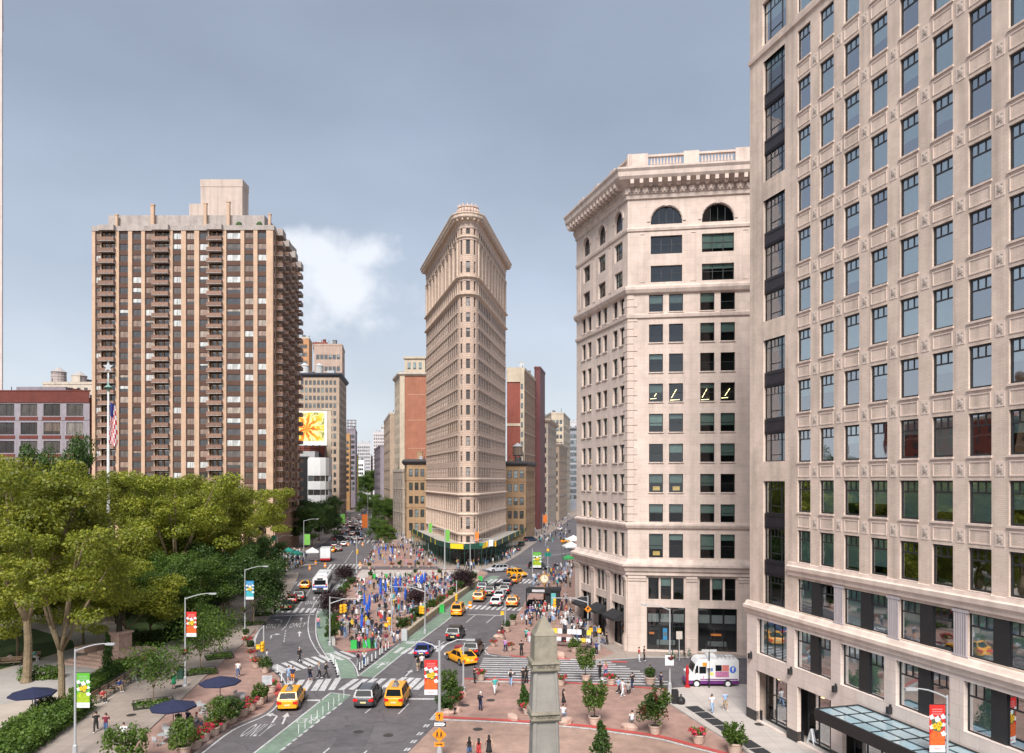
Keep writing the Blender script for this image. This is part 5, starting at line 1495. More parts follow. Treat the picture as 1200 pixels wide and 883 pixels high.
block('far_block','rose tinted slab between the two far pale towers',[(AX(430,1040),1060),(AX(431,1040),1040),(AX(437.5,1040),1040),(AX(437.5,1060),1060)],AZ(535,1040),[mat('rose_facade',(.5,.37,.36),.85,var=.1,scale=.3)],[(1,3,48,4.3,8,1.6,2.3,PANE_FLAT,.6)])
block('far_block','narrow penthouse block on top of the tall pale tower',[(AX(446,965),985),(AX(446,965),965),(AX(454,965),965),(AX(454,965),985)],AZ(499,965),[pale],[(1,3,AZ(501,965),4,1,1.5,2,PANE_FLAT,.5)],base=80.8)
# right side of the avenue, left of the wedge tower
orb=block('orange_flank_building','cream tower with a bare orange brick party wall left of the wedge tower',[(-48.6,318),(-43.8,300),(-33.0,300),(-33.0,320)],62.5,[cream,orange,cream],[(0,4,59,3.9,14,1.2,2.0,PANE_DARK,.8)],cornice=(.9,trimc))
q=MB();q.box(0,1.9,-.3,0,0,62.4);q.build('cream_quoin',[cream],orb)
q=MB();q.box(1.4,9.5,3,14,62.4,68.6);q.box(.9,10,2.5,14.5,68.6,69.4);q.build('penthouse',[cream],orb)
q=MB()
for k in range(3):q.box(2.6+k*2.2,3.8+k*2.2,2.9,2.99,64.5,67.2)
q.build('penthouse_window',[PANE_DARK],orb)
for z in (12,22,33,44,54):q=MB();q.box(3.2,10.7,-.05,0,z,z+.25);q.build('brick_band',[mat('pale_brick_scar',(.50,.28,.19),.9,var=.2)],orb)
gl=block('corner_brownstone','five storey golden brownstone block behind the left corner of the wedge tower',[(-39.5,283),(AX(476.5,262),262),(AX(500,262),262),(-27.5,283)],27.6,[gold],[(0,5,24.5,4.6,5,1.4,2.6,PANE_DARK,1),(1,3,24.5,4.6,5,1.3,2.6,PANE_DARK,.5)],cornice=(1.1,mat('cornice_slate',(.07,.065,.07),.7)),trim=mat('gold_trim',(.34,.21,.12),.85,var=.2))
block('avenue_block','tan low block behind the brownstone on the avenue',[(-46.5,300),(-40.5,284.5),(-33,284.5),(-33,299)],24.5,[stonef],[(1,3,21,4.4,4,1.4,2.2,PANE_DARK,.5),(0,4,21,4.4,6,1.4,2.2,PANE_DARK,.8)],trim=trimc)
block('avenue_block','tan brick block on the right side of the avenue beyond the orange wall',[(-62,372),(-51.2,322),(-42,322),(-45,372)],AZ(485,325),[tan],[(0,9,45,4.1,10,1.4,2.3,PANE_DARK,1)],trim=trimc)
block('avenue_block','dark mauve block far down the right side of the avenue',[(-86,480),(-72,420),(-60,420),(-66,480)],AZ(524,440),[mauve],[(0,10,36,4.1,7,1.4,2.3,PANE_DARK,1)],trim=mauve)
block('avenue_block','low red brick row at the far right end of the avenue',[(-104,620),(-85,520),(-70,520),(-80,620)],AZ(540,560),[brn],[(0,12,30,4.1,6,1.4,2.3,PANE_DARK,1)],trim=trimc)
# right of the wedge tower
gr=block('corner_brownstone','golden brownstone block with water tank behind the right corner of the wedge tower',[(-2.4,285),(-2.2,262),(4.7,262),(8.4,285)],26.9,[gold],[(1,3,24,4.6,5,1.4,2.6,PANE_DARK,.4),(2,6,24,4.6,5,1.5,2.8,PANE_DARK,.8)],cornice=(1.0,mat('cornice_slate',(.07,.065,.07),.7)),trim=mat('gold_trim',(.34,.21,.12),.85,var=.2))
water_tank('brown water tank with a yellow cone roof on the right brownstone',2.0,268,27.2,1.75,3.0,(.24,.17,.13),(.55,.38,.10),2.0)
rb=block('brick_tower','red and cream brick tower right of the wedge tower',[(-2.0,305),(-1.9,288),(4.6,288),(9.7,321)],62.6,[brn,brn,BK('umber_brick',(.33,.22,.155),(.29,.19,.13))],[(2,6,58,4.0,14,1.3,2.2,PANE_DARK,1.5)],trim=cream)
q=MB();q.box(5.0,6.5,-.35,-.0,0,62.4);q.box(-.1,4.999,-.35,0,57.5,62.4);q.box(0,4.999,-.2,0,41,42.0)
for k in range(9):q.box(5.2,6.0,-.42,-.351,26+3.6*k,28+3.6*k,1)
q.build('cream_strip',[cream,PANE_DARK],rb)
block('maroon_slab','dark maroon blank slab beside the red and cream brick tower',[(9.4,322),(9.8,321.5),(11.8,321.5),(14.6,340)],AZ(431,322),[dmar],[],trim=dmar)
block('street_block','ornate weathered stone front on the right avenue',[(12.6,343),(13.0,342),(16.0,342),(22,381)],AZ(492,345),[stonef],[(1,1,44,4.4,9,1.5,2.6,PANE_DARK,.4),(2,8,44,4.4,9,1.7,2.7,PANE_FLAT,1)],cornice=(1.2,stonef),trim=stonef)
block('street_block','tan stone front with bay windows further along the right avenue',[(20,384),(20.5,383),(23.5,383),(31,432)],AZ(520,385),[tan],[(1,1,34,4.4,7,1.5,2.6,PANE_DARK,.4),(2,10,34,4.4,7,1.7,2.7,PANE_FLAT,1)],cornice=(1.0,trimc),trim=trimc)
block('street_block','tall cream tower standing back over the right avenue',[(18,480),(22.5,440),(29.5,440),(37,490)],AZ(484,440),[cream],[(1,3,55,4.2,12,1.5,2.3,PANE_DARK,.5),(2,9,55,4.2,12,1.6,2.3,PANE_DARK,1)],trim=trimc)
block('street_block','grey glass fronted building with mansard roof down the right avenue',[(38,570),(38.2,530),(45,530),(52,580)],AZ(501,530),[mat('grey_glass_front',(.30,.31,.34),.35,var=.15,scale=.4,metal=.2)],[(1,3,52,4.2,11,1.8,2.6,PANE_DARK,.4)],cornice=(1.5,mat('mansard_grey',(.25,.26,.28),.6)),trim=pale)
block('street_block','white distant building at the end of the right avenue',[(40,640),(41,610),(54,610),(62,650)],AZ(494,610),[pale],[(1,5,62,4.2,13,1.5,2.3,PANE_FLAT,.5)],trim=pale)
block('street_block','lilac roofed distant building next to the stone corner',[(60,720),(61,700),(72,700),(76,720)],AZ(490,700),[mauve],[(1,5,72,4.2,14,1.5,2.3,PANE_FLAT,.5)],trim=pale)
# ------------------------------------------------------------------ trees and planting
M['bark']=mat('plane_bark',(.22,.165,.10),.95,var=.35,scale=2.5,bump=.6,bscale=8)
M['bark_dark']=mat('dark_bark',(.07,.05,.035),.95,var=.3,scale=3,bump=.5)
LF_Y=leaf_mat("plane_leaves",(.085,.12,.012),(.21,.235,.022),(.42,.415,.055))
LF_G=leaf_mat('green_leaves',(.028,.065,.01),(.075,.135,.016),(.16,.24,.03))
LF_D=leaf_mat('dark_leaves',(.02,.05,.008),(.05,.10,.016),(.10,.17,.03),.4)
LF_P=leaf_mat('purple_leaves',(.012,.006,.008),(.03,.010,.013),(.06,.02,.02),.2)
LF_H=leaf_mat('hedge_leaves',(.035,.075,.01),(.09,.16,.02),(.17,.26,.04),.35)
FL_R=leaf_mat('pink_red_flowers',(.35,.015,.04),(.55,.03,.07),(.70,.10,.16),.2)
def leaf_mesh(name,centers,radii,nper,leaf,mats,seed=1,flat=.55,inner=.25,mi=None):
 """many leaf-sized bent quads scattered through clumps"""
 rg=np.random.default_rng(seed)
 V=[];MI=[]
 for ci,(c,r) in enumerate(zip(centers,radii)):
  n=nper if np.isscalar(nper) else nper[ci]
  d=rg.normal(size=(n,3));d /= np.linalg.norm(d,axis=1)[:,None]
  rad=(inner + (1-inner)*rg.random(n)**.5)
  pos=np.asarray(c) + d*rad[:,None]*np.asarray(r)
  nm=d*.7 + rg.normal(size=(n,3))*.6 + np.array([0,0,.5]);nm /= np.linalg.norm(nm,axis=1)[:,None]
  t=rg.normal(size=(n,3));t -= nm*(t*nm).sum(1)[:,None];t /= np.linalg.norm(t,axis=1)[:,None]
  b=np.cross(nm,t)
  s=leaf*(.6+.8*rg.random(n))[:,None]
  V.append(np.stack([pos-t*s*.5,pos+b*s*.33+nm*s*.1,pos+t*s*.5,pos-b*s*.33+nm*s*.1],1))
  MI.append(np.full(n,0 if mi is None else mi[ci]))
 V=np.concatenate(V).reshape(-1,3);MI=np.concatenate(MI)
 nq=len(V)//4
 me=bpy.data.meshes.new(name)
 me.vertices.add(len(V));me.vertices.foreach_set('co',V.ravel())
 me.loops.add(nq*4);me.loops.foreach_set('vertex_index',np.arange(nq*4))
 me.polygons.add(nq);me.polygons.foreach_set('loop_start',np.arange(nq)*4);me.polygons.foreach_set('loop_total',np.full(nq,4))
 for m_ in (mats if isinstance(mats,(list,tuple)) else [mats]):me.materials.append(m_)
 me.polygons.foreach_set('material_index',MI)
 me.update(calc_edges=True)
 return me
def plane_tree_meshes(seed,h=24,spread=9,fork=7,lf=LF_Y,nclump=60,nper=310,leaf=.38,low=.42):
 rg=random.Random(seed)
 tr=MB()
 tk=max(.12,min(1,(h/24)**1.5))
 tr.path([(0,0,0),(.1*tk,.05,.6*tk),(.2*tk,.1*tk,fork*.6),(.3*rg.uniform(-1,1)*tk,.2*tk,fork)],[.62*tk,.46*tk,.40*tk,.36*tk],9)
 br=MB();tips=[]
 nl=rg.choice((4,5))
 for k in range(nl):
  a=2*math.pi*(k+rg.uniform(-.25,.25))/nl;p=[(0,.15*tk,fork-.4*tk)];r=.30*tk
  x,y,z=p[0];rs=[r]
  out=rg.uniform(.55,1.0)
  for s in range(4):
   x += math.cos(a)*spread*.19*out*rg.uniform(.7,1.3);y += math.sin(a)*spread*.19*out*rg.uniform(.7,1.3)
   z += (h-fork)*.21*rg.uniform(.8,1.2);a += rg.uniform(-.4,.4);r *= .72
   p.append((x,y,z));rs.append(r)
   if s >= 1:
    for _ in range(2):
     a2=a+rg.uniform(-1.4,1.4);l=spread*.33*rg.uniform(.6,1.2)
     q=(x+math.cos(a2)*l,y+math.sin(a2)*l,z+l*rg.uniform(.1,.7));br.tube((x,y,z),q,r*.55,.04*tk,5);tips.append(q)
  br.path(p,rs,7);tips.append(p[-1])
 cs,rs=[],[]
 for t in tips:
  cs.append(t);k=rg.uniform(1.2,2.1);rs.append((k*1.25,k*1.25,k*.75))
 while len(cs) < nclump:
  a,rr=rg.uniform(0,6.283),spread*math.sqrt(rg.random())
  zz=h*(low+(1-low)*math.sqrt(max(0,1-(rr/spread)**2))*rg.uniform(.35,.97))
  k=rg.uniform(1.0,2.0);cs.append((rr*math.cos(a),rr*math.sin(a),zz));rs.append((k*1.35,k*1.35,k*.7))
 return tr.mesh('trunk',[M['bark']]),br.mesh('limbs',[M['bark']],True),leaf_mesh('crown',cs,rs,nper,leaf,lf,seed)
def make_tree(name,label,loc,meshes,group=None,s=1.0,rz=0,sz=None):
 t=thing(name,label,'tree',(loc[0],loc[1],loc[2] if len(loc) > 2 else .1),rz,group)
 t.scale=(s,s,sz or s)
 for nm,me in zip(('trunk','limbs','crown'),meshes):
  if me:link(nm,me,t)
 return t
PT=[plane_tree_meshes(11+i,24,9.2,7) for i in range(3)]
PG=plane_tree_meshes(41,15,6.5,3.5,LF_G,64,340,.33,.25)
PD=plane_tree_meshes(51,13,6.0,3.0,LF_D,64,360,.33,.2)
trees=[(-50,79,0,.95),(-42.5,72.5,1,.70),(-64,93,2,.98),(-69,88,1,1.0),(-83,100,0,1.06),(-51,117,1,.92),(-75,112,2,1.0),(-92,118,2,1.05),
         (-51,131,0,.86),(-66,138,1,.92),(-90,140,0,1.02),(-85,134,2,1.0),(-53,152,2,.84),(-68,158,0,.9),(-104,145,1,1.05),(-86,162,1,.95),(-57,172,1,.8),(-73,178,2,.84),(-92,182,0,.9),(-110,172,2,1.0),(-98,92,1,1.0),(-66,68,2,.9)]
tl=['plane tree with bare forked trunk standing in the gravel at the left edge','leaning plane tree beside the hedge and the green banner lamp','yellow green plane tree behind the monument steps','plane tree at the left edge with low pale limbs','tall plane tree at the far left of the park','plane tree beside the flagpole towards the avenue','plane tree just left of the flagpole','broad plane tree filling the left edge below the red block',
      'plane tree rising over the red banner lamp','plane tree in the middle of the canopy right of the flagpole','plane tree before the red brick block','plane tree in front of the flagpole top','plane tree over the benches by the blue banner lamp','plane tree in the second row before the apartment tower','back row plane tree before the left end of the red block','plane tree below the centre of the apartment tower','last plane tree at the street corner before the apartment tower','plane tree touching the right part of the apartment tower','plane tree touching the left part of the apartment tower','rear plane tree under the white roof at the far left','shaded plane tree at the extreme left margin','near plane tree cut by the left margin']
for i,(x,y,v,s) in enumerate(trees):
 make_tree('plane_tree',tl[i],(x,y),PT[v],'plane trees of the park',s,i*1.7)
for (px,y,s,lb) in ((262,118,.78,'dark round tree over the benches near the blue banner'),(236,104,.72,'mid green tree behind the red banner lamp'),(176,98,.62,'green tree behind the monument in the park'),(205,110,.7,'bushy green tree between the monument and red banner lamp'),(290,142,.72,'dark tree by the far end of the park sidewalk'),(315,160,.55,'small dark tree by the crossing at the end of the park')):
 make_tree('park_tree',lb,(AX(px,y),y),PD if px in (262,290,315) else PG,'understorey trees of the park',s,px)
PY=plane_tree_meshes(43,13,7.5,4,LF_Y,64,330,.35,.3)
for k,(px,y,s,lb) in enumerate(((20,88,.9,'low yellow green tree at the left margin below the plane trees'),(98,96,.85,'low yellow green tree drooping over the monument pedestal'),(148,92,.75,'low yellow green tree between monument and red banner lamp'),(118,112,.9,'yellow green understorey tree in front of the flagpole foot'),(60,110,1.0,'yellow green understorey tree over the navy umbrella'),(190,122,1.0,'yellow green understorey tree behind the red banner'),(232,128,.95,'yellow green understorey tree left of the blue banner'),(5,118,1.1,'yellow green understorey tree far left under the canopy'))):
 make_tree('park_tree',lb,(AX(px,y),y),PY,'yellow understorey trees of the park',s,px)
make_tree('park_tree','dark green pointed tree standing above the yellow canopy at the left',(AX(70,125),125),PD,None,.72,1,1.95)
ST=plane_tree_meshes(61,9.5,4.4,2.6,LF_D,60,190,.30,.25)
make_tree('street_tree','dark street tree beside the blue banner lamp post',(*G(297,733),.13),ST,None,1.02,.4)
make_tree('street_tree','dark bushy tree on the left pavement before the white block',(AX(372,260),262,.13),PD,None,1.05,1)
make_tree('street_tree','second bushy tree on the left pavement before the white block',(AX(366,238),238,.13),PD,None,.95,3)
make_tree('street_tree','third bushy tree nearer the white block corner',(AX(384,290),290,.13),PD,None,.9,2)
for px,d,s,lb in ((432,395,.95,'round tree standing in the middle of the far avenue'),(451,330,.85,'wide green tree before the brownstone on the avenue'),(463,318,.9,'green tree beside the brownstone corner'),(444,252,.55,'low green bush tree on the plaza by the blue umbrellas'),(452,232,.5,'low shrub tree at the head of the avenue plaza')):
 make_tree('street_tree',lb,(AX(px,d),d,.02),PG,'trees along the avenue',s,px)
for k,(px,s) in enumerate(((424,1.7),(433,2.1),(442,1.8),(449,1.5))):
 make_tree('square_tree',('leftmost','tallest','rounded right','small rightmost')[k]+' tree of the square closing the avenue',(AX(px,760),760+k*8),PG,'trees of the far square',s,k)
SM=plane_tree_meshes(71,5.2,1.7,1.6,LF_G,34,70,.24,.35)
PU=plane_tree_meshes(72,5.6,2.3,1.0,LF_P,60,130,.28,.2)
make_tree('purple_tree','large purple leaved tree at the left tip of the crowded plaza',(*G(390,722),.02),PU,None,.64)
make_tree('purple_tree','purple leaved tree beside the bus at the crossing',(*G(404,684),.02),PU,None,.6,2)
make_tree('purple_tree','purple leaved tree among the plaza tables',(*G(487,713),.02),PU,None,.5,1)
make_tree('purple_tree','purple leaved tree behind the planters near the black cars',(*G(543,692),.02),PU,None,.66,3)
SMt=[(180,827,'small street tree in the square bed beside the navy umbrellas',.95),(235,789,'small street tree beside the red banner lamp',1.05),(257,771,'small street tree with a round bed up the sidewalk',.95),(310,727,'slender tree beside the road bend',.6)]
for px,py,lb,s in SMt:
 make_tree('sidewalk_tree',lb,(*G(px,py),.13),SM,'young trees along the park sidewalk',s,px)
def bed(px,py,w,d,label):
 t=thing('tree_bed',label,'planting bed',(*G(px,py),.13),.5)
 b=MB()
 for a,c in (((-w,-d),(w,-d)),((w,-d),(w,d)),((w,d),(-w,d)),((-w,d),(-w,-d))):
  b.tube((*a,.35),(*c,.35),.03,n=4);b.tube((*a,.08),(*c,.08),.05,n=4)
  for q in (0,.25,.5,.75):x,y=a[0]+(c[0]-a[0])*q,a[1]+(c[1]-a[1])*q;b.tube((x,y,0),(x,y,.36),.02,n=4)
 b.build('rail',[M['iron']],t)
 link('ground_cover',leaf_mesh('ground_cover',[(rnd(-w*.8,w*.8),rnd(-d*.8,d*.8),.15) for _ in range(24)],[(.5,.5,.3)]*24,40,.2,LF_H,int(px)),t)
for px,py,w,d,lb in ((180,828,1.7,1.1,'railed bed of shrubs under the nearest street tree'),(236,790,1.5,1.0,'railed bed under the tree by the red banner'),(257,772,1.5,1.1,'railed bed further up the park sidewalk'),(297,733,1.5,1.0,'low round bed under the dark street tree'),(308,722,1.3,.9,'low bed beside the road bend')):
 bed(px,py,w,d,lb)
def hedge(label,pts,w,h,nm='hedge',lf=LF_H,dens=90):
 a=[G(*p) for p in pts];t=thing(nm,label,'hedge',(*a[0],.1))
 cs=[];rs=[]
 for i in range(len(a)-1):
  L_=math.hypot(a[i+1][0]-a[i][0],a[i+1][1]-a[i][1]);n=max(2,int(L_/.7))
  dx,dy=(a[i+1][0]-a[i][0])/L_,(a[i+1][1]-a[i][1])/L_
  for k in range(n):
   for s in range(max(1,int(w/.7))):
    o=(s+.5)/max(1,int(w/.7))*w-w/2
    for z in (h*.3,h*.8):
     cs.append((a[i][0]-a[0][0]+dx*L_*k/n-dy*o+rnd(-.1,.1),a[i][1]-a[0][1]+dy*L_*k/n+dx*o+rnd(-.1,.1),z+rnd(-.12,.12)));rs.append((.55,.55,h*.34))
 link('foliage',leaf_mesh('foliage',cs,rs,dens,.22,lf,len(cs)),t)
 b=MB()
 for c in cs[::3]:b.tube((c[0],c[1],0),(c[0],c[1],c[2]),.03,.015,4)
 stuff(b.build('stems',[M['bark_dark']],t))
hedge('wide clipped hedge along the park sidewalk at the lower left',[(-10,897),(25,873),(60,850),(86,832)],4.2,1.3)
hedge('clipped hedge strip behind the benches',[(92,822),(112,806),(130,794),(148,783)],1.8,1.1)
hedge('light green hedge along the gravel by the plane tree trunks',[(28,798),(50,797),(76,796)],1.6,1.2)
hedge('dark hedge below the trees by the upper benches',[(205,752),(228,728),(250,707),(268,692)],3.0,1.6,lf=LF_D)
hedge('dark hedge behind the monument terrace',[(150,760),(178,758),(196,756)],2.5,1.8,lf=LF_D)
def yew(label,px,py,h,r,z=.1):
 t=thing('conifer',label,'conifer',(*G(px,py),z))
 cs=[(rnd(-.15,.15)*r,rnd(-.15,.15)*r,h*(k+.5)/14) for k in range(14)]
 rs=[(r*(1.05-.95*(k/14)**1.4)*rnd(.85,1.1),)*2+(h*.07,) for k in range(14)]
 link('foliage',leaf_mesh('foliage',cs,rs,150,.2,LF_D,int(px)),t)
 b=MB();b.tube((0,0,0),(0,0,h*.9),.09,.02,6);b.build('trunk',[M['bark_dark']],t)
yew('dark columnar conifer before the pink monument steps',126,800,5.0,.75)
yew('dark conifer at the bottom right of the obelisk',705,905,3.6,1.15,.02)
yew('small dark conifer in a pot left of the obelisk',614,834,1.9,.6,.5)
# pots: terracotta coloured tubs with shrubs, flowers or clipped balls
POTM=mat('terracotta_pot',(.50,.38,.31),.85,var=.15,scale=3,obj=.15,bump=.2)
SOIL=mat('soil',(.035,.025,.018),.95)
pb_=MB();pb_.lathe(0,0,[(.36,0),(.44,.08),(.56,.7),(.62,.76),(.62,.88),(.54,.89),(.5,.8)],14);POT=pb_.mesh('pot',[POTM,SOIL])
sb_=MB();sb_.lathe(0,0,[(.1,.78),(.5,.8)],12);SOILM=sb_.mesh('soil',[SOIL])
def clump(nm,n,sx,sz,z0,nper,leaf,mats,seed,mi=None):
 rg=random.Random(seed);cs=[];rs=[]
 for _ in range(n):
  a,r=rg.uniform(0,6.28),sx*math.sqrt(rg.random());cs.append((r*math.cos(a),r*math.sin(a),z0+rg.uniform(.1,1)*sz));k=rg.uniform(.22,.4);rs.append((k*sx,k*sx,k*sz*.8+.05))
 return leaf_mesh(nm,cs,rs,nper,leaf,mats,seed,mi=[rg.choice(mi) for _ in cs] if mi else None)
LF_B=leaf_mat('bush_leaves',(.045,.085,.012),(.10,.17,.025),(.20,.28,.05))
tt_=MB();tt_.path([(0,0,.8),(.04,.02,1.4),(-.03,0,2.1)],[.06,.05,.03],6);TRK=tt_.mesh('stem',[M['bark_dark']])
POTK={'flower':[clump('flowers',22,.75,.5,.85,40,.15,[LF_H,FL_R],3,(0,0,1,0,1))],
  'bush':[clump('shrub',40,1.4,1.9,.95,34,.24,[LF_B],4),TRK],
  'shrub':[clump('shrub',26,.8,1.2,.9,60,.18,[LF_G],5)],
  'ball':[clump('shrub',22,.5,.8,.9,60,.14,[LF_D],6)],
  'fbush':[clump('shrub',34,1.1,1.3,.9,55,.2,[LF_D,FL_R],7,(0,0,0,0,0,0,1))]}
POTK['tree']=[clump('crown',44,1.15,2.2,1.75,48,.22,[LF_B],8),TRK]
POTK['lily']=[clump('crown',46,1.4,2.4,1.5,55,.24,[LF_G,LF_D,leaf_mat('rust_leaves',(.10,.03,.015),(.16,.05,.025),(.24,.09,.04))],9,(0,0,1,1,0,0,0,2)),TRK]
def pot(kind,px,py,label,s=1.0,z=.02,group='planted tubs'):
 t=thing('planter',label,'planter',(*G(px,py),z),rnd(0,6),group);t.scale=(s*.87,s*.87,s*.87)
 link('pot',POT,t);link('soil',SOILM,t)
 for me in POTK[kind]:link(me.name.split('.')[0],me,t)
 return t
P_=[('bush',216,886,'large green bush in a tub at the bottom of the row'),('flower',229,878,'red flower tub beside the lowest big bush'),('flower',239.5,869,'pink flower tub second in the kerb row'),('flower',250.5,862.5,'pink flower tub third in the kerb row'),
      ('bush',259,857,'wide green bush in a tub beside the navy umbrella'),('fbush',271.5,848,'flowering shrub tub behind the wide green bush'),('flower',284.5,840,'pink flower tub before the yellow taxi'),('flower',294,833.5,'pale pink flower tub near the menu board'),('shrub',304.5,826,'dark leafy shrub tub closest to the red corner'),
      ('flower',318,812,'low flower tub on the red corner'),('flower',300,783,'red flower tub under the traffic light',.9),('shrub',311,789,'green shrub tub at the crosswalk end',.9),('flower',295,772,'flower tub above the traffic light',.85),('ball',294,765,'ball shaped shrub tub on the bend',.9),('flower',289,757,'red flower tub on the bend',.9),('ball',288,750,'topmost ball shrub on the bend',.9),
      ('tree',696.5,850,'round potted tree in the middle of the right plaza',1.0),('lily',767.5,861,'loose potted tree with reddish tips',1.0),('flower',818.5,872,'red flower tub on the plaza edge',1.0),('shrub',861,884,'green shrub tub at the bottom right corner',1.2),
      ('tree',686.5,799,'potted tree on the edge of the zebra crossing',.95),('tree',525.5,826,'potted tree beside the red banner pole',.85),('fbush',522,838,'flowering tub under the banner pole',.85),('fbush',533,829,'flowering tub behind the seated person',.85),('flower',563,798,'red flower tub beside the person in black',.95),
      ('flower',657,804,'red flower tub right of the obelisk on the crossing',.9),('flower',716,803,'rust flower tub between walkers on the red line',.9),('ball',762,803,'cone shaped shrub tub on the red line',1.1),('shrub',673,765,'shrub tub beside the white street stall',.9),
      ('ball',594,741,'dark ball shrub tub on the island edge',1.0),('ball',601,733,'second dark ball shrub tub on the island',1.0),('flower',597,763,'red flower tub on the island tip',.8),('flower',578,758,'small flower tub by the red corner post',.7),('flower',588,748,'flower tub along the island kerb',.8),
      ('flower',618,838,'flower tub hidden partly by the obelisk',.8),('bush',147,899,'leafy bush at the bottom edge of the park sidewalk',1.1)]
for a in P_:pot(a[0],a[1],a[2],a[3],a[4] if len(a) > 4 else 1.0,.02)
# flower strip and shrubs behind the granite barrier on the plaza, small trees at the 23rd crossing
k_=0
for i in range(16):
 t=i/15;px,py=475+(556-475)*t,742+(683-742)*t
 pot(('fbush','flower','shrub','fbush')[i % 4],px-2,py-1,'planting tub number %s along the granite wall of the plaza, counted from the crossing' % ('first second third fourth fifth sixth seventh eighth ninth tenth eleventh twelfth thirteenth fourteenth fifteenth last'.split()[i]),.75+.25*(i % 3 == 0))
for i,(px,py) in enumerate(((389,752),(388,742),(390,735),(394,715),(402,700),(406,694),(412,688),(399,744))):
 pot(('fbush','shrub')[i % 2],px,py,'shrub tub on the left rim of the crowded plaza, ' + ('nearest the crosswalk','second up','third up','by the purple tree','fifth up','sixth up','by the bus','behind the signal')[i],.9)
for i,px in enumerate((433,459,468,480,490,503)):
 pot('ball' if i % 2 == 0 else 'flower',px,667-(i > 0)*1.5,('leftmost','second','third','fourth','fifth','rightmost')[i]+' small tub of the row along the cross street',.9)
for i,(px,py) in enumerate(((434,679),(487,676),(515,676))):
 pot('ball',px,py,('left','middle','right')[i]+' round shrub by the green blocks',1.0)
# ------------------------------------------------------------------ street furniture
M['yellow_signal']=mat('signal_yellow',(.80,.42,.01),.5,var=.08)
M['orange_sign']=mat('sign_orange',(.85,.27,.01),.5,var=.05)
M['navy']=mat('umbrella_navy',(.018,.022,.06),.8,var=.15)
M['blue']=mat('umbrella_blue',(.02,.09,.48),.7,var=.15,obj=.15)
M['wood']=mat('bench_wood',(.30,.20,.13),.8,var=.3,scale=4)
M['white']=mat('white_enamel',(.78,.78,.78),.5,var=.05)
M['pole_grey']=mat('pole_grey',(.46,.47,.48),.45,metal=.2,var=.08,scale=2)
M['brick_pink']=mat('pink_granite',(.52,.36,.29),.85,var=.2,scale=2,bump=.4,bscale=9)
M['granite_buff']=masonry('buff_granite_wall',(.50,.40,.29),(.46,.37,.27),(.3,.24,.18),1.2,.4,.02)
M['green_bright']=mat('bright_green',(.03,.42,.07),.6,var=.08)
M['teal']=mat('sign_teal',(.01,.20,.15),.5,var=.05)
M['black']=mat('matt_black',(.015,.015,.016),.6,var=.1)
M['red']=mat('bright_red',(.42,.012,.015),.5,var=.1)
M['glow_walk']=mat('signal_amber_lens',(.9,.35,.03),.4,var=0,emit=.5)
M['glow_red']=mat('signal_red_lens',(.75,.04,.02),.4,var=0,emit=.6)
M['lens_dark']=mat('signal_dark_lens',(.04,.03,.01),.3)
BC={'red':((.66,.025,.018),(.70,.12,.02)),'green':((.10,.42,.03),(.33,.46,.02)),'blue':((.02,.24,.48),(.06,.40,.46))}
BAN={k:mat('banner_'+k,c[0],.6,var=.08,scale=2) for k,c in BC.items()}
BAN.update({'lime':mat('banner_lime',(.16,.42,.07),.6,var=.12,scale=1.2),'orange':mat('banner_orange',(.80,.20,.03),.6,var=.1,scale=1.2)})
BLO={}
def blossoms(kind):
 """the printed flower picture of the big banners: foot strip, lower field, petals and centres, all flat print"""
 if kind in BLO:return BLO[kind]
 yl=mat('print_yellow',(.80,.50,.02),.6,var=.1);gr=mat('print_shade',(.10,.12,.06),.6,var=.3,scale=5)
 ms=[M['white'],mat('print_field_'+kind,BC[kind][1],.6,var=.35,scale=6),yl,gr,mat('print_letter_'+kind,tuple(q*.6+.2 for q in BC[kind][0]),.6)]
 b=MB()
 for s in (-1,1):
  def P(pts,m,o):b.poly([(x,s*(.017+o*.002),z) for x,z in pts],m)
  def disc(x,z,r,m,o,n=9,wob=.0):P([(x+r*(1+wob*math.cos(3*k))*math.cos(6.283*k/n),z+r*(1+wob*math.cos(3*k))*math.sin(6.283*k/n)) for k in range(n)],m,o)
  P([(.0,-2.4),(.9,-2.4),(.9,-2.05),(.0,-2.05)],0,0);P([(0.02,-2.04),(.88,-2.04),(.88,-1.5),(.7,-1.3),(.45,-1.22),(.2,-1.3),(.02,-1.5)],1,0)
  for k in range(3):P([(.15,-.2-.12*k),(.75,-.2-.12*k),(.75,-.25-.12*k),(.15,-.25-.12*k)],4,0)
  P([(.25,-2.2),(.65,-2.2),(.65,-2.25),(.25,-2.25)],4,1)
  disc(.45,-1.0,.38,3,1,10,.2)
  for x,z,r in ((.12,-.62,.13),(.78,-.6,.13),(.12,-1.12,.12),(.8,-1.45,.14),(.45,-.72,.16),(.8,-1.0,.1)):disc(x,z,r,0,2,9,.25)
  for x,z,r in ((.3,-1.08,.15),(.58,-.98,.16),(.52,-1.2,.11)):disc(x,z,r,2,3,9,.15)
  for x,z,r in ((.3,-1.08,.05),(.58,-.98,.055)):disc(x,z,r,1,4,7)
 BLO[kind]=b.mesh('print',ms);return BLO[kind]
def banner(parent,x,z,w,h,kind,rz=0):
 me_k=('ban',kind)
 if me_k not in WCACHE:
  b=MB();b.box(0,.9,-.012,.012,-2.4,0)
  WCACHE[me_k]=b.mesh('banner',[BAN[kind]])
 o=link('banner',WCACHE[me_k],parent,(x,-.0,z),rz);o.scale=(w/.9,1,h/2.4)
 if kind in BC:link('print',blossoms(kind),o)
 return o
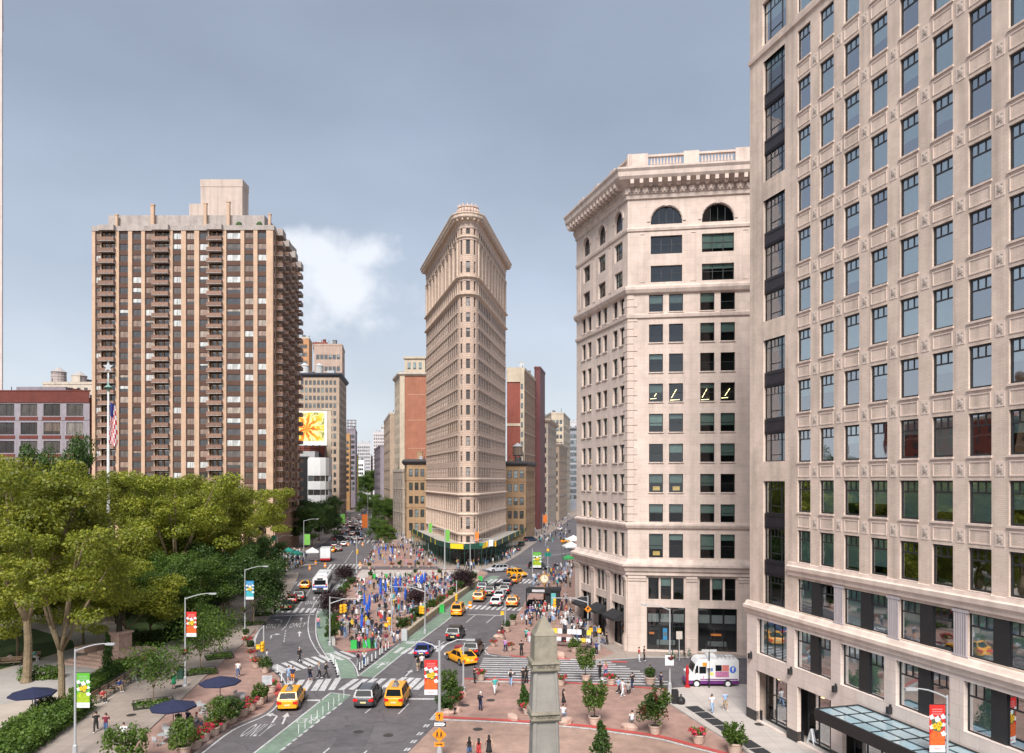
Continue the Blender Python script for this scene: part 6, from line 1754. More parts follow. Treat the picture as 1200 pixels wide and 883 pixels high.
def lamp(label,loc,h,arm,az,ban=None,bside=1,extra=None,bz=None,bsz=(.95,2.45),z=.13,base=True,basket=False,nm='street_lamp',grp='cobra head street lamps'):
 """tapered pole, curved arm and cobra head; az = heading of the arm"""
 t=thing(nm,label,'street lamp',(loc[0],loc[1],z),0,grp)
 b=MB();b.tube((0,0,0),(0,0,h-.35),.095,.06,8)
 if base:b.lathe(0,0,[(.27,0),(.27,.12),(.2,.2),(.17,.9),(.12,1.0)],8)
 b.build('pole',[M['pole_grey']],t)
 a=MB();c,s=math.cos(az),math.sin(az)
 pts=[(c*arm*q,s*arm*q,h-.5+.55*math.sin(min(1,q*1.15)*1.45)) for q in (0,.15,.35,.6,.85,1)]
 a.path(pts,[.06,.055,.05,.045,.04,.04],6);a.build('arm',[M['pole_grey']],t)
 hd=MB();p=pts[-1];hd.obox((p[0]+c*.25,p[1]+s*.25,p[2]-.02),(.7,.26,.13),az);hd.obox((p[0]+c*.28,p[1]+s*.28,p[2]-.1),(.42,.2,.05),az)
 hd.build('lamp_head',[M['pole_grey']],t)
 if ban:
  zz=bz or h*.72
  banner(t,.13 if bside > 0 else -.13-bsz[0],zz,bsz[0],bsz[1],ban)
  q=MB()
  for k in (0.02,-bsz[1]-.02):q.tube((0,0,zz+k),(bside*(bsz[0]+.15),0,zz+k),.02,n=4)
  q.build('banner_rail',[M['iron']],t)
 if basket:
  q=MB();q.lathe(0,-.3,[(.1,3.2),(.38,3.45),(.42,3.6)],10);q.build('hanging_basket',[M['bark_dark']],t)
  link('basket_flowers',leaf_mesh('basket_flowers',[(rnd(-.3,.3),-.3+rnd(-.3,.3),3.65) for _ in range(9)],[(.25,.25,.2)]*9,30,.13,[LF_H,FL_R],5,mi=[0,0,0,0,0,0,0,1,0]),t)
 return t
def GW(px,d):return (AX(px,d),d)
lamp('street lamp with the green flower banner on the park sidewalk',GW(88,57.6),8.5,2.4,0,'green',1,bz=6.35,bsz=(.97,2.6))
lamp('street lamp with the red flower banner over the park sidewalk',G(217,806),9.3,2.5,.05,'red',1,bz=7.5,bsz=(1.0,2.5),basket=True)
lamp('street lamp with the blue flower banner by the bend',G(287,746),9.2,2.5,.05,'blue',1,bz=7.3,bsz=(1.05,2.5),basket=True)
lamp('street lamp with a red banner before the stone block at the lower right',GW(1110,44.5),8.7,1.9,R(182),'red',-1,bz=7.8,bsz=(.9,2.75),z=.14)
lamp('street lamp standing on the corner before the ice cream truck',G(785,812),8.6,2.2,R(178),None,basket=True,z=.02)
lamp('lamp with a pale green banner on the left pavement of the avenue',GW(356,200),10.5,3.2,.1,'lime',1,bz=6.6,bsz=(1.5,2.8))
lamp('lamp with a green banner before the left flank of the wedge tower',GW(521,178),9.5,2.6,R(200),None)
lamp('thin lamp in the middle of the avenue with an orange banner',GW(431,300),16,3,0,'orange',-1,bz=7.2,bsz=(2.2,5.2),base=False)
lamp('lamp with a small green banner on the far left kerb',GW(399,330),12,3,0,'lime',1,bz=6,bsz=(1.8,4))
for px,d,k,lb,z_,sz in ((521.5,186,'lime','green banner pole before the left of the shed',8.8,(1.0,2.9)),(502,210,'lime','green banner pole on the left side of the shed',9.0,(.95,2.6)),(556,190,'orange','orange banner pole before the right of the shed',8.0,(.95,2.3)),(624,160,'green','light green banner pole at the right avenue mouth',5.8,(1.7,3.2)),(636,300,'orange','orange banner pole far down the right avenue',7,(1.6,3.0))):
 t=thing('banner_pole',lb,'banner pole',(*GW(px,d),.02),0,'banner poles')
 b=MB();b.tube((0,0,0),(0,0,z_+.8),.1,.07,7);b.build('pole',[M['pole_grey']],t);banner(t,.12,z_,sz[0],sz[1],k)
def signal_head(parent,x,y,z,faces=1,n=3,rz=0,lit=None):
 b=MB();b.obox((0,0,-.53*n/3),(.34,.3,1.06*n/3),0)
 for k in range(n):b.tube((0,-.15,-.18-.35*k),(0,-.33,-.16-.35*k),.14,.15,8)
 o=b.build('signal_head',[M['yellow_signal']],parent,(x,y,z),rz)
 for k in range(n):
  q=MB();q.tube((0,-.151,-.18-.35*k),(0,-.19,-.18-.35*k),.11,.11,8);q.build('lens',[M['glow_red'] if lit == k else M['lens_dark']],o)
 return o
def ped_head(parent,x,y,z,rz=0):
 b=MB();b.obox((0,0,0),(.46,.3,.48),0);b.obox((0,-.16,.2),(.46,.12,.06),0)
 o=b.build('pedestrian_signal',[M['yellow_signal']],parent,(x,y,z),rz)
 q=MB();q.box(-.16,.16,-.165,-.152,-.16,.14);q.build('lens',[M['glow_walk']],o)
 return o
def signal_pole(label,loc,h,arm=None,az=math.pi,heads=(),peds=(),z=.02,signs=()):
 t=thing('traffic_light',label,'traffic light',(loc[0],loc[1],z),0,'yellow traffic lights')
 b=MB();b.tube((0,0,0),(0,0,h),.1,.075,8);b.lathe(0,0,[(.2,0),(.2,.5),(.12,.6)],8);b.build('pole',[M['pole_grey']],t)
 if arm:
  a=MB();c,s=math.cos(az),math.sin(az)
  a.path([(0,0,h-.9),(c*arm*.4,s*arm*.4,h-.35),(c*arm,s*arm,h-.3)],[.07,.06,.05],6);a.tube((0,0,h-.1),(c*arm*.5,s*arm*.5,h-.33),.025,n=4)
  a.build('mast_arm',[M['pole_grey']],t)
 for hx,hy,hz,rz in heads:signal_head(t,hx,hy,hz,rz=rz,lit=random.choice((0,2)))
 for hx,hy,hz,rz in peds:ped_head(t,hx,hy,hz,rz)
 for (sx,sz,w,hh,m_,kind) in signs:
  q=MB()
  if kind == 'diamond':q.poly([(sx,-.14,sz-w),(sx+w,-.14,sz),(sx,-.14,sz+w),(sx-w,-.14,sz)]);q.poly([(sx,-.11,sz-w),(sx+w,-.11,sz),(sx,-.11,sz+w),(sx-w,-.11,sz)])
  else:q.box(sx-w/2,sx+w/2,-.14,-.11,sz-hh/2,sz+hh/2)
  o=q.build('sign_plate',[m_],t)
  if kind == 'diamond':
   a=MB();a.poly([(sx-.12,-.145,sz-.2),(sx+.02,-.145,sz-.2),(sx+.02,-.145,sz+.05),(sx-.12,-.145,sz+.05)]);a.poly([(sx-.25,-.145,sz+.05),(sx+.25,-.145,sz+.02),(sx+.05,-.145,sz+.3)]);a.build('arrow',[M['black']],o)
 return t
signal_pole('traffic light on the bend beside the painted sidewalk',G(309,786),4.9,None,heads=((.0,-.3,3.2,0),),peds=((-.55,-.1,2.6,0),))
signal_pole('traffic light mast at the left tip of the crowded plaza',G(386.5,757),6.2,4.2,.1,heads=((1.5,-.2,5.2,0),(1.75,.2,5.2,1.57)))
signal_pole('traffic light mast with paired heads over the crowded plaza',G(498,743),6.6,4.6,R(172),heads=((-.2,-.25,3.8,0),(-.6,-.1,3.8,.4)))
signal_pole('traffic light with round orange sign before the stone corner building',G(689,758),6.4,4.6,R(180),heads=((-4.2,-.15,6.0,0),),peds=((.35,-.1,2.1,0),),signs=((0,4.7,.45,0,M['orange_sign'],'diamond'),(0,3.4,.9,.25,M['black'],'rect')))
signal_pole('traffic light pole in the middle of the crowded plaza',GW(459,103),8.4,None,heads=((-.25,-.1,2.5,0),),peds=((-.7,-.1,1.5,0),))
signal_pole('pedestrian signal pole at the zebra crossing before the taxi',G(543,812),4.6,None,peds=((.45,-.1,3.3,0),(.1,-.2,3.5,.8)),z=.02)
signal_pole('signal post on the island kerb before the white car',G(592,741),4.2,None,peds=((-.4,-.1,2.6,0),))
signal_pole('traffic light mast stretching right across before the shed',GW(551,158),9.0,5.5,.25,heads=((3.5,-.1,8.2,0),(5.2,0,8.2,0)),peds=((-.4,-.1,1.6,0),),signs=((4.3,7.9,.9,1.3,M['white'],'rect'),(2.3,7.6,.8,.45,M['teal'],'rect')))
signal_pole('traffic light mast at the crossing left of the plaza',GW(418,172),8.4,4,R(150),heads=((.2,-.2,5.3,0),))
signal_pole('signal pole near the black car at the right avenue mouth',GW(642,150),8.0,None,peds=((0,-.1,7.2,0),(0,-.1,2.2,0)),signs=((0,6.3,1.3,.7,M['teal'],'rect'),))
signal_pole('traffic light at the far left crossing with green street sign',GW(325,178),8.2,3.5,.1,heads=((1.0,-.1,5.4,0),),peds=((.0,-.1,2.4,0),),signs=((-.8,7.4,1.0,1.2,M['teal'],'rect'),))
signal_pole('traffic light at the right end of the plaza wall beside yellow taxi',G(535,722),5.4,None,heads=((.0,-.3,3.4,0),))
signal_pole('yellow signal post hidden behind the white street stall',G(702,762),3.0,None,peds=((0,-.1,2.4,0),))
# the big pole with a red banner and signs
t=thing('sign_pole','tall pole with red banner, one way plate and orange diamond sign','sign pole',(*GW(515,57.6),.0))
b=MB();b.tube((0,0,0),(0,0,8.9),.12,.085,8);b.lathe(0,0,[(.27,0),(.27,.2),(.17,1.0),(.12,1.1)],8);b.build('pole',[M['pole_grey']],t)
a=MB();a.path([(0,0,8.1),(-.5,.1,8.55),(-1.2,.3,8.75),(-1.9,.4,8.7)],[.06,.055,.05,.05],6);a.path([(0,0,8.1),(.5,.1,8.6),(1.3,.3,8.9),(2.0,.4,8.9)],[.06,.055,.05,.05],6);a.build('arm',[M['pole_grey']],t)
h_=MB();h_.obox((-2.2,.4,8.68),(.7,.26,.13),0);h_.build('lamp_head',[M['pole_grey']],t);h_=MB();h_.obox((2.3,.4,8.88),(.7,.26,.13),0);h_.build('lamp_head',[M['pole_grey']],t)
banner(t,-1.13,7.45,.98,2.6,'red')
q=MB();q.poly([(-.28,-.14,2.95),(.28,-.14,2.95),(.28,-.14,3.55),(-.28,-.14,3.55)]);q.poly([(-.28,-.11,2.95),(.28,-.11,2.95),(.28,-.11,3.55),(-.28,-.11,3.55)]);o=q.build('sign_plate',[M['orange_sign']],t)
q=MB();q.box(-.04,.04,-.146,-.142,3.05,3.3);q.poly([(-.12,-.146,3.3),(.12,-.146,3.3),(0,-.146,3.46)]);q.build('arrow',[M['black']],o)
q=MB();q.box(-.46,.5,-.15,-.12,2.5,2.85);o=q.build('one_way_plate',[M['black']],t)
q=MB();q.poly([(-.4,-.155,2.55),(.3,-.155,2.55),(.3,-.155,2.8),(-.4,-.155,2.8)]);q.poly([(.302,-.155,2.53),(.46,-.155,2.675),(.302,-.155,2.82)]);q.build('white_arrow',[M['white']],o)
def sign_text(txt,parent,loc,size,m_,rx=R(90),rz=0,name='lettering',ext=0.004):
 cu=bpy.data.curves.new(name,'FONT');cu.body=txt;cu.size=size;cu.align_x='CENTER';cu.align_y='CENTER';cu.extrude=ext
 o=bpy.data.objects.new('tmp_text',cu);COL.objects.link(o);bpy.context.view_layer.update()
 me=bpy.data.meshes.new_from_object(o);bpy.data.objects.remove(o);me.materials.clear();me.materials.append(m_)
 r=link(name,me,parent,loc);r.rotation_euler=(rx,0,rz);return r
sign_text('ONE WAY',o,(-.05,-.16,2.675),.15,M['black'])
q=MB();q.poly([(0,-.14,1.35),(.54,-.14,1.89),(0,-.14,2.43),(-.54,-.14,1.89)]);q.poly([(0,-.11,1.35),(.54,-.11,1.89),(0,-.11,2.43),(-.54,-.11,1.89)]);o=q.build('diamond_sign',[M['orange_sign']],t)
q=MB()
for sx,sc in ((-.16,1),(.14,.85)):
 q.sphere((sx,-.15,2.08),.055*sc,6,5,0,(1,.15,1));q.poly([(sx-.07,-.146,1.85),(sx+.07,-.146,1.85),(sx+.05,-.146,2.03),(sx-.05,-.146,2.03)])
 q.poly([(sx-.07,-.1465,1.855),(sx-.0,-.1465,1.855),(sx-.06,-.1465,1.66),(sx-.12,-.1465,1.66)]);q.poly([(sx+.0,-.147,1.855),(sx+.07,-.147,1.855),(sx+.12,-.147,1.66),(sx+.06,-.147,1.66)])
q.build('pictogram',[M['black']],o)
q=MB();q.box(-.36,.36,-.14,-.11,1.0,1.33);o=q.build('sign_plate',[M['orange_sign']],t)
q=MB();q.poly([(-.25,-.145,1.14),(.1,-.145,1.14),(.1,-.145,1.2),(-.25,-.145,1.2)]);q.poly([(.101,-.145,1.06),(.25,-.145,1.17),(.101,-.145,1.28)]);q.build('arrow',[M['black']],o)
q=MB();q.tube((0,0,.0),(0,0,.7),.15,n=8);q.build('blue_band',[mat('pole_blue',(.05,.25,.45),.5)],t)
# obelisk, broken into shafts by bands with battle names
def obelisk():
 d=31.0;x0=AX(637,d)
 t=thing('obelisk','grey granite obelisk with lettered bands in the foreground','monument',(x0+.0,d,0),R(9))
 GRN=mat('obelisk_granite',(.285,.265,.235),.88,var=.16,scale=1.2,bump=.35,bscale=28,streak=.35)
 GRT=mat('obelisk_granite_weathered',(.26,.23,.175),.9,var=.25,scale=2.5,bump=.35,bscale=28,streak=.4)
 PX=d/900.0
 def Z(py):return H+(HZ-py)*PX
 def W(px):return px*PX
 sec=[(Z(722),Z(743),2,37),(Z(743),Z(771),34.5,36.0)]
 b=MB()
 w0,w1=W(25.6)/2,W(27.2)/2
 z0,z1=Z(772),Z(743)
 def fr(zb,zt,wb,wt,m=0):
  n=len(b.v);b.v += [(-wb,-wb,zb),(wb,-wb,zb),(wb,wb,zb),(-wb,wb,zb),(-wt,-wt,zt),(wt,-wt,zt),(wt,wt,zt),(-wt,wt,zt)]
  for q_ in ((0,3,2,1),(4,5,6,7),(0,1,5,4),(1,2,6,5),(2,3,7,6),(3,0,4,7)):b.f.append(tuple(n+i for i in q_));b.m.append(m)
 fr(z1,Z(722),w0+.02,.05,1);fr(z0,z1-.001,w1,w0+.0,1);b.build('cap',[GRN,GRT],t)
 b=MB();fr(Z(775),z0-.001,w1+.13,w1+.11);fr(Z(782),Z(775)-.001,w1+.07,w1+.07);fr(Z(783.5),Z(782)-.001,w1+.1,w1+.13);b.build('name_band',[GRT],t)
 b=MB();wa,wb_=w1-.03,W(30)/2;fr(Z(830),Z(783.5)-.001,wb_,wa)
 b.build('shaft',[GRN],t)
 def rim(zb,zt,wb,wt,th=.09,pr=.05):
  q_=MB()
  for s in (-1,1):
   n=len(q_.v)
   pts=[(s*wb,-wb-pr,zb),(s*(wb-th),-wb-pr,zb),(s*(wt-th),-wt-pr,zt),(s*wt,-wt-pr,zt)]
   q_.poly(pts);q_.poly([(s*(wb-th),-wb-pr,zb),(s*(wb-th),-wb+.01,zb),(s*(wt-th),-wt+.01,zt),(s*(wt-th),-wt-pr,zt)]);q_.poly([(s*wb,-wb-pr,zb),(s*wb,-wb+.01,zb),(s*wt,-wt+.01,zt),(s*wt,-wt-pr,zt)])
   q_.poly([(s*(wb+pr),-wb,zb),(s*(wb+pr),-wb+th,zb),(s*(wt+pr),-wt+th,zt),(s*(wt+pr),-wt,zt)]);q_.poly([(s*(wb+pr),-wb,zb),(s*wb,-wb-pr,zb),(s*wt,-wt-pr,zt),(s*(wt+pr),-wt,zt)])
  q_.build('shaft_edge',[GRN],t)
 rim(Z(830),Z(784),wb_,wa)
 w2=W(30.2)/2
 b=MB();fr(Z(833),Z(830)-.001,w2+.1,w2+.06);fr(Z(839),Z(833)-.001,w2+.04,w2+.04);fr(Z(841),Z(839)-.001,w2+.06,w2+.1);b.build('name_band',[GRT],t)
 b=MB();w3=W(35)/2;fr(4.0,Z(841)-.001,w3*1.12,w2-.05);b.build('shaft',[GRN],t)
 rim(4.0,Z(842),w3*1.12,w2-.05)
 b=MB();fr(3.6,4.0,w3*1.12+.12,w3*1.12+.08);fr(3.3,3.6,w3*1.12+.2,w3*1.12+.2);fr(1.0,3.3,1.9,1.9);fr(.6,1.0,2.2,2.1);fr(0,.6,2.6,2.6);b.build('pedestal',[GRN],t)
 DK=mat('bronze_letter',(.09,.075,.055),.7,var=.3)
 sign_text('VERA CRUZ',t,(0,-(w1+.075),(Z(775)+Z(782))/2),.15,DK,ext=.01)
 sign_text('MONTEREY',t,(0,-(w2+.045),(Z(833)+Z(839))/2),.165,DK,ext=.01)
 # iron railing round its plot
 return t
obelisk()
# flagpole with star and flag
t=thing('flagpole','tall white flagpole with a star on top rising out of the park trees','flagpole',(*GW(127,138),.1))
b=MB();b.tube((0,0,0),(0,0,3.4),.85,.55,10);b.tube((0,0,3.4),(0,0,40),.40,.13,10);b.build('pole',[M['white']],t)
b=MB();b.lathe(0,0,[(1.7,0),(1.7,.5),(1.3,.55),(1.2,1.4),(.9,1.5)],12);b.build('base',[M['brick_pink']],t)
b=MB()
st=[((1.0 if k % 2 == 0 else .42)*math.sin(math.pi*k/5),(1.0 if k % 2 == 0 else .42)*math.cos(math.pi*k/5)) for k in range(10)]
b.poly([(x,-.12,41.1+z) for x,z in st]);b.poly([(x,.12,41.1+z) for x,z in st])
for k in range(10):a_,c_=st[k],st[(k+1) % 10];b.quad((a_[0],-.12,41.1+a_[1]),(c_[0],-.12,41.1+c_[1]),(c_[0],.12,41.1+c_[1]),(a_[0],.12,41.1+a_[1]))
b.build('star',[M['steel']],t)
b=MB();b.lathe(0,0,[(.1,36.5),(.34,37.2),(.75,37.4),(.15,37.9),(.12,40.1)],10);b.build('finial',[mat('verdigris',(.20,.32,.28),.6,var=.3)],t)
fg=thing('flag','striped red and white flag with blue canton hanging limp on the flagpole','flag',(AX(127,138)+.3,137.7,27.5))
cl={0:MB(),1:MB(),2:MB()}
nx,nz_=8,26
for i in range(nx):
 for j in range(nz_):
  # limp cloth: stripes run steeply down the folds
  def P(i,j):u,v=i/nx,j/nz_;return (.15+1.15*u+.12*math.sin(5*u+v*4),-.25*math.sin(9*u+2*v),7.4-7.4*v-.8*u)
  k=2 if (j < 9 and i < 4) else (0 if ((i+j//3) % 2 == 0) else 1)
  cl[k].quad(P(i,j),P(i+1,j),P(i+1,j+1),P(i,j+1))
cl[0].build('red_stripe',[mat('flag_red',(.50,.03,.04),.8)],fg);cl[1].build('white_stripe',[mat('flag_white',(.72,.72,.72),.8)],fg);cl[2].build('blue_canton',[mat('flag_blue',(.03,.05,.22),.8)],fg)
# monument on steps in the park
def park_monument():
 g=G(130,776);t=thing('park_monument','pink granite pedestal on wide steps under the park trees','monument',(g[0],g[1],.1),R(-22))
 for k in range(5):
  b=MB();b.box(-4.5+k*.7,4.5-k*.7,-3.2+k*.7,3.4,k*.22,k*.22+.219);b.build('step',[M['brick_pink']],t)
 b=MB();b.box(-.9,.9,.3,2.1,1.1,3.0);b.box(-1.05,1.05,.15,2.25,3.001,3.2);b.build('pedestal',[M['brick_pink']],t)
 for s in (-1,1):
  b=MB();b.box(s*3.6-.8,s*3.6+.8,-1.2,2.4,.9,1.5);b.build('side_wall',[M['brick_pink']],t)
 st=thing('park_statue','dark bronze standing figure on the pink pedestal in the park','statue',(t.location.x+.4,t.location.y+1.1,3.3))
 b=MB();b.path([(0,0,0),(.02,0,.8),(0,0,1.6),(0,0,2.05),(0,0,2.2)],[.34,.32,.36,.2,.1],9);b.sphere((0,0,2.4),.19,8,6);b.path([(.3,0,1.95),(.5,-.1,1.4),(.3,-.35,1.1)],[.12,.1,.07],6);b.path([(-.3,0,1.95),(-.45,.05,1.3),(-.4,-.05,.9)],[.12,.1,.07],6)
 b.build('figure',[mat('bronze',(.06,.05,.035),.5,metal=.6,var=.3)],st)
park_monument()
# benches
bm=MB()
def bench(label,px,py,rz,n=1,z=.13,L=2.2):
 t=thing('park_bench',label,'bench',(*G(px,py),z),rz,'wooden park benches')
 for k in range(4):
  b=MB();b.box(-L/2,L/2,-.25+k*.13,-.15+k*.13,.43,.47);b.build('seat_slat',[M['wood']],t)
 for k in range(3):
  b=MB();b.box(-L/2,L/2,.3+k*.03,.34+k*.03,.55+k*.16,.67+k*.16);b.build('back_slat',[M['wood']],t)
 for x in (-L/2+.1,L/2-.1):
  b=MB();b.box(x-.03,x+.03,-.25,-.2,0,.429);b.box(x-.03,x+.03,.24,.29,0,.429);b.box(x-.03,x+.03,.36,.42,.4,1.0);b.box(x-.03,x+.03,-.25,.3,.62,.66);b.build('leg',[M['iron']],t)
a0,a1=G(112,826),G(160,797);ra=math.atan2(a1[1]-a0[1],a1[0]-a0[0])
nb=['nearest of the bench row along the hedge','second bench of the row along the hedge','third bench of the row along the hedge','fourth bench of the row along the hedge','farthest bench of the row along the hedge']
for k in range(5):
 q_=(k+.4)/5;pp=(a0[0]+(a1[0]-a0[0])*q_,a0[1]+(a1[1]-a0[1])*q_)
 bx,by=pp[0]/pp[1]*900+600,HZ+18900/pp[1]
 bench(nb[k],bx,by,ra)
a0,a1=G(250,729),G(272,709);ra2=math.atan2(a1[1]-a0[1],a1[0]-a0[0])
for k in range(3):
 pp=(a0[0]+(a1[0]-a0[0])*(k+.5)/3,a0[1]+(a1[1]-a0[1])*(k+.5)/3);bench('%s bench by the dark hedge near the blue banner lamp' % ('nearest','middle','farthest')[k],pp[0]/pp[1]*900+600,HZ+18900/pp[1],ra2)
bench('bench beside the path in front of the monument',152,778,R(10));bench('bench in the shade left of the first plane tree',12,782,R(15),z=.1);bench('bench behind the first plane tree trunk',34,776,R(15),z=.1)
def fence(label,pts,h=.9,z=.13):
 g=[G(*p) for p in pts];t=thing('iron_fence',label,'fence',(*g[0],z))
 for i in range(len(g)-1):
  L_=math.hypot(g[i+1][0]-g[i][0],g[i+1][1]-g[i][1]);n=max(2,int(L_/.35));a=MB();r0=(g[i][0]-g[0][0],g[i][1]-g[0][1]);r1=(g[i+1][0]-g[0][0],g[i+1][1]-g[0][1])
  for zz in (.15,h-.08):a.tube((*r0,zz),(*r1,zz),.025,n=4)
  a.build('rail',[M['iron']],t)
  k_=MB()
  for k in range(n):q_=k/n;k_.tube((r0[0]+(r1[0]-r0[0])*q_,r0[1]+(r1[1]-r0[1])*q_,0),(r0[0]+(r1[0]-r0[0])*q_,r0[1]+(r1[1]-r0[1])*q_,h),.018,n=4)
  stuff(k_.build('picket',[M['iron']],t))
fence('low iron fence between hedge and park sidewalk',[(30,884),(86,848),(112,831)],.7);fence('iron fence behind the bench row',[(108,824),(158,794)],1.1);fence('iron fence along the dark hedge',[(205,762),(235,734),(270,702),(298,674)],1.0)
# umbrellas
def umbrella(label,loc,r,h,grp='open navy umbrellas',n=8,z=.02,drop=.5):
 t=thing('umbrella',label,'umbrella',(loc[0],loc[1],z),rnd(0,1),grp)
 b=MB();b.tube((0,0,0),(0,0,h),.035,n=6);b.lathe(0,0,[(.35,0),(.35,.06),(.06,.1)],10);b.build('pole',[M['iron']],t)
 c=MB()
 for k in range(n):
  a_,b_=2*math.pi*k/n,2*math.pi*(k+1)/n
  c.poly([(0,0,h+.05),(r*math.cos(a_),r*math.sin(a_),h-drop),(r*math.cos(b_),r*math.sin(b_),h-drop)])
  c.quad((r*math.cos(a_),r*math.sin(a_),h-drop),(r*math.cos(b_),r*math.sin(b_),h-drop),(r*math.cos(b_),r*math.sin(b_),h-drop-.14),(r*math.cos(a_),r*math.sin(a_),h-drop-.14))
 c.build('canopy',[M['navy']],t)
 q=MB()
 for k in range(n):a_=2*math.pi*k/n;q.tube((0,0,h-.02),(r*.98*math.cos(a_),r*.98*math.sin(a_),h-drop-.03),.015,n=3)
 q.build('rib',[M['iron']],t)
umbrella('nearer navy umbrella over two seated people',G(203,860),1.85,2.75)
umbrella('farther navy umbrella on the painted sidewalk',G(258,828),1.85,2.75)
umbrella('navy umbrella in the park at the left edge',G(38,842),1.9,2.6,z=.1)
umbrella('navy umbrella deep under the park trees',GW(62,112),2.0,3.2,z=.1);umbrella('navy umbrella beside the flagpole base',GW(139,125),1.7,2.9,z=.1);umbrella('navy umbrella right of the flagpole',GW(122,128),1.6,2.9,z=.1)
CT=MB();CT.lathe(0,0,[(.4,.70),(.42,.72),(.42,.74)],12);CT_T=CT.mesh('table_top',[M['steel']])
CL=MB();CL.tube((0,0,.02),(0,0,.7),.03,n=5);CL.lathe(0,0,[(.25,0),(.25,.03)],8);CT_L=CL.mesh('leg',[M['steel']])
CS=MB();CS.box(-.2,.2,-.2,.2,.43,.46);CS_S=CS.mesh('seat',[M['steel']])
CB=MB();CB.box(-.2,.2,.18,.21,.55,.85);CB.tube((-.19,.19,.46),(-.19,.195,.86),.014,n=4);CB.tube((.19,.19,.46),(.19,.195,.86),.014,n=4);CS_B=CB.mesh('backrest',[M['steel']])
CG=MB()
CGL=[]
for sx in (-1,1):
 for sy in (-1,1):
  q=MB();q.tube((sx*.18,sy*.18,.43),(sx*.2,sy*.2,0),.014,n=4);CGL.append(q.mesh('leg',[M['steel']]))
def cafe_table(label,loc,z=.02,grp='cafe tables'):
 t=thing('cafe_table',label,'table',(loc[0],loc[1],z),0,grp);link('table_top',CT_T,t);link('leg',CT_L,t);return t
def cafe_chair(label,loc,rz,z=.02,grp='metal cafe chairs'):
 t=thing('cafe_chair',label,'chair',(loc[0],loc[1],z),rz,grp);link('seat',CS_S,t);link('backrest',CS_B,t)
 for l in CGL:link('leg',l,t)
 return t
k=0
for (px,py,where) in ((205,858,'under the nearer navy umbrella'),(247,846,'between the two navy umbrellas'),(262,828,'under the farther navy umbrella'),(279,822,'behind the pink flower tubs'),(186,872,'at the bottom of the painted sidewalk'),(192,864,'left of the nearer umbrella'),(232,836,'left of the middle table')):
 g=G(px,py);cafe_table('grey round cafe table '+where,(g[0]+.3,g[1]))
 for s in (0,1):a_=rnd(0,3)+s*3.1;cafe_chair(('grey metal chair ' if s == 0 else 'second grey metal chair ')+where,(g[0]+.3+.75*math.cos(a_),g[1]+.75*math.sin(a_)),a_-math.pi/2)
# closed blue umbrellas and their tables on the plaza
BU=MB();BU.lathe(0,0,[(.08,.9),(.19,1.1),(.22,1.7),(.14,2.6),(.03,2.95)],8);BU_M=BU.mesh('folded_canopy',[M['blue']])
BP=MB();BP.tube((0,0,0),(0,0,3.0),.03,n=5);BP.lathe(0,0,[(.3,0),(.3,.08),(.05,.12)],8);BP_M=BP.mesh('pole',[M['iron']])
bu=[(424,745,'nearest the green blocks'),(429.5,730,'left of the pair'),(432,726,'right of the pair'),(427,717,'beside the dark tree'),(433,719,'in the left file'),(446,703,'rear left of the tables'),(452,700,'beside the second file'),(463,699,'in the middle group'),(465,704,'middle group, nearer'),(464,694,'middle group, farthest'),(469,694,'right of the middle group'),(475,710,'by the purple tree'),(493,693,'in the right group'),(495,690,'right group, second'),(498,688,'right group, third'),(488,692,'left of the right group'),(446,697,'near the round shrubs'),(460,653,'beyond the cross street'),(444,655,'left one beyond the cross street'),(452,650,'centre beyond the cross street')]
for px,py,lb in bu:
 t=thing('folded_umbrella','closed blue umbrella on the crowded plaza, '+lb,'umbrella',(*G(px,py),.02),0,'closed blue umbrellas')
 link('folded_canopy',BU_M,t);link('pole',BP_M,t)
# obstacles, rocks, barriers, bollards
def rock(label,px,py,s,z=.0):
 t=thing('boulder',label,'boulder',(*G(px,py),z),rnd(0,6),'pink granite boulders')
 b=MB();rg=random.Random(int(px*7));n=9
 rings=[]
 for k,(zz,rr) in enumerate(((0,.95),(.3,1.0),(.52,.85),(.6,.5))):
  rings.append([(s[0]*rr*rg.uniform(.85,1.08)*math.cos(6.283*i/n),s[1]*rr*rg.uniform(.85,1.08)*math.sin(6.283*i/n),s[2]*zz/.6) for i in range(n)])
 for a_,c_ in zip(rings,rings[1:]):
  for i in range(n):j=(i+1) % n;b.quad(a_[i],a_[j],c_[j],c_[i])
 b.poly(rings[-1]);b.build('rock',[M['brick_pink']],t);
rock('pink boulder with a seated person beside the banner pole',523,838,(.75,.5,.55));rock('flat pink boulder left of the obelisk on the red curve',601,843,(.8,.45,.45));rock('pink boulder behind the obelisk with a person seated',663,848,(.75,.5,.5));rock('pink boulder carrying the person in white near the potted tree',738,854.5,(.75,.45,.45))
rock('pale boulder on the island right of the obelisk tip',657,771,(.7,.5,.7));rock('pale boulder at the island edge with people seated',583,748,(.7,.5,.5));rock('pink boulder left of the obelisk on the island',646,772,(.6,.4,.5));rock('boulder by the banner pole flowers',534,835,(.6,.5,.5));rock('boulder beside the pedestrian signal pole',541,816,(.5,.4,.45))
def wallrun(nm,label,pts,w,h,m_,z=.02):
 g=[G(*p) for p in pts];t=thing(nm,label,'barrier',(*g[0],z))
 for i in range(len(g)-1):
  L_=math.hypot(g[i+1][0]-g[i][0],g[i+1][1]-g[i][1]);n=max(1,round(L_/3.2));a=math.atan2(g[i+1][1]-g[i][1],g[i+1][0]-g[i][0])
  for k in range(n):
   q=(k+.5)/n;b=MB();b.obox((0,0,h/2),(L_/n-.06,w,h),0);b.build('block',[m_],t,(g[i][0]-g[0][0]+(g[i+1][0]-g[i][0])*q,g[i][1]-g[0][1]+(g[i+1][1]-g[i][1])*q,0),a)
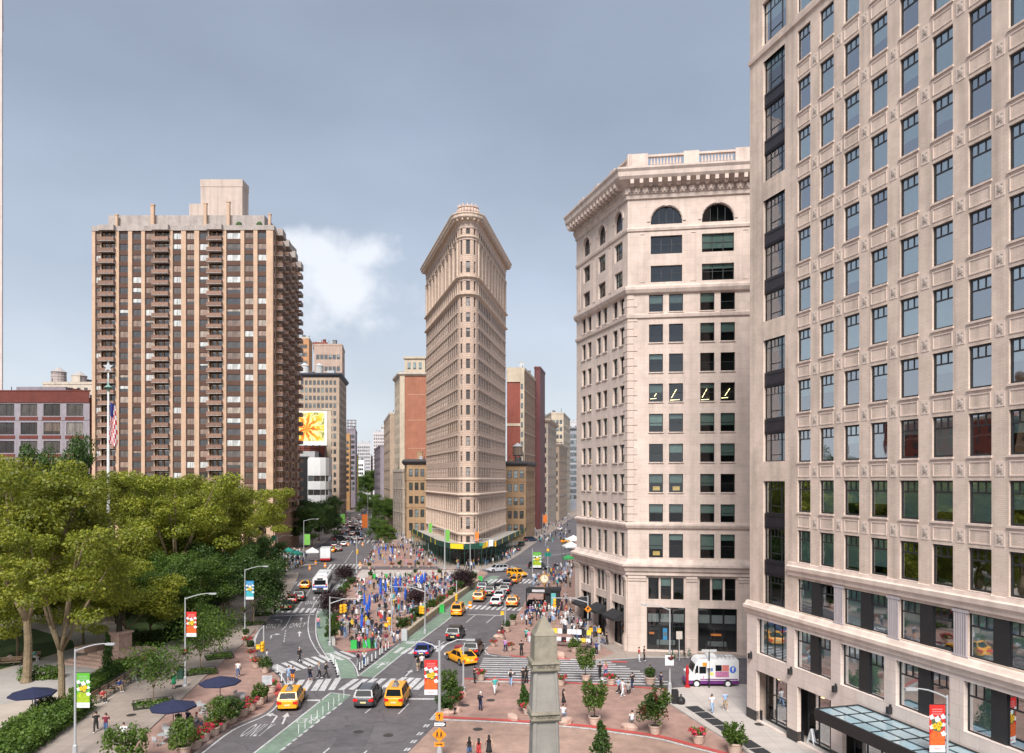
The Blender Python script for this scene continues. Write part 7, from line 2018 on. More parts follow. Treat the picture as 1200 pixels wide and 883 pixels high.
wallrun('granite_wall','low buff granite wall along the green lane on the right of the plaza',[(473,749),(494,732),(516,715),(542,697),(561,684)],.55,.85,M['granite_buff'])
wallrun('granite_wall','low pale barrier along the left rim of the crowded plaza',[(391,757),(386.5,744),(386,733),(388.5,720)],.4,.75,M['kerb'])
db=MB();db.tube((0,0,0),(0,0,.95),.055,n=6);db_me=db.mesh('post',[M['white']]);df=MB();df.lathe(0,0,[(.2,0),(.2,.06),(.1,.12)],8);df_me=df.mesh('base',[M['black']])
nn=0
for pts,n,w in (([(421.5,787),(438,775),(455,761.5)],10,'guarding the green lane beside the wide plaza tip'),([(396,793),(393,783),(388,775)],7,'curving round the left green lane at the crosswalk'),([(350,860),(403,819)],9,'along the lower green lane beside the traffic'),([(330,800),(325,790)],2,'at the red painted corner')):
 g=[G(*p) for p in pts]
 sp=smooth_pts(g,8) if len(g) > 2 else [(g[0][0]+(g[1][0]-g[0][0])*i/8,g[0][1]+(g[1][1]-g[0][1])*i/8) for i in range(9)]
 for k in range(n):
  p_=sp[round(k*(len(sp)-1)/(n-1))] if n > 1 else sp[0]
  t=thing('delineator_post','white lane post '+w,'post',(*p_,.02),0,'white lane posts '+w);link('post',db_me,t)
  if 'lower' not in w:link('base',df_me,t)
  if 'lower' in w:t.scale=(.5,.5,.8)
def box_thing(nm,label,cat,px,py,sz,m_,z=.02,rz=0,parts=()):
 t=thing(nm,label,cat,(*G(px,py),z),rz)
 b=MB();b.obox((0,0,sz[2]/2),sz,0,taper=.94);b.build('body',[m_],t)
 for nm2,c,s2,m2 in parts:q=MB();q.obox(c,s2);q.build(nm2,[m2],t)
 return t
for i,(px,py) in enumerate(((415,760.5),(430,759),(437,758.5))):
 box_thing('green_block','%s bright green plastic block facing the crosswalk' % ('left','middle','right')[i],'barrier block',px,py,(.95 if i else .75,.6,.95),M['green_bright'],parts=(('lid',(0,0,.98),(.8,.5,.06),M['green_bright']),))
for i,(px,py,w) in enumerate(((438,678.5,1.0),(452,678.5,.8),(478.5,678,1.1),(563,681,.9))):
 box_thing('green_block',('left','second','third','rightmost')[i]+' bright green block at the back of the plaza','barrier block',px,py,(w,.6,.9),M['green_bright'],parts=(('lid',(0,0,.93),(.7,.5,.06),M['green_bright']),))
box_thing('green_bin','bright green litter bin by the granite wall','bin',518,718,(.75,.75,1.1),M['green_bright'],parts=(('lid',(0,0,1.14),(.8,.8,.08),M['green_bright']),))
box_thing('trash_can','dark green trash can beside the red banner lamp','trash can',212,797,(.62,.62,1.15),mat('bin_green',(.02,.07,.05),.6),.13,parts=(('lid',(0,0,1.2),(.55,.55,.1),M['black']),))
box_thing('trash_can','dark trash can beside the kerb before the ice cream truck','trash can',791,826,(.6,.6,1.3),M['black'],parts=(('lid',(0,0,1.34),(.5,.5,.08),M['black']),))
t=thing('garbage_bag','black garbage bag beside the trash can on the kerb','garbage bag',(*G(798,827),.02));b=MB();b.sphere((0,0,.4),.42,9,7,0,(1,.9,1));b.lathe(0,0,[(.12,.78),(.05,.9),(.14,1.0)],6);b.build('bag',[M['black']],t)
box_thing('control_cabinet','grey steel signal cabinet at the corner of the crowded plaza','cabinet',474,751,(.75,.6,1.5),M['steel'],parts=(('door',(0,-.29,.75),(.6,.06,1.3),M['steel']),))
box_thing('news_box','dark green box bin on the plaza rim','bin',422,702,(.6,.6,1.2),mat('bin_green2',(.03,.10,.08),.6),parts=(('lid',(0,0,1.25),(.62,.62,.08),M['black']),))
box_thing('planter_box','white crate with red sides behind the plaza rim','crate',425,685.5,(1.0,.8,1.3),M['white'],parts=(('red_panel',(0,-.4,.6),(.7,.05,.6),M['red']),))
# sign board on a stand (menu) near the red corner, A-board at the stone block
t=thing('menu_board','grey notice stand among the flower tubs by the red corner','notice stand',(*G(313,823),.02),.3);b=MB();b.tube((0,0,0),(0,0,2.3),.05,n=5);b.build('post',[M['black']],t);b=MB();b.box(-.45,.45,-.06,0,1.6,2.5);b.build('board',[mat('notice_grey',(.5,.5,.52),.5,var=.3,scale=3)],t)
t=thing('sandwich_board','white and black sandwich board before the stone block shopfront','sandwich board',(*G(953,873),.14),.5)
for s in (-1,1):
 b=MB();b.poly([(-.4,s*.35,0),(.4,s*.35,0),(.3,s*.03,1.15),(-.3,s*.03,1.15)]);b.poly([(-.4,s*.32,0),(.4,s*.32,0),(.3,s*.0,1.15),(-.3,s*.0,1.15)]);b.build('panel',[M['white']],t)
 b=MB();b.poly([(-.25,s*.3-.05*(s < 0)+.02*(s > 0),.3),(.25,s*.3-.05*(s < 0)+.02*(s > 0),.3),(.2,s*.14-.06*(s < 0)+.03*(s > 0),.85),(-.2,s*.14-.06*(s < 0)+.03*(s > 0),.85)]);b.build('print',[M['black']],t)
# street clock
cd=126;t=thing('street_clock','ornate golden street clock on a fluted post','clock',(*GW(638,cd),.02),R(-3))
GD=mat('gilt_iron',(.42,.20,.06),.5,metal=.4,var=.25)
b=MB();b.lathe(0,0,[(.55,0),(.55,.4),(.3,.6),(.26,1.2),(.17,1.4),(.13,3.6),(.22,3.75),(.14,3.9)],10);b.build('post',[GD],t)
b=MB();b.tube((0,-.22,4.7),(0,.22,4.7),.82,n=20);b.lathe(0,0,[(.2,5.5),(.1,5.7),(.02,6.0)],8);b.build('case',[GD],t)
b=MB();b.tube((0,-.235,4.7),(0,-.225,4.7),.64,n=20);o=b.build('dial',[mat('dial_cream',(.72,.66,.5),.5,var=.05)],t)
b=MB();b.box(-.025,.025,-.25,-.24,4.7,5.15);b.poly([(0,-.245,4.66),(.36,-.245,4.86),(.34,-.245,4.9),(-.02,-.245,4.7)])
for k in range(12):a_=math.pi*k/6;b.obox((.53*math.sin(a_),-.24,4.7+.53*math.cos(a_)),(.05,.01,.1))
b.build('hand',[M['black']],o)
# subway entrance with glazed headhouse beside it
sd=124;t=thing('subway_entrance','dark subway stair entrance behind the street clock','subway entrance',(*GW(632,sd),.02),R(-6))
b=MB();b.box(-2.0,-1.85,-2.2,2.4,0,1.2);b.box(1.85,2.0,-2.2,2.4,0,1.2);b.box(-1.84,1.84,2.25,2.4,0,1.2);b.build('railing',[M['black']],t)
b=MB();b.box(-2.0,2.0,-2.2,-2.0,2.9,3.7);b.tube((-1.9,-2.1,0),(-1.9,-2.1,2.9),.1,n=6);b.tube((1.9,-2.1,0),(1.9,-2.1,2.9),.1,n=6);b.box(-2.0,2.0,-1.99,2.4,3.0,3.25);b.build('portal',[M['black']],t)
b=MB();b.box(-1.0,1.0,-2.26,-2.21,3.1,3.5);b.build('sign',[mat('sign_white_grey',(.5,.48,.5),.5)],t)
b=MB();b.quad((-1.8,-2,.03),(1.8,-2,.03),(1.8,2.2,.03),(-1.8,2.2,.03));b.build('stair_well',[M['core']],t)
t=thing('kiosk','dark glass kiosk beside the subway entrance','kiosk',(*GW(648,123),.02),R(-6))
b=MB();b.box(-1.2,1.2,-1.1,1.1,0,.3);b.box(-1.3,1.3,-1.2,1.2,3.2,3.6);b.box(-1.15,1.15,-1.05,1.05,.3,3.2);b.build('frame',[M['black']],t)
b=MB();b.box(-.45,.5,-1.1,-1.06,.8,2.9);b.build('lit_panel',[mat('panel_teal',(.10,.32,.33),.3,emit=.25)],t)
# street stall with white T-shirts rack, hydrant sculpture, signs at the truck
t=thing('market_stall','street stall with white and dark printed shirts on a rack','market stall',(*G(671,759),.02),-.3)
b=MB();b.box(-2.6,2.4,-.4,.5,.72,.78)
for x in (-2.5,-.1,2.3):b.tube((x,-.3,0),(x,-.3,.72),.03,n=4);b.tube((x,.4,0),(x,.4,2.3),.03,n=4)
b.build('table',[M['iron']],t)
for k in range(16):
 q=MB();q.obox((0,0,0),(.55,.05,.62));q.build('shirt',[M[('white','white','black','white')[k % 4]] if k % 7 else mat('shirt_yellow',(.75,.55,.05),.8)],t,(-2.3+.62*(k % 8),.2-.5*(k//8),1.9-.95*(k//8)),.15)
for k in range(7):
 q=MB();q.obox((0,0,0),(.5,.4,.12));q.build('folded_shirt',[mat(('cloth_white','cloth_blue','cloth_red','cloth_yellow')[k % 4],((.7,.7,.72),(.04,.06,.2),(.5,.05,.05),(.7,.5,.05))[k % 4],.85)],t,(-2.3+.7*k,-.1,.85),.2*k)
t=thing('red_sculpture','slender red standpipe in front of the ice cream truck','standpipe',(*G(805.5,807),.02))
b=MB();b.lathe(0,0,[(.3,0),(.3,.22),(.17,.3),(.13,1.3),(.17,1.5),(.19,1.7),(.15,2.0),(.09,2.3)],10);b.build('column',[M['red']],t)
t=thing('parking_sign','black sign post in front of the ice cream truck','sign post',(*G(831,808),.14));b=MB();b.tube((0,0,0),(0,0,4.4),.06,n=6);b.build('post',[M['black']],t);b=MB();b.box(-.75,.75,-.05,0,3.6,3.85);b.build('name_plate',[mat('sign_greywhite',(.5,.5,.5),.5,var=.3,scale=6)],t);b=MB();b.box(-.22,.22,-.05,0,2.0,2.7);b.build('sign_plate',[M['white']],t)
t=thing('notice_board','white notice on the corner lamp post','sign',(*G(784,813),2.4));b=MB();b.box(-.42,.42,-.2,-.14,.4,1.4);b.build('panel',[M['white']],t)
t=thing('parking_sign','tall pair of plates before the dark shopfront','sign post',(*G(796,776),.13));b=MB();b.tube((0,0,0),(0,0,3.4),.05,n=6);b.build('post',[M['steel']],t);b=MB();b.box(-.35,.35,-.05,0,2.5,3.4);b.build('sign_plate',[mat('sign_beige',(.6,.52,.45),.6)],t)
# newspaper corner: pale tents and white umbrellas at the far crossings
def tent(label,loc,w,h,m_,nm='canopy_tent'):
 t=thing(nm,label,'tent',(loc[0],loc[1],.02),rnd(0,.4))
 b=MB()
 for sx in (-1,1):
  for sy in (-1,1):b.tube((sx*w/2,sy*w/2,0),(sx*w/2,sy*w/2,h),.04,n=4)
 b.build('frame',[M['iron']],t)
 c=MB()
 P=[(-w/2,-w/2),(w/2,-w/2),(w/2,w/2),(-w/2,w/2)]
 for k in range(4):a_,b_=P[k],P[(k+1) % 4];c.poly([(*a_,h),(*b_,h),(0,0,h+w*.32)]);c.quad((*a_,h-.3),(*b_,h-.3),(*b_,h),(*a_,h))
 c.build('canopy',[m_],t)
tent('white peaked tent on the right avenue beside the stone corner',GW(669,205),4,3.2,M['white']);tent('second white tent beyond the stone corner',GW(672,226),4,3.3,M['white']);tent('white umbrella tent on the left corner pavement',GW(366,196),3.2,2.6,M['white'])
tent('green market canopy by the stone corner',GW(666,182),2.4,2.4,mat('stall_green',(.05,.33,.10),.8))
for k,(px,d,w,m_) in enumerate(((405,620,7,'white'),(413,640,8,'white'),(422,655,9,'white'),(432,660,9,'white'),(440,640,7,'white'),(425,560,6,'teal'),(398,540,5,'teal'),(446,430,5,'teal'),(399,370,4,'teal'),(392,330,3.4,'teal'),(384,310,3,'yellow_signal'))):
 tent('%s street market canopy, %s from the left at the far end of the avenue' % ('white' if m_ == 'white' else 'green' if m_ == 'teal' else 'yellow',('first first second third fourth fifth sixth seventh eighth ninth tenth eleventh'.split())[k+1]),GW(px,d),w,3.2,M[m_])
for k,(px,d) in enumerate(((322,196),(338,199),(347,192),(311,203))):
 tent('teal market canopy on the left corner, %s' % ('outermost','middle','nearest the crossing','under the tower base')[k],GW(px,d),2.6,2.5,M['teal'])
# construction barrels and barriers near the left crossing
bo=MB();bo.lathe(0,0,[(.32,0),(.3,.05),(.27,1.0)],10);bo_m=bo.mesh('drum',[M['orange_sign']]);bs=MB();bs.lathe(0,0,[(.305,.35),(.3,.55)],10);bs_m=bs.mesh('stripe',[M['white']])
for k,(px,py) in enumerate(((363,668),(381,665),(370,662),(336,668),(340,664),(422,664),(455,732),(551,712.5),(425,640),(408,640),(415,622))):
 t=thing('traffic_drum','orange traffic drum, ' + ('at the left crossing','beside the white truck','behind the works','by the market corner','second by the market corner','at the plaza head','among the plaza tables','behind the yellow taxi van','on the avenue','left kerb of the avenue','far up the avenue')[k],'traffic drum',(*G(px,py),.02),0,'orange traffic drums');link('drum',bo_m,t);link('stripe',bs_m,t)
# ------------------------------------------------------------------ vehicles
def paint(name,col,rough=.4):return mat(name,col,rough,var=.08,scale=1,coat=.3)
CP={'taxi':paint('taxi_yellow',(.84,.36,.008)),'grey':paint('grey_metal',(.07,.07,.075)),'black':paint('black_paint',(.016,.016,.018)),'blue':paint('deep_blue',(.015,.03,.20)),'white':paint('white_car_paint',(.72,.72,.72)),'silver':paint('silver_paint',(.48,.49,.52)),'red':paint('dark_red_paint',(.25,.02,.025)),'navy':paint('navy_paint',(.02,.035,.07)),'orange':paint('orange_taxi',(.80,.30,.006))}
M['tyre']=mat('tyre_rubber',(.018,.018,.018),.85)
M['rim']=mat('wheel_rim',(.38,.38,.39),.35,metal=.7,var=.1)
M['glass_car']=mat('car_glass',(.012,.014,.016),.12,var=.05,spec=.04)
M['tail']=mat('tail_light',(.50,.01,.01),.25,var=.05,emit=.35)
M['head']=mat('head_light',(.75,.77,.8),.15,var=.05)
M['plate']=mat('number_plate',(.75,.62,.30),.5)
M['plastic']=mat('black_plastic',(.03,.03,.032),.6)
def car_meshes(kind):
 """unit car heading +y, centred; returns dict name -> list of (mesh builder data)"""
 L,W,Hh,bel,hood,nose,tailz={'sedan':(4.75,1.84,1.47,.92,.90,.62,.98),'suv':(4.75,1.92,1.74,1.08,1.05,.75,1.12),'van':(4.75,1.8,1.9,1.10,1.05,.72,1.15)}[kind]
 h2=L/2
 gp={'sedan':(-.47,-.27,.06,.24),'suv':(-.495,-.42,.10,.27),'van':(-.498,-.46,.12,.32)}[kind]
 # lower shell stations (y, half width, z of sill, z of shoulder)
 st=[(-h2,.80,.45,tailz-.22),(-h2+.10,.92,.30,tailz),(-h2*.7,.99,.22,bel+.03),(-h2*.3,1,.20,bel+.0),(0,1,.20,bel-.02),(h2*.4,1,.20,bel-.05),(h2*.68,.98,.22,hood-.04),(h2-.16,.90,.28,nose+.12),(h2,.74,.42,nose-.05)]
 b=MB();n0=0;rings=[]
 for y,wf,zs,zt in st:
  w=W/2*wf
  rings.append([(-w*.9,y,zs),(-w,y,zs+.18),(-w*1.0,y,(zs+zt)/2+.05),(-w*.965,y,zt-.08),(-w*.86,y,zt),(0,y,zt+.025),(w*.86,y,zt),(w*.965,y,zt-.08),(w,y,(zs+zt)/2+.05),(w,y,zs+.18),(w*.9,y,zs)])
 for a,c in zip(rings,rings[1:]):
  for i in range(10):b.quad(a[i],a[i+1],c[i+1],c[i])
  b.quad(a[10],a[0],c[0],c[10])
 b.poly(rings[0]);b.poly(rings[-1][::-1])
 # greenhouse
 y0,y1,y2,y3=gp[0]*L,gp[1]*L,gp[2]*L,gp[3]*L
 wb,wt=W*.475,W*.385
 zb=bel-.03;zt=Hh
 lo=[(-wb,y0,zb+.02),(wb,y0,zb+.02),(wb*.97,y3,zb-.02),(-wb*.97,y3,zb-.02)]
 hi=[(-wt,y1,zt-.05),(wt,y1,zt-.05),(wt,y2,zt-.03),(-wt,y2,zt-.03)]
 mid=[(-wt*.99,(y1+y2)/2,zt),(wt*.99,(y1+y2)/2,zt)]
 b.quad(lo[0],lo[1],hi[1],hi[0]);b.quad(lo[2],lo[3],hi[3],hi[2]);b.quad(lo[1],lo[2],hi[2],hi[1]);b.quad(lo[3],lo[0],hi[0],hi[3])
 b.quad(hi[0],hi[1],mid[1],mid[0]);b.quad(mid[0],mid[1],hi[2],hi[3])
 out={'body':b}
 def lerp(p,q,t):return tuple(p[i]+(q[i]-p[i])*t for i in range(3))
 def panel(A,B,Cc,Dd,u0,u1,v0,v1,off):
  def P(u,v):
   s=lerp(A,B,u);t=lerp(Dd,Cc,u);return lerp(s,t,v)
  n=(Vector(B)-Vector(A)).cross(Vector(Dd)-Vector(A)).normalized()*off
  g=MB();g.quad(*[tuple(Vector(P(u,v))+n) for u,v in ((u0,v0),(u1,v0),(u1,v1),(u0,v1))]);return g
 def orient(A,B,Cc,Dd,c):
  n=(Vector(B)-Vector(A)).cross(Vector(Dd)-Vector(A));m_=(Vector(A)+Vector(Cc))/2
  return 1 if n.dot(m_-Vector(c)) > 0 else -1
 ctr=(0,(y1+y2)/2,(zb+zt)/2)
 def win(nm,q,u0,u1,v0,v1):
  s=orient(*q,ctr);out.setdefault(nm,[]).append(panel(*q,u0,u1,v0,v1,.012*s))
 win('rear_window',(lo[0],lo[1],hi[1],hi[0]),.08,.92,.14,.9);win('windscreen',(lo[2],lo[3],hi[3],hi[2]),.06,.94,.08,.93)
 sp=(.05,.36,.40,.66,.70,.96) if kind != 'sedan' else (.10,.46,.50,.92,0,0)
 for q in ((lo[1],lo[2],hi[2],hi[1]),(lo[0],lo[3],hi[3],hi[0])):
  for k in range(0,6,2):
   if sp[k+1] > sp[k]:win('side_window',q,sp[k],sp[k+1],.1,.9)
 r=.34 if kind == 'sedan' else .37
 out['r']=r;out['L']=L;out['W']=W;out['wy']=(-h2*.62,h2*.64);out['tz']=(tailz,nose);out['H']=Hh;out['yr']=(y1+y2)/2
 return out
CARS={}
def car(kind,col,label,px,to,group=None,sign=None,rack=False,s=1.0,cat=None,ground=True):
 g=G(*px);h=G(*to);az=math.atan2(h[1]-g[1],h[0]-g[0])-math.pi/2
 t=thing({'taxi':'taxi'}.get(cat,'car'),label,cat or 'car',(*g,.013),az,group);t.scale=(s,s,s)
 k=(kind,col)
 if k not in CARS:
  d=car_meshes(kind);me={}
  me['body']=d['body'].mesh('body',[CP[col]])
  for nm in ('rear_window','windscreen','side_window'):me[nm]=[q.mesh(nm,[M['glass_car']]) for q in d[nm]]
  w=MB();w.tube((-.11,0,0),(.11,0,0),d['r'],n=14);me['wheel']=w.mesh('wheel',[M['tyre']])
  w=MB();w.tube((-.118,0,0),(.118,0,0),d['r']*.62,n=10);me['rim']=w.mesh('rim',[M['rim']])
  a=MB();a.lathe(0,0,[(d['r']*1.18,-.0)],3) if False else None
  arch=MB();arch.tube((-.06,0,0),(.06,0,0),d['r']*1.2,n=14);me['arch']=arch.mesh('wheel_arch',[M['plastic']])
  h2=d['L']/2;tz,nz2_=d['tz'];W2=d['W']/2
  for nm,y,z,m_,sg in (('tail_light',-h2-.012,tz-.30,'tail',-1),('headlight',h2+.01,nz2_-.12,'head',1)):
   q=MB();q.box(-.2,.2,-.05 if sg < 0 else -.16,.16 if sg < 0 else .05,-.09,.12);me[nm]=(q.mesh(nm,[M[m_]]),y,z)
  q=MB();q.box(-W2*.82,W2*.82,-h2-.03,-h2+.1,.34,.52);me['rear_bumper']=q.mesh('rear_bumper',[M['plastic'] if col != 'taxi' else CP[col]])
  q=MB();q.box(-W2*.7,W2*.7,h2-.1,h2+.03,.3,.5);me['front_bumper']=q.mesh('front_bumper',[M['plastic']])
  q=MB();q.box(-.26,.26,-h2-.045,-h2-.031,.56,.70);me['number_plate']=q.mesh('number_plate',[M['plate']])
  q=MB();q.box(-.09,.09,-.05,.07,-.06,.08);me['mirror']=q.mesh('mirror',[CP[col]])
  q=MB()
  for yy in (-.12,.13):q.box(-W2-.004,-W2+.0,yy*d['L']-.07,yy*d['L']+.07,.86,.9);q.box(W2,W2+.004,yy*d['L']-.07,yy*d['L']+.07,.86,.9)
  me['door_handle']=q.mesh('door_handle',[M['plastic']])
  CARS[k]=(me,d)
 me,d=CARS[k]
 link('body',me['body'],t)
 for nm in ('rear_window','windscreen','side_window'):
  for q in me[nm]:link(nm,q,t)
 W2=d['W']/2
 for y in d['wy']:
  for sx in (-1,1):
   link('wheel_arch',me['arch'],t,(sx*(W2-.055),y,d['r']+.03))
   wo_=link('wheel',me['wheel'],t,(sx*(W2-.085),y,d['r']));link('rim',me['rim'],wo_)
 for nm in ('tail_light','headlight'):
  m_,y,z=me[nm]
  for sx in (-1,1):link(nm,m_,t,(sx*W2*.74,y,z))
 for nm in ('rear_bumper','front_bumper','number_plate'):link(nm,me[nm],t)
 for sx in (-1,1):link('mirror',me['mirror'],t,(sx*(W2+.06),d['L']*.18,.98 if kind == 'sedan' else 1.12))
 if sign:
  q=MB();q.box(-.28,.28,d['yr']+.0,d['yr']+.2,d['H']-.01,d['H']+.16);q.build('roof_light',[M['plate']],t)
  if sign == 'ad':
   q=MB();q.poly([(-.3,d['yr']-1.0,d['H']),(.3,d['yr']-1.0,d['H']),(.08,d['yr']-1.0,d['H']+.42),(-.08,d['yr']-1.0,d['H']+.42)]);q.poly([(-.3,d['yr']-.1,d['H']),(.3,d['yr']-.1,d['H']),(.08,d['yr']-.1,d['H']+.42),(-.08,d['yr']-.1,d['H']+.42)])
   for s_ in (-1,1):q.poly([(s_*.3,d['yr']-1.0,d['H']),(s_*.3,d['yr']-.1,d['H']),(s_*.08,d['yr']-.1,d['H']+.42),(s_*.08,d['yr']-1.0,d['H']+.42)])
   q.build('roof_advert',[mat('roof_advert',(.25,.25,.26),.4,var=.6,scale=5)],t)
 if rack:
  q=MB()
  for sx in (-1,1):q.box(sx*.62-.02,sx*.62+.02,d['yr']-1.1,d['yr']+.8,d['H']+.02,d['H']+.06)
  q.build('roof_rail',[M['plastic']],t)
 return t
TX='yellow taxi cabs'
car('suv','taxi','yellow taxi with roof advert stopped in the left lane before the crosswalk',(342,826),(355,805),TX,'ad',cat='taxi')
car('suv','grey','grey sport utility car beside the yellow van at the stop line',(432,823),(447,803),None,None,True)
car('van','taxi','yellow taxi van beside the grey car at the stop line',(466.5,823),(479,803),TX,'ad',cat='taxi')
car('sedan','blue','deep blue sedan crossing near the plaza tip',(497,767),(507,752))
car('sedan','taxi','yellow sedan taxi turning left across the zebra crossing',(540,776),(528,770.5),TX,'ad',cat='taxi',s=1.05)
car('suv','black','black sport utility car in the middle lane past the crosswalk',(534,748),(549,731))
car('suv','black','dark car half hidden behind the turning yellow taxi',(555,766),(566,752))
car('sedan','red','dark red car behind the turning yellow taxi',(541,769),(553,755),None,s=.9)
car('van','taxi','yellow taxi van on the green lane side above the stop line',(537,720),(546,708),TX,'ad',cat='taxi')
car('suv','orange','yellow orange taxi next in line by the granite wall',(562,704),(571,693),TX,'ad',cat='taxi')
car('sedan','white','white sedan behind the stop line on the island side',(582,709),(590,697))
car('suv','orange','yellow taxi with dark gear on its roof beside the island',(601,710),(608,697),TX,'ad',True,cat='taxi')
blk=[((566,692),(573,682),'suv','navy','leftmost dark car in the jam by the wall'),((575,697),(582,687),'suv','black','black car front left in the jam'),((584,692),(590,683),'sedan','black','black sedan in the middle of the jam'),((592,695),(598,686),'suv','black','black sport utility car on the right of the jam'),((595,687),(600,680),'sedan','navy','dark blue sedan at the head of the jam'),((586,701),(592,693),'sedan','silver','silver sedan between the black cars and the white one')]
for a in blk:car(a[2],a[3],a[4],a[0],a[1],'cars jammed before the crossing')
car('suv','taxi','yellow taxi driving right across the avenue mouth',(606,676),(614,677.0),TX,'ad',cat='taxi')
car('sedan','orange','yellow taxi turning behind the street clock',(604,683),(612,679),TX,'ad',cat='taxi')
car('suv','silver','silver sport utility car heading left before the shed',(583,670.5),(575,671.0),None,None,True)
car('suv','black','black sport utility car crossing at the right avenue mouth',(631,667),(640,667.4),None)
car('sedan','taxi','distant yellow taxi near the white tents',(665,636.5),(672,636.0),TX,'ad',cat='taxi')
car('suv','navy','dark car by the blue banner beyond the shed corner',(622,635),(630,634.6))
car('sedan','black','dark car parked along the right side of the shed',(606,646),(612,641),None);car('sedan','grey','grey car parked further along the shed',(611,640),(616,636),None)
car('sedan','white','white and red car far up the right avenue',(656,622),(656.8,619),None)
car('sedan','black','black car at the left kerb nearest the stop line',(336.5,713.5),(343,700),None,None)
car('suv','black','black sport utility car behind the taxi at the left',(351,703),(357,692))
car('sedan','red','dark red sedan squeezed between the two black cars at the left',(343,706),(349,695),None,s=.95)
car('sedan','taxi','yellow taxi in front of the bus',(358,689),(365,678),TX,'ad',cat='taxi')
far=[(381,650,'silver'),(398,634,'black'),(405,633,'black'),(413,628,'grey'),(419,628,'black'),(407,624,'navy'),(400,626,'silver'),(414,622,'black'),(422,621,'black'),(405,616,'black'),(411,613,'silver'),(418,610,'black'),(403,640,'white'),(424,614,'white'),(392,641,'grey'),(397,646,'black'),(410,618,'black'),(417,616,'grey'),(426,618,'silver'),(415,634,'black'),(423,633,'navy'),(409,609,'black'),(421,605,'silver'),(427,609,'black')]
for k,(px,py,c_) in enumerate(far):
 car('suv' if k % 2 else 'sedan',c_,'%s car in the far traffic of the left avenue, %s' % ({'navy':'dark blue'}.get(c_,c_),['behind the white truck','left of the black pair','right of the black pair','fourth from the left','by the orange banner','behind the front pair','at the left kerb','in the second row','right in the second row','left in the last row','centre of the last row','right in the last row','nearest the left kerb','at the head of the queue','behind the small yellow taxi','beside the small yellow taxi','under the small kerb banner','centre of the third row','right of the third row','waiting left of the pole','waiting right of the pole','left in the distance','right in the distance','last in the distance'][k]),(px,py),(px+3,py-4.5) if k not in (1,4,7) else (px+6,py-.4),'cars on the far left avenue')
car('sedan','taxi','small yellow taxi in the far left traffic',(389,647),(394,640),TX,'ad',cat='taxi')
car('sedan','navy','dark parked car under the trees at the far left crossing',(323,671),(331,670.6));
# bus
def bus():
 a,c=G(375,697),G(390,672);az=math.atan2(c[1]-a[1],c[0]-a[0])-math.pi/2
 t=thing('bus','white articulated city bus seen from behind with blue stripe','bus',(*a,.013),az)
 b=MB();W,L,Hh=1.35,12.2,3.15
 prof=[(-W,.45),(-W,2.75),(-W+.12,3.05),(-W+.35,Hh),(W-.35,Hh),(W-.12,3.05),(W,2.75),(W,.45)]
 for i in range(8):p,q=prof[i],prof[(i+1) % 8];b.quad((p[0],0,p[1]),(q[0],0,q[1]),(q[0],L,q[1]),(p[0],L,p[1]))
 b.poly([(p[0],0,p[1]) for p in prof]);b.poly([(p[0],L,p[1]) for p in prof[::-1]]);b.build('body',[CP['white']],t)
 b=MB();b.quad((-1.05,-.015,1.75),(1.05,-.015,1.75),(1.0,-.015,2.6),(-1.0,-.015,2.6));b.build('rear_window',[M['glass_car']],t)
 b=MB();b.box(-1.3,1.3,-.03,-.001,1.25,1.5);b.build('blue_stripe',[mat('bus_blue',(.03,.10,.42),.4)],t)
 b=MB();b.box(-1.34,1.34,-.05,-.001,.42,.85);b.build('rear_bumper',[M['plastic']],t)
 b=MB();b.box(-.6,.6,-.04,-.001,.9,1.2);b.build('grille',[M['plastic']],t)
 for sx in (-1,1):
  b=MB();b.box(sx*1.12-.09,sx*1.12+.09,-.05,0,1.55,1.95);b.build('tail_light',[M['tail']],t)
  for k in range(6):b=MB();b.box(min(sx*1.35,sx*1.365),max(sx*1.35,sx*1.365),.5+1.95*k,2.2+1.95*k,1.5,2.5);b.build('side_window',[M['glass_car']],t)
  for y in (2.6,9.4):b=MB();b.tube((sx*1.1,y,.5),(sx*1.36,y,.5),.5,n=14);b.build('wheel',[M['tyre']],t)
 b=MB();b.box(-.35,.35,.8,1.9,3.151,3.3);b.box(-.9,.9,4.5,7.5,3.151,3.4);b.build('roof_unit',[mat('roof_unit_grey',(.55,.56,.57),.5)],t)
 b=MB();b.box(-.5,.5,-.03,-.001,2.68,2.95);b.build('route_display',[M['black']],t)
bus()
def box_truck():
 a,c=G(381,659),G(390,645);az=math.atan2(c[1]-a[1],c[0]-a[0])-math.pi/2
 t=thing('delivery_truck','white box truck with red rear sill beyond the crossing','truck',(*a,.013),az)
 b=MB();b.box(-1.25,1.25,0,5.5,.9,3.5);b.build('box',[CP['white']],t);b=MB();b.box(-1.26,1.26,-.06,0,.45,.95);b.build('rear_sill',[M['red']],t)
 b=MB();b.box(-1.1,1.1,5.6,7.2,.5,2.4);b.build('cab',[CP['white']],t)
 for sx in (-1,1):
  for y in (1.3,6.3):b=MB();b.tube((sx*.95,y,.45),(sx*1.2,y,.45),.45,n=12);b.build('wheel',[M['tyre']],t)
  b=MB();b.box(sx*.6-.5,sx*.6+.5,-.03,-.001,1.1,3.3);b.build('rear_door',[M['white']],t)
box_truck()
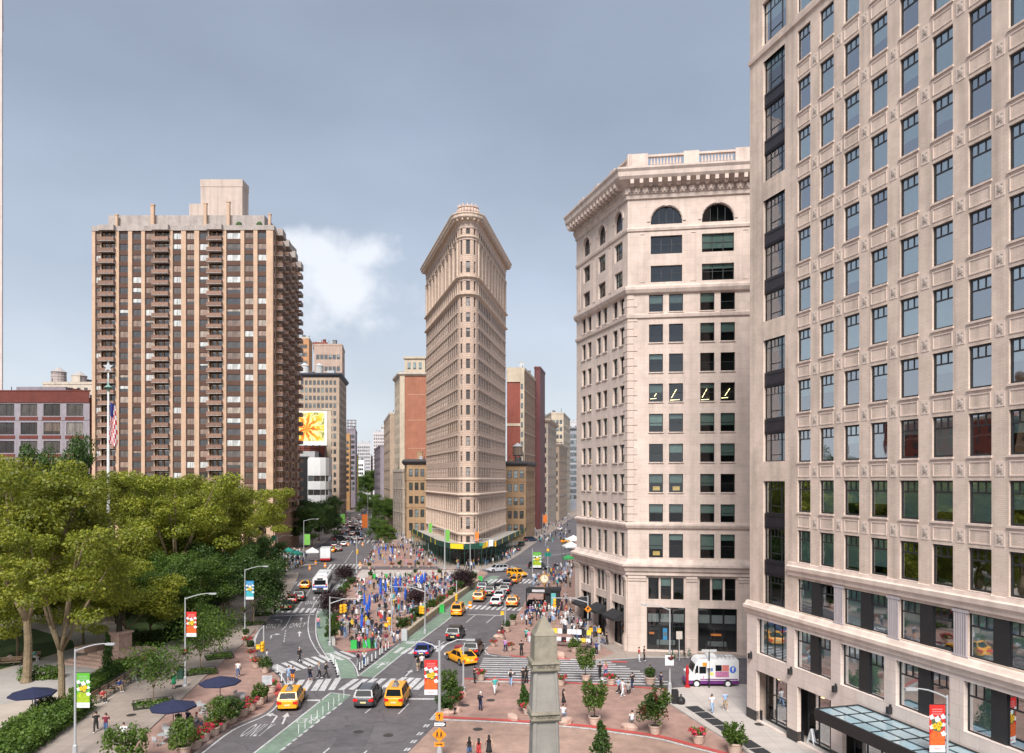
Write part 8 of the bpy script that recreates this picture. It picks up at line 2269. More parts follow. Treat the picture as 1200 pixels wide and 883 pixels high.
def ice_truck():
 d=77.3;x0,x1=AX(803,d),AX(865.5,d)
 t=thing('ice_cream_truck','white and purple ice cream truck parked facing left on the cross street','truck',(x0,d,.013),R(-1))
 L=x1-x0;PUR=paint('truck_purple',(.13,.02,.16))
 s=L/5.4
 def bx(nm,a0,a1,y0,y1,z0,z1,m_,par=None):b=MB();b.box(a0*s,a1*s,y0,y1,z0,z1);return b.build(nm,[m_],par or t)
 b=MB();prof=[(.62,.55),(.55,1.35),(.78,1.55),(1.0,2.35),(1.3,2.75),(1.55,2.85),(5.3,2.85),(5.4,2.7),(5.4,.95),(.62,.95)]
 prof=[(.3,.75),(.25,1.35),(.78,1.55),(1.05,2.4),(1.3,2.78),(1.6,2.88),(5.3,2.88),(5.4,2.72),(5.4,.75)]
 n=len(prof)
 for i in range(n):p,q=prof[i],prof[(i+1) % n];b.quad((p[0]*s,0,p[1]),(q[0]*s,0,q[1]),(q[0]*s,2.2,q[1]),(p[0]*s,2.2,p[1]))
 b.poly([(p[0]*s,0,p[1]) for p in prof]);b.poly([(p[0]*s,2.2,p[1]) for p in prof[::-1]]);b.build('body',[CP['white']],t)
 b=MB();b.box(.3*s,.62*s,-.02,2.22,.35,.749);b.box(.62*s,5.4*s,-.02,2.22,.4,.749);b.build('purple_skirt',[PUR],t)
 bx('purple_stripe',1.5,5.3,-.012,-.001,.82,.92,PUR);bx('bumper',.1,.3,.1,2.1,.4,.65,PUR)
 g=MB();g.poly([(.98*s,-.01,1.5),(1.32*s,-.01,1.5),(1.32*s,-.01,2.25),(1.12*s,-.01,2.25)]);g.build('side_window',[M['glass_car']],t)
 bx('side_window',1.42,2.1,-.012,-.001,1.45,2.15,M['glass_car']);bx('serving_hatch',3.05,3.68,-.012,-.001,1.7,2.3,M['glass_car'])
 g=MB();g.quad((.79*s-.02,.1,1.6),(.79*s-.02,2.1,1.6),(1.03*s-.02,2.1,2.35),(1.03*s-.02,.1,2.35));g.build('windscreen',[M['glass_car']],t)
 mn=mat('menu_print',(.45,.16,.30),.5,var=.6,scale=7);m2=mat('menu_print_red',(.60,.18,.16),.5,var=.6,scale=8)
 bx('menu_panel',3.05,4.4,-.014,-.001,1.08,1.66,mn);bx('menu_panel',3.72,4.4,-.016,-.001,1.7,2.3,m2);bx('orange_sticker',1.75,2.2,-.02,-.001,2.2,2.55,M['orange_sign']);bx('yellow_sticker',2.5,2.85,-.02,-.001,1.3,1.55,mat('sticker_yellow',(.75,.65,.12),.5));bx('blue_sticker',2.6,2.78,-.02,-.001,1.7,2.0,mat('sticker_blue',(.1,.2,.55),.5))
 g=MB();g.poly([(4.8*s+.33*s*math.cos(q),-.016,1.85+.36*math.sin(q)) for q in [2*math.pi*k/16 for k in range(16)]]);o=g.build('round_emblem',[mat('emblem_blue',(.06,.16,.60),.5,var=.3,scale=5)],t)
 g=MB();g.poly([(4.72*s,-.02,1.9),(4.88*s,-.02,1.9),(4.8*s,-.02,1.55)]);g.poly([(4.8*s+.1*math.cos(q),-.022,1.98+.12*math.sin(q)) for q in [2*math.pi*k/10 for k in range(10)]]);g.build('cone_picture',[M['white']],o)
 g=MB();g.poly([(1.78*s,-.016,1.02),(1.9*s,-.016,1.02),(1.84*s,-.016,.85)]);g.poly([(1.84*s+.08*math.cos(q),-.017,1.12+.1*math.sin(q)) for q in [2*math.pi*k/8 for k in range(8)]]);g.build('pink_cone',[mat('pink_print',(.7,.25,.35),.5)],t)
 for x in (1.15,4.3):
  w=MB();w.tube((x*s,-.03,.42),(x*s,.25,.42),.42,n=16);wo_=w.build('wheel',[M['tyre']],t);w=MB();w.tube((x*s,-.045,.42),(x*s,.1,.42),.24,n=12);w.build('rim',[M['white']],wo_)
  w=MB();w.tube((x*s,2.0,.42),(x*s,2.23,.42),.42,n=16);w.build('wheel',[M['tyre']],t)
 bx('headlight',.22,.3,.2,.5,.95,1.2,M['head']);bx('roof_cooler',2.35,3.2,.6,1.5,2.88,3.2,CP['white']);bx('roof_fan',3.5,4.2,.5,1.4,2.88,3.08,M['steel'])
 r_=MB()
 for yy in (.1,2.1):r_.tube((3.3*s,yy,3.12),(5.3*s,yy,3.12),.025,n=4)
 for k in range(6):r_.tube(((3.3+.4*k)*s,.1,3.12),((3.3+.4*k)*s,2.1,3.12),.02,n=4);r_.tube(((3.3+.4*k)*s,.1,2.88),((3.3+.4*k)*s,.1,3.12),.02,n=4)
 r_.build('roof_rack',[mat('rack_brown',(.25,.17,.15),.6)],t)
 m_=MB();m_.box(.95*s,1.02*s,-.35,-.2,1.55,1.95);m_.tube((1.1*s,0,1.8),(.98*s,-.25,1.8),.02,n=4);m_.build('mirror',[M['plastic']],t)
ice_truck()
# parked bicycles / scooters before the dark shopfront
def cycle(label,px,py,rz,col):
 t=thing('bicycle',label,'bicycle',(*G(px,py),.14),rz)
 for x in (-.52,.52):
  w=MB();K=12
  for k in range(K):a,c=2*math.pi*k/K,2*math.pi*(k+1)/K;w.tube((x+.33*math.cos(a),0,.34+.33*math.sin(a)),(x+.33*math.cos(c),0,.34+.33*math.sin(c)),.025,n=4)
  w.build('wheel',[M['tyre']],t)
 f=MB()
 for a,c in (((-.52,.34),(-.1,.3)),((-.1,.3),(-.25,.85)),((-.52,.34),(-.22,.75)),((-.22,.75),(.38,.8)),((-.1,.3),(.38,.75)),((.52,.34),(.36,.95))):f.tube((a[0],0,a[1]),(c[0],0,c[1]),.022,n=5)
 f.build('frame',[col],t);s_=MB();s_.obox((-.27,0,.9),(.26,.14,.06));s_.build('saddle',[M['black']],t);h=MB();h.tube((.34,-.27,1.0),(.34,.27,1.0),.018,n=4);h.tube((.36,0,.93),(.34,0,1.0),.018,n=4);h.build('handlebar',[M['black']],t)
for k,(px,c_) in enumerate(((788,'teal'),(795,'black'),(802,'black'),(808,'teal'))):
 cycle(('%s parked bicycle of the row before the dark shopfront' % ('first','second','third','last')[k]),px,772,1.3+.1*k,M[c_])
# ------------------------------------------------------------------ people
SKIN=[mat('skin_light',(.55,.34,.25),.6,var=.05),mat('skin_tan',(.36,.20,.13),.6,var=.05),mat('skin_brown',(.14,.07,.045),.6,var=.05)]
CLO={n:mat('cloth_'+n,c,.85,var=.12,scale=6) for n,c in {'white':(.72,.72,.72),'black':(.02,.02,.022),'navy':(.02,.03,.075),'denim':(.07,.12,.24),'light blue':(.28,.40,.58),'grey':(.25,.25,.26),'red':(.48,.03,.035),'green':(.02,.28,.13),'khaki':(.38,.29,.19),'pink':(.62,.22,.30),'purple':(.42,.22,.48),'teal':(.05,.40,.38),'orange':(.70,.22,.03),'yellow':(.70,.50,.06),'maroon':(.18,.02,.04),'blue':(.03,.09,.40)}.items()}
HAIR={'black':mat('hair_black',(.012,.010,.009),.6),'brown':mat('hair_brown',(.07,.035,.018),.6),'fair':mat('hair_fair',(.32,.20,.09),.6),'grey':mat('hair_grey',(.35,.34,.33),.6),'red cap':CLO['red'],'white cap':CLO['white']}
SHOE={'white':CLO['white'],'black':CLO['black']}
def person_pose(pose):
 """joint positions for a 1.72 m figure facing -y, feet at z=0"""
 J=dict(pel=(0,0,.93),sp=(0,0,1.12),ch=(0,.0,1.32),nk=(0,.0,1.47),hd=(0,-.01,1.60),top=(0,-.0,1.70))
 def leg(s,kn,an):return [(s*.09,0,.88),kn,an,(an[0]+s*.01,an[1]-.14,max(.035,an[2]-.055))]
 if pose == 'walk':
  L=[leg(-1,(-.10,-.17,.50),(-.10,-.26,.10)),leg(1,(.10,.03,.48),(.10,.30,.16))]
  A=[[(-.19,.0,1.41),(-.25,.12,1.14),(-.25,.02,.92)],[(.19,.0,1.41),(.25,-.08,1.14),(.24,-.24,.96)]]
 elif pose == 'walk2':
  L=[leg(-1,(-.10,.04,.48),(-.10,.24,.13)),leg(1,(.10,-.13,.50),(.10,-.18,.10))]
  A=[[(-.19,.0,1.41),(-.25,-.08,1.15),(-.22,-.2,.95)],[(.19,.0,1.41),(.25,.1,1.15),(.26,.04,.92)]]
 elif pose == 'stand':
  L=[leg(-1,(-.10,-.02,.49),(-.11,.0,.09)),leg(1,(.10,-.02,.49),(.12,.02,.09))]
  A=[[(-.19,.0,1.41),(-.25,.03,1.14),(-.24,-.05,.9)],[(.19,.0,1.41),(.25,.03,1.14),(.25,-.05,.9)]]
 elif pose == 'phone':
  L=[leg(-1,(-.10,-.02,.49),(-.11,.0,.09)),leg(1,(.11,-.05,.49),(.14,-.02,.09))]
  A=[[(-.19,.0,1.41),(-.26,-.02,1.14),(-.12,-.26,1.22)],[(.19,.0,1.41),(.26,-.02,1.14),(.10,-.27,1.2)]]
  J['hd']=(0,-.05,1.59);J['top']=(0,-.06,1.69)
 elif pose == 'sit':
  J={k:(v[0],v[1]+(.0 if k != 'hd' else -.03),v[2]-.42) for k,v in J.items()}
  L=[[(-.09,0,.50),(-.11,-.42,.50),(-.11,-.44,.09),(-.11,-.58,.035)],[(.09,0,.50),(.11,-.42,.50),(.12,-.40,.09),(.12,-.54,.035)]]
  A=[[(-.19,.0,.99),(-.25,-.1,.74),(-.12,-.34,.66)],[(.19,.0,.99),(.25,-.1,.74),(.12,-.34,.66)]]
 return J,L,A
def limb_ring(mb,pts,rs,n=8,m=0,flat=None):
 """lofted tube through pts with radius pairs; rings share orientation so the skin is continuous"""
 rings=[]
 for i,p in enumerate(pts):
  a=Vector(pts[max(i-1,0)]);c=Vector(pts[min(i+1,len(pts)-1)]);d=(c-a).normalized()
  ref=Vector((0,1,0)) if abs(d.y) < .8 else Vector((0,0,1))
  u=ref.cross(d).normalized();w=d.cross(u)
  rx,ry=rs[i] if isinstance(rs[i],tuple) else (rs[i],rs[i])
  k=len(mb.v)
  for q in range(n):t=2*math.pi*q/n;mb.v.append(tuple(Vector(p)+u*rx*math.cos(t)+w*ry*math.sin(t)))
  rings.append(k)
 for i in range(len(rings)-1):
  for q in range(n):
   j=(q+1) % n;mb.f.append((rings[i]+q,rings[i]+j,rings[i+1]+j,rings[i+1]+q));mb.m.append(m)
 mb.f.append(tuple(rings[0]+n-1-q for q in range(n)));mb.m.append(m);mb.f.append(tuple(rings[-1]+q for q in range(n)));mb.m.append(m)
def mid(a,b,t=.5):return tuple(a[i]+(b[i]-a[i])*t for i in range(3))
def skin_body(pose):
 """one continuous body grown over a joint skeleton, with five-fingered hands"""
 J,L,A=person_pose(pose)
 V=[];E=[];Rr=[]
 def add(p,r,par=None):
  V.append(p);Rr.append(r if isinstance(r,tuple) else (r,r))
  if par is not None:E.append((par,len(V)-1))
  return len(V)-1
 pel=add(J['pel'],(.125,.10));sp=add(J['sp'],(.115,.085),pel);ch=add(J['ch'],(.15,.10),sp);nk=add(J['nk'],(.055,.055),ch)
 hd=add(mid(J['nk'],J['hd'],.55),(.062,.068),nk);h2=add(J['hd'],(.078,.095),hd);tp=add(J['top'],(.05,.06),h2)
 for l in L:
  a=add(l[0],(.085,.09),pel);b=add(mid(l[0],l[1]),(.075,.078),a);k=add(l[1],(.055,.058),b);c=add(mid(l[1],l[2],.35),(.055,.056),k);an=add(l[2],(.035,.038),c);add(l[3],(.038,.03),an)
 for a_ in A:
  s=add(a_[0],(.055,.055),ch);m_=add(mid(a_[0],a_[1]),(.045,.045),s);e=add(a_[1],(.036,.036),m_);f=add(mid(a_[1],a_[2],.4),(.036,.036),e);w=add(a_[2],(.024,.026),f)
  d=(Vector(a_[2])-Vector(a_[1])).normalized();pm=Vector(a_[2])+d*.06;p=add(tuple(pm),(.034,.018),w)
 me=bpy.data.meshes.new('body');me.from_pydata(V,E,[])
 o=bpy.data.objects.new('tmp_body',me);COL.objects.link(o)
 sk=o.modifiers.new('skin','SKIN');sk.use_smooth_shade=True
 for i,r in enumerate(Rr):me.skin_vertices[0].data[i].radius=r
 me.skin_vertices[0].data[0].use_root=True
 sb=o.modifiers.new('sub','SUBSURF');sb.levels=1
 bpy.context.view_layer.update()
 dg=bpy.context.evaluated_depsgraph_get();m2=bpy.data.meshes.new_from_object(o.evaluated_get(dg));bpy.data.objects.remove(o)
 mb=MB();mb.v=[tuple(v.co) for v in m2.vertices];mb.f=[tuple(p.vertices) for p in m2.polygons];mb.m=[0]*len(mb.f)
 bpy.data.meshes.remove(m2)
 # fingers and thumb on each palm, nose and ears on the head
 for k,a_ in enumerate(A):
  d=(Vector(a_[2])-Vector(a_[1])).normalized();pm=Vector(a_[2])+d*.075;sd=Vector((0,1,0)) if abs(d.y) < .7 else Vector((1,0,0));sd=(sd-d*sd.dot(d)).normalized();nr=d.cross(sd)
  for q,ln in enumerate((.062,.072,.068,.052)):
   b0=pm+sd*(.026-.0175*q);b1=b0+d*ln*.55+nr*.008;b2=b1+d*ln*.4+nr*.022;mb.path([tuple(b0),tuple(b1),tuple(b2)],[.0095,.0085,.006],5)
  b0=pm-d*.04+sd*.03;mb.path([tuple(b0),tuple(b0+sd*.025+d*.028),tuple(b0+sd*.028+d*.055)],[.011,.009,.007],5)
 h=Vector(J['hd']);mb.tube(tuple(h+Vector((0,-.088,.0))),tuple(h+Vector((0,-.112,-.018))),.008,.014,5)
 for s in (-1,1):mb.sphere(tuple(h+Vector((s*.08,.005,-.005))),.02,5,4,0,(.5,1,1.5));mb.sphere(tuple(h+Vector((s*.032,-.088,.02))),.011,5,4,1)
 mb.box(h.x-.022,h.x+.022,h.y-.096,h.y-.088,h.z-.05,h.z-.043,2)
 return mb,J,L,A
def clothes(J,L,A,kind,pose):
 """shirt, trousers, shoes, hair as closed shells over the body"""
 sit=pose == 'sit';out={}
 sh=MB();P=J
 hem=(P['pel'][0],P['pel'][1],P['pel'][2]-.02)
 limb_ring(sh,[hem,mid(hem,P['sp'],.6),P['sp'],P['ch'],mid(P['ch'],P['nk'],.55),mid(P['ch'],P['nk'],.85)],[(.165,.125),(.155,.12),(.15,.115),(.185,.13),(.17,.11),(.075,.075)],10)
 for a in A:
  if kind == 'long':limb_ring(sh,[a[0],mid(a[0],a[1]),a[1],mid(a[1],a[2],.5),mid(a[1],a[2],.93)],[.072,.062,.055,.05,.042],7)
  elif kind != 'none':limb_ring(sh,[a[0],mid(a[0],a[1],.45),mid(a[0],a[1],.75)],[.072,.066,.064],7)
 out['shirt']=sh
 def trous(frac,r=1.0):
  b=MB();limb_ring(b,[(P['pel'][0],P['pel'][1],P['pel'][2]+.07),P['pel'],(P['pel'][0],P['pel'][1]-(.05 if sit else 0),P['pel'][2]-.10)],[(.15,.115),(.165,.125),(.15,.13)],10)
  for l in L:
   if frac > .9:limb_ring(b,[l[0],mid(l[0],l[1]),l[1],mid(l[1],l[2],.5),mid(l[1],l[2],.97)],[(.10,.105),.092,.075,.068,.062],8)
   else:limb_ring(b,[l[0],mid(l[0],l[1],.6),mid(l[0],l[1],.98)],[(.105,.11),.1,.092],8)
  return b
 out['trousers']=trous(1);out['shorts']=trous(.4)
 sk=MB()
 if not sit:
  limb_ring(sk,[(0,0,P['pel'][2]+.09),P['pel'],(0,-.01,.72),(0,-.01,.52)],[(.14,.11),(.17,.135),(.2,.18),(.24,.24)],10)
 else:limb_ring(sk,[(0,.02,P['pel'][2]+.08),(0,-.08,P['pel'][2]+.0),(0,-.3,P['pel'][2]-.02),(0,-.46,P['pel'][2]-.04)],[(.15,.11),(.18,.12),(.19,.12),(.19,.12)],10)
 out['skirt']=sk
 so=MB()
 for l in L:
  an,to=Vector(l[2]),Vector(l[3]);d=Vector((to.x-an.x,to.y-an.y,0)).normalized()
  so.sphere(tuple(an+d*.06+Vector((0,0,-.04))),.06,7,5,0,(.9,2.1,.85))
 out['shoes']=so
 h=Vector(J['hd'])
 ha=MB();ha.sphere(tuple(h+Vector((0,.016,.038))),.102,9,7,0,(.93,1.05,.95));out['hair_short']=ha
 hl=MB();hl.sphere(tuple(h+Vector((0,.016,.038))),.104,9,7,0,(.95,1.05,.95));limb_ring(hl,[tuple(h+Vector((0,.06,.05))),tuple(h+Vector((0,.09,-.1))),tuple(h+Vector((0,.115,-.26))),tuple(h+Vector((0,.11,-.4)))],[(.085,.05),(.1,.05),(.1,.04),(.06,.02)],8);out['hair_long']=hl
 bp=MB();c_=Vector(J['ch'])+Vector((0,.2,-.08));bp.obox(tuple(c_),(.3,.16,.42),0,taper=.85);bp.box(c_.x-.1,c_.x-.06,c_.y-.33,c_.y-.05,c_.z+.17,c_.z+.21);out['backpack']=bp
 hb=MB();w=Vector(A[1][2]);hb.obox((w.x+.07,w.y+.05,w.z+.02),(.1,.28,.26),0,taper=.8);hb.path([(w.x+.06,w.y-.05,w.z+.14),(A[1][0][0]+.02,A[1][0][1],A[1][0][2]+.06),(w.x+.06,w.y+.16,w.z+.14)],[.01,.012,.01],4);out['bag']=hb
 return out
EYE=mat('eye_dark',(.02,.015,.012),.3);LIP=mat('lip',(.30,.10,.09),.5)
PM={}
for pose in ('walk','walk2','stand','phone','sit'):
 mb,J,L,A=skin_body(pose)
 bm_={}
 for i,sk_ in enumerate(SKIN):bm_[i]=mb.mesh('body',[sk_,EYE,LIP],True)
 PM[pose]=(bm_,{k:clothes(J,L,A,k,pose) for k in ('short','long','none')},{})
def cloth_mesh(pose,sleeve,nm,m_):
 c=PM[pose][2];k=(sleeve if nm == 'shirt' else '',nm,m_.name)
 if k not in c:c[k]=PM[pose][1][sleeve][nm].mesh(nm.split('_')[0],[m_],True)
 return c[k]
GLY={}
def person(label,loc,rz,pose='stand',top='white',legs='denim',low='trousers',sleeve='short',hair='black',long=False,shoe='white',skin=0,s=1.0,bag=None,group=None,z=.02,simple=False):
 t=thing('person',label,'person',(loc[0],loc[1],z),rz,group);t.scale=(s,s,s)
 link('body',PM[pose][0][skin],t);link('shirt',cloth_mesh(pose,sleeve,'shirt',CLO[top]),t)
 link(low,cloth_mesh(pose,sleeve,low,CLO[legs]),t)
 link('hair',cloth_mesh(pose,sleeve,'hair_long' if long else 'hair_short',HAIR[hair]),t)
 if not simple:link('shoes',cloth_mesh(pose,sleeve,'shoes',SHOE[shoe]),t)
 if bag:link(bag,cloth_mesh(pose,sleeve,bag,CLO['black']),t)
 return t
def pp(label,px,py,face,pose='stand',**k):
 """face: heading in degrees, 0 = towards the camera, 90 = to the right of the picture"""
 return person(label,G(px,py),R(face),pose,**k)
# --- the people one can single out
pp('person in black top and black trousers walking beside the hedge',112.5,860,20,'walk',top='black',legs='black',hair='black',long=True,z=.13)
pp('person with long hair, dark top and jeans walking beside the hedge',124,862,5,'walk2',top='maroon',legs='denim',long=True,hair='brown',z=.13)
pp('person in white shirt and black shorts at the bottom of the park sidewalk',145,875,190,'stand',top='white',legs='black',low='shorts',hair='brown',z=.13,s=1.03)
pp('person in a green coat near the dark trash can',203.5,809,170,'stand',top='green',legs='green',low='skirt',sleeve='long',hair='black',shoe='black',z=.13)
pp('person in white top and jeans walking between umbrella and planters',279,794,10,'walk',top='white',legs='denim',bag='bag',hair='brown',long=True)
pp('person in a blue jacket lounging on the bench row',139.5,812,60,'sit',top='blue',legs='khaki',sleeve='long',z=.13)
pp('person in red sitting on the nearest bench of the row',120,825,60,'sit',top='red',legs='black',z=.13)
for k,(px,py,tp,lg,lb) in enumerate(((163,799,'black','black','person in black leading the group at the park path'),(167,786,'red','black','person with red shirt entering the park path'),(171,796,'pink','navy','person in pink top striding on the park path'),(176,781,'black','denim','person in black beside the path bench'),(157,802,'black','grey','person in dark clothes at the bench end'))):
 pp(lb,px,py,30*k,('walk','stand','walk2','stand','walk')[k],top=tp,legs=lg,long=k % 2 == 0,z=.13)
pp('person with dark top and white bag walking in pair by the upper benches',272,731,0,'walk',top='navy',legs='denim',z=.13);pp('person in white and pink walking in pair by the upper benches',266,732,0,'walk2',top='white',legs='pink',z=.13,long=True)
pp('person in grey under the dark street tree',300,722,180,'stand',top='grey',legs='navy',z=.13);pp('person in pink under the dark street tree',304,718,180,'walk',top='pink',legs='black',z=.13);pp('person in black near the kerb by the dark street tree',322,722,160,'stand',top='black',legs='black',z=.13)
pp('person sitting in white at the table left of the first tree trunk',32,778,80,'sit',top='white',legs='white',z=.1);pp('person in pale teal sitting behind the first tree trunk',40,776,80,'sit',top='teal',legs='white',z=.1);pp('person in white sitting on the shaded bench at the left edge',11,780,70,'sit',top='white',legs='black',z=.1)
pp('person in pale shirt seated under the navy umbrella in the park',43,826,30,'sit',top='light blue',legs='black',z=.1);pp('person in orange seated under the navy umbrella in the park',48,827,-30,'sit',top='orange',legs='navy',z=.1)
pp('person in black seated under the nearer navy umbrella',209,851,200,'sit',top='black',legs='khaki');pp('person in dark clothes on the right seat under the nearer navy umbrella',220,849,160,'sit',top='navy',legs='black');pp('person in white with a red cap beside the nearer umbrella',230,853,120,'sit',top='white',legs='denim',hair='red cap')
pp('person in white standing behind the orange signal box at the bend',313,779,100,'stand',top='white',legs='denim',hair='brown')
pp('person all in black walking over the diagonal crosswalk',351,777,75,'walk',top='black',legs='black',sleeve='long',shoe='black',hair='grey',s=1.05)
pp('person in light blue on the left of the crossing pair',338.5,799.5,200,'walk',top='light blue',legs='light blue',low='shorts',hair='brown');pp('person in navy top and orange shorts crossing beside the pale blue one',343,800.5,195,'walk2',top='navy',legs='orange',low='shorts',hair='brown')
pp('person with navy jersey and backpack alone on the crosswalk',363.5,800,175,'walk',top='navy',legs='navy',low='shorts',bag='backpack',hair='black');pp('person with dark bag and white collar among the crossing trio',374,795.5,95,'walk2',top='grey',legs='black',bag='bag',sleeve='long',hair='fair',long=True);pp('person in long black coat at the right of the crossing trio',382,795,90,'walk',top='black',legs='black',sleeve='long',hair='black',shoe='black')
pp('person with pink backpack at the white posts',420,781,180,'walk',top='pink',legs='grey',bag='backpack');pp('person in white with jeans at the white posts',427,780,175,'walk2',top='white',legs='denim',long=True,hair='fair')
pp('person in black dress crossing behind the blue sedan',490,787,190,'walk',top='black',legs='khaki',low='shorts',sleeve='none',long=True);pp('person in white shirt and black trousers crossing behind the blue sedan',494.5,785,185,'walk2',top='white',legs='black')
pp('cyclist in pink shirt standing on the left green lane',373,737,190,'stand',top='pink',legs='denim')
pp('person in black standing on the red line left of the flower tub',556,801,90,'phone',top='black',legs='black',shoe='black');pp('person in green shirt and white trousers on the middle plaza',580,814,20,'walk',top='teal',legs='white',hair='red cap',shoe='black',bag='bag');pp('person in white top and pale jeans near the zebra crossing',598.5,804.5,170,'walk2',top='white',legs='light blue',bag='backpack')
pp('left of two people in black huddled beside the obelisk',613,802,200,'stand',top='black',legs='black',shoe='black');pp('right of two people in black huddled beside the obelisk',617,801,150,'stand',top='black',legs='black',shoe='black',long=True);pp('person with white cap, phone and dark backpack on the middle plaza',563,833,150,'phone',top='navy',legs='navy',bag='backpack',hair='white cap',shoe='black')
pp('person in black seated on the boulder beside the banner pole',529,836,60,'sit',top='black',legs='black',sleeve='long',shoe='black')
pp('woman with black top and denim shorts, left of the three at the bottom',550,890,180,'walk',top='black',legs='denim',low='shorts',long=True,sleeve='none',s=.97);pp('woman in a short red dress, middle of the three at the bottom',561,891,180,'walk2',top='red',legs='red',low='shorts',long=True,sleeve='none',s=.94);pp('woman in a black dress, right of the three at the bottom',573,890,180,'walk',top='black',legs='black',low='skirt',long=True,sleeve='none',s=1.05)
pp('woman in a long black dress right of the obelisk',660.5,830,120,'stand',top='black',legs='black',low='skirt',sleeve='none',long=True);pp('person in white sitting on the boulder right of the obelisk',660,844,160,'sit',top='white',legs='light blue',z=.1)
pp('person in black jacket walking on the zebra beside a pink one',703,795,185,'walk',top='black',legs='black',shoe='black');pp('person with pink top and jeans walking on the zebra',710,795,190,'walk2',top='pink',legs='denim',long=True,hair='fair')
for k,(px,py,tp,lg,lb) in enumerate(((725,814.5,'light blue','black','person in pale blue bending in the group on the right plaza'),(729.5,817,'white','white','person in white trousers amid the group on the right plaza'),(736,815,'grey','black','person crouching at the right of the plaza group'),(741,808.5,'black','navy','person in black walking away from the plaza group'),(706,812,'white','black','person in white half hidden by the round potted tree'))):
 pp(lb,px,py,60+50*k,('walk','walk2','sit','walk','stand')[k],top=tp,legs=lg)
pp('person in white shirt seated on the boulder near the middle potted tree',741,852,190,'sit',top='white',legs='grey',z=.1);pp('person in striped white top and pale trousers on the light pavement',834.5,838,20,'walk',top='white',legs='light blue',long=True,hair='brown',z=.14);pp('person in blue shirt and khaki shorts on the light pavement',850,835,10,'walk2',top='light blue',legs='khaki',low='shorts',hair='grey',z=.14,s=1.05)
pp('person in black at the kerb line left of the corner lamp',774.5,808,120,'stand',top='navy',legs='black');pp('person in dark top by the cone shaped shrub',762,799,40,'walk',top='black',legs='navy');pp('person with cart in dark clothes at the stone corner',755,775,90,'stand',top='black',legs='black');pp('person in red and white beside the dark cart at the stone corner',749,776,90,'stand',top='red',legs='white')
pp('person in black top and black trousers standing on the brick island',611,769,10,'stand',top='black',legs='black',s=1.08,shoe='black');pp('person in a purple shirt bending on the brick island',592,765,160,'walk',top='purple',legs='navy');pp('person in teal shirt on the island beside the obelisk tip',617,752,170,'walk',top='teal',legs='black',low='shorts');pp('person in pink beside the teal one on the island',620,754,175,'walk2',top='pink',legs='white');pp('person in white seated on the island boulder',585,748,120,'sit',top='white',legs='denim');pp('person in black seated on the island boulder',588,743,120,'sit',top='black',legs='black')
pp('person in blue waiting right of the stone corner stall',699,768,0,'stand',top='blue',legs='black',bag='backpack');pp('person in white right of the stall',692,757,0,'stand',top='white',legs='black');pp('person in grey passing the dark shopfront',706,756,90,'walk',top='grey',legs='denim');pp('person in black passing the dark shopfront',711,757,90,'walk2',top='black',legs='black')
pp('person in dark clothes carrying a white cloth at the awning',664,706,60,'stand',top='black',legs='black')
# --- crowds
def inside(p,poly):
 x,y=p;c=False;n=len(poly)
 for i in range(n):
  (x0,y0),(x1,y1)=poly[i],poly[(i+1) % n]
  if (y0 > y) != (y1 > y) and x < (x1-x0)*(y-y0)/(y1-y0)+x0:c=not c
 return c
TOPS=['white','black','navy','grey','light blue','red','pink','khaki','teal','purple','yellow','orange','maroon','blue','green']
TW=[9,8,5,4,3,2.5,1.5,1.5,1,1,.6,.6,1,1.5,.5]
LEGS=['black','denim','navy','grey','khaki','white','light blue']
USED=set()
def crowd(n,poly,where,sit=.0,tables=False,mind=.7,seed=3,z=.02):
 rg=random.Random(seed);P=[];tries=0
 xs=[p[0] for p in poly];ys=[p[1] for p in poly]
 W=[G(*p) for p in poly];wx=[p[0] for p in W];wy=[p[1] for p in W]
 while len(P) < n and tries < n*60:
  tries += 1
  p=(rg.uniform(min(wx),max(wx)),rg.uniform(min(wy),max(wy)))
  if not inside(p,W) or any((p[0]-q[0])**2+(p[1]-q[1])**2 < mind**2 for q in P):continue
  P.append(p)
 for p in P:
  st=rg.random() < sit
  for _ in range(40):
   top=rg.choices(TOPS,TW)[0];lg=rg.choice(LEGS);hr=rg.choice(['black','brown','black','fair','grey','red cap','white cap']);lo_=rg.random() < .4
   pose='sit' if st else rg.choice(['walk','walk2','stand','stand','phone'])
   low=rg.choice(['trousers','trousers','shorts']) ;bg=rg.choice([None,None,None,'backpack','bag'])
   hd_=hr if 'cap' in hr else ('long '+hr if lo_ else 'short '+hr)+' hair'
   lb='person in %s shirt, %s %s, %s, %s%s %s' % (top,lg,low,hd_,{'walk':'walking','walk2':'striding','stand':'standing','phone':'hands raised','sit':'seated'}[pose],{'backpack':' with backpack','bag':' with bag',None:''}[bg],where)
   ky=(top,lg,low,hd_,where)
   if ky not in USED and len(lb.split()) <= 16:break
  else:
   continue
  USED.add(ky)
  a=rg.uniform(0,6.283)
  person(lb,p,a,pose,top=top,legs=lg,low=low,hair=hr,long=lo_ and 'cap' not in hr,skin=rg.choice([0,0,1,1,2]),s=rg.uniform(.93,1.05),bag=bg,group='people '+where,z=z,sleeve=rg.choice(['short','short','long']),simple=True)
  if st and tables:
   ff=(math.sin(a),-math.cos(a))
   cafe_chair('chair of person in %s, %s %s, %s %s' % (top,lg,low,hd_,where),p,a,grp='chairs '+where)
   cafe_table('table of person in %s, %s %s, %s %s' % (top,lg,low,hd_,where),(p[0]+ff[0]*.72,p[1]+ff[1]*.72),grp='tables '+where)
crowd(60,[(398,748),(402,722),(418,700),(438,684),(505,682),(520,695),(500,722),(470,744),(440,754)],'on the crowded plaza',.5,True,1.2,4)
crowd(14,[(398,761),(410,757),(445,752),(468,750),(462,757),(440,763)],'by the green blocks',.0,False,.5,5)
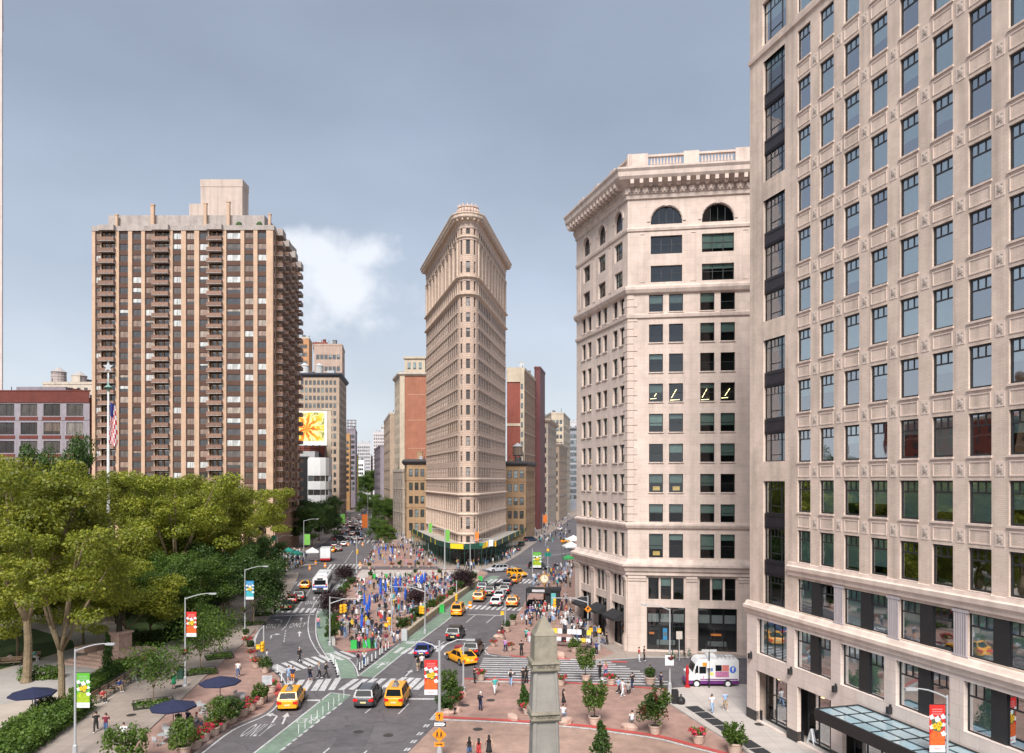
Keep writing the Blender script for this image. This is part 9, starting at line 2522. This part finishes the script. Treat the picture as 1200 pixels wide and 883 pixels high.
crowd(32,[(430,690),(440,679),(548,678),(556,682),(520,700),(470,695)],'at the rear of the plaza',.25,True,1.0,6)
crowd(28,[(424,666),(446,634),(462,612),(474,622),(500,652),(516,666)],'beside the wedge tower',.3,True,1.1,7)
crowd(32,[(606,735),(622,712),(642,716),(664,706),(672,716),(668,742),(640,738)],'round the subway entrance',0,False,.8,8)
crowd(24,[(672,752),(668,724),(680,724),(700,748)],'by the street stall',0,False,.7,9)
crowd(16,[(620,690),(668,690),(672,664),(650,668),(620,680)],'at the right avenue mouth',0,False,1.2,11)
crowd(9,[(406,700),(420,676),(440,672),(432,690)],'by the purple trees',.0,False,.8,15)
crowd(8,[(60,712),(110,708),(170,712),(150,740),(90,742)],'under the park trees',.3,False,1.5,16,.1)
# the farther crowds, a few pixels each, stay one mass
def far_crowd(zones):
 rg=random.Random(5);b=MB();mats_=list(CLO.values()) + [SKIN[0],HAIR['black']];nC=len(CLO)
 wts=[10,10,6,4,3,5,1.5,.5,2.5,.8,.5,.4,.4,.4,1,1]
 for n,poly,z in zones:
  W=[G(*p) for p in poly];xs=[p[0] for p in W];ys=[p[1] for p in W];c=0
  for _ in range(n*60):
   if c >= n:break
   x,y=rg.uniform(min(xs),max(xs)),rg.uniform(min(ys),max(ys))
   if not inside((x,y),W):continue
   c += 1;a=rg.uniform(0,6.28);ca,sa=math.cos(a),math.sin(a);s=rg.uniform(.92,1.06)
   tp,lg=rg.choices(range(nC),wts)[0],rg.choice([1,1,2,3,4,8])
   for k in (-1,1):b.tube((x+ca*.1*k,y+sa*.1*k,z),(x+ca*.09*k,y+sa*.09*k,z+.86*s),.06,.09,5,lg)
   limb_ring(b,[(x,y,z+.8*s),(x,y,z+1.1*s),(x,y,z+1.38*s),(x,y,z+1.46*s)],[(.16,.12),(.15,.11),(.2,.13),(.07,.07)],6,tp)
   for k in (-1,1):b.tube((x+ca*.2*k,y+sa*.2*k,z+1.38*s),(x+ca*.25*k,y+sa*.25*k,z+.85*s),.055,.04,4,tp)
   b.sphere((x,y,z+1.6*s),.11*s,6,5,nC,(1,1,1.2));b.sphere((x,y+.015,z+1.645*s),.11*s,6,4,nC+1)
 stuff(tag(b.build('distant_crowd',mats_),'distant crowd of small figures at the far crossings and up both avenues','crowd'))
far_crowd([(160,[(398,748),(402,722),(418,700),(438,684),(505,682),(520,695),(500,722),(470,744),(440,754)],.02),(120,[(430,690),(440,679),(548,678),(556,682),(520,700),(470,695)],.02),(87,[(424,666),(446,634),(462,612),(474,622),(500,652),(516,666)],.02),(30,[(606,735),(622,712),(642,716),(664,706),(672,716),(668,742),(640,738)],.02),(43,[(672,752),(668,724),(680,724),(700,748)],.02),(43,[(620,690),(668,690),(672,664),(650,668),(620,680)],.02),(101,[(530,668),(556,668),(604,654),(608,646),(566,656),(530,662)],.13),(159,[(318,668),(322,652),(346,648),(362,652),(352,668)],.13),(130,[(630,646),(626,614),(640,604),(668,604),(668,630)],.02),(159,[(386,640),(396,606),(440,598),(458,604),(446,640)],.02),(72,[(424,664),(446,634),(462,612),(474,622),(510,662)],.02),(43,[(380,626),(398,600),(404,600),(394,632)],.13),(34,[(496,660),(470,618),(476,616),(512,660)],.14)])
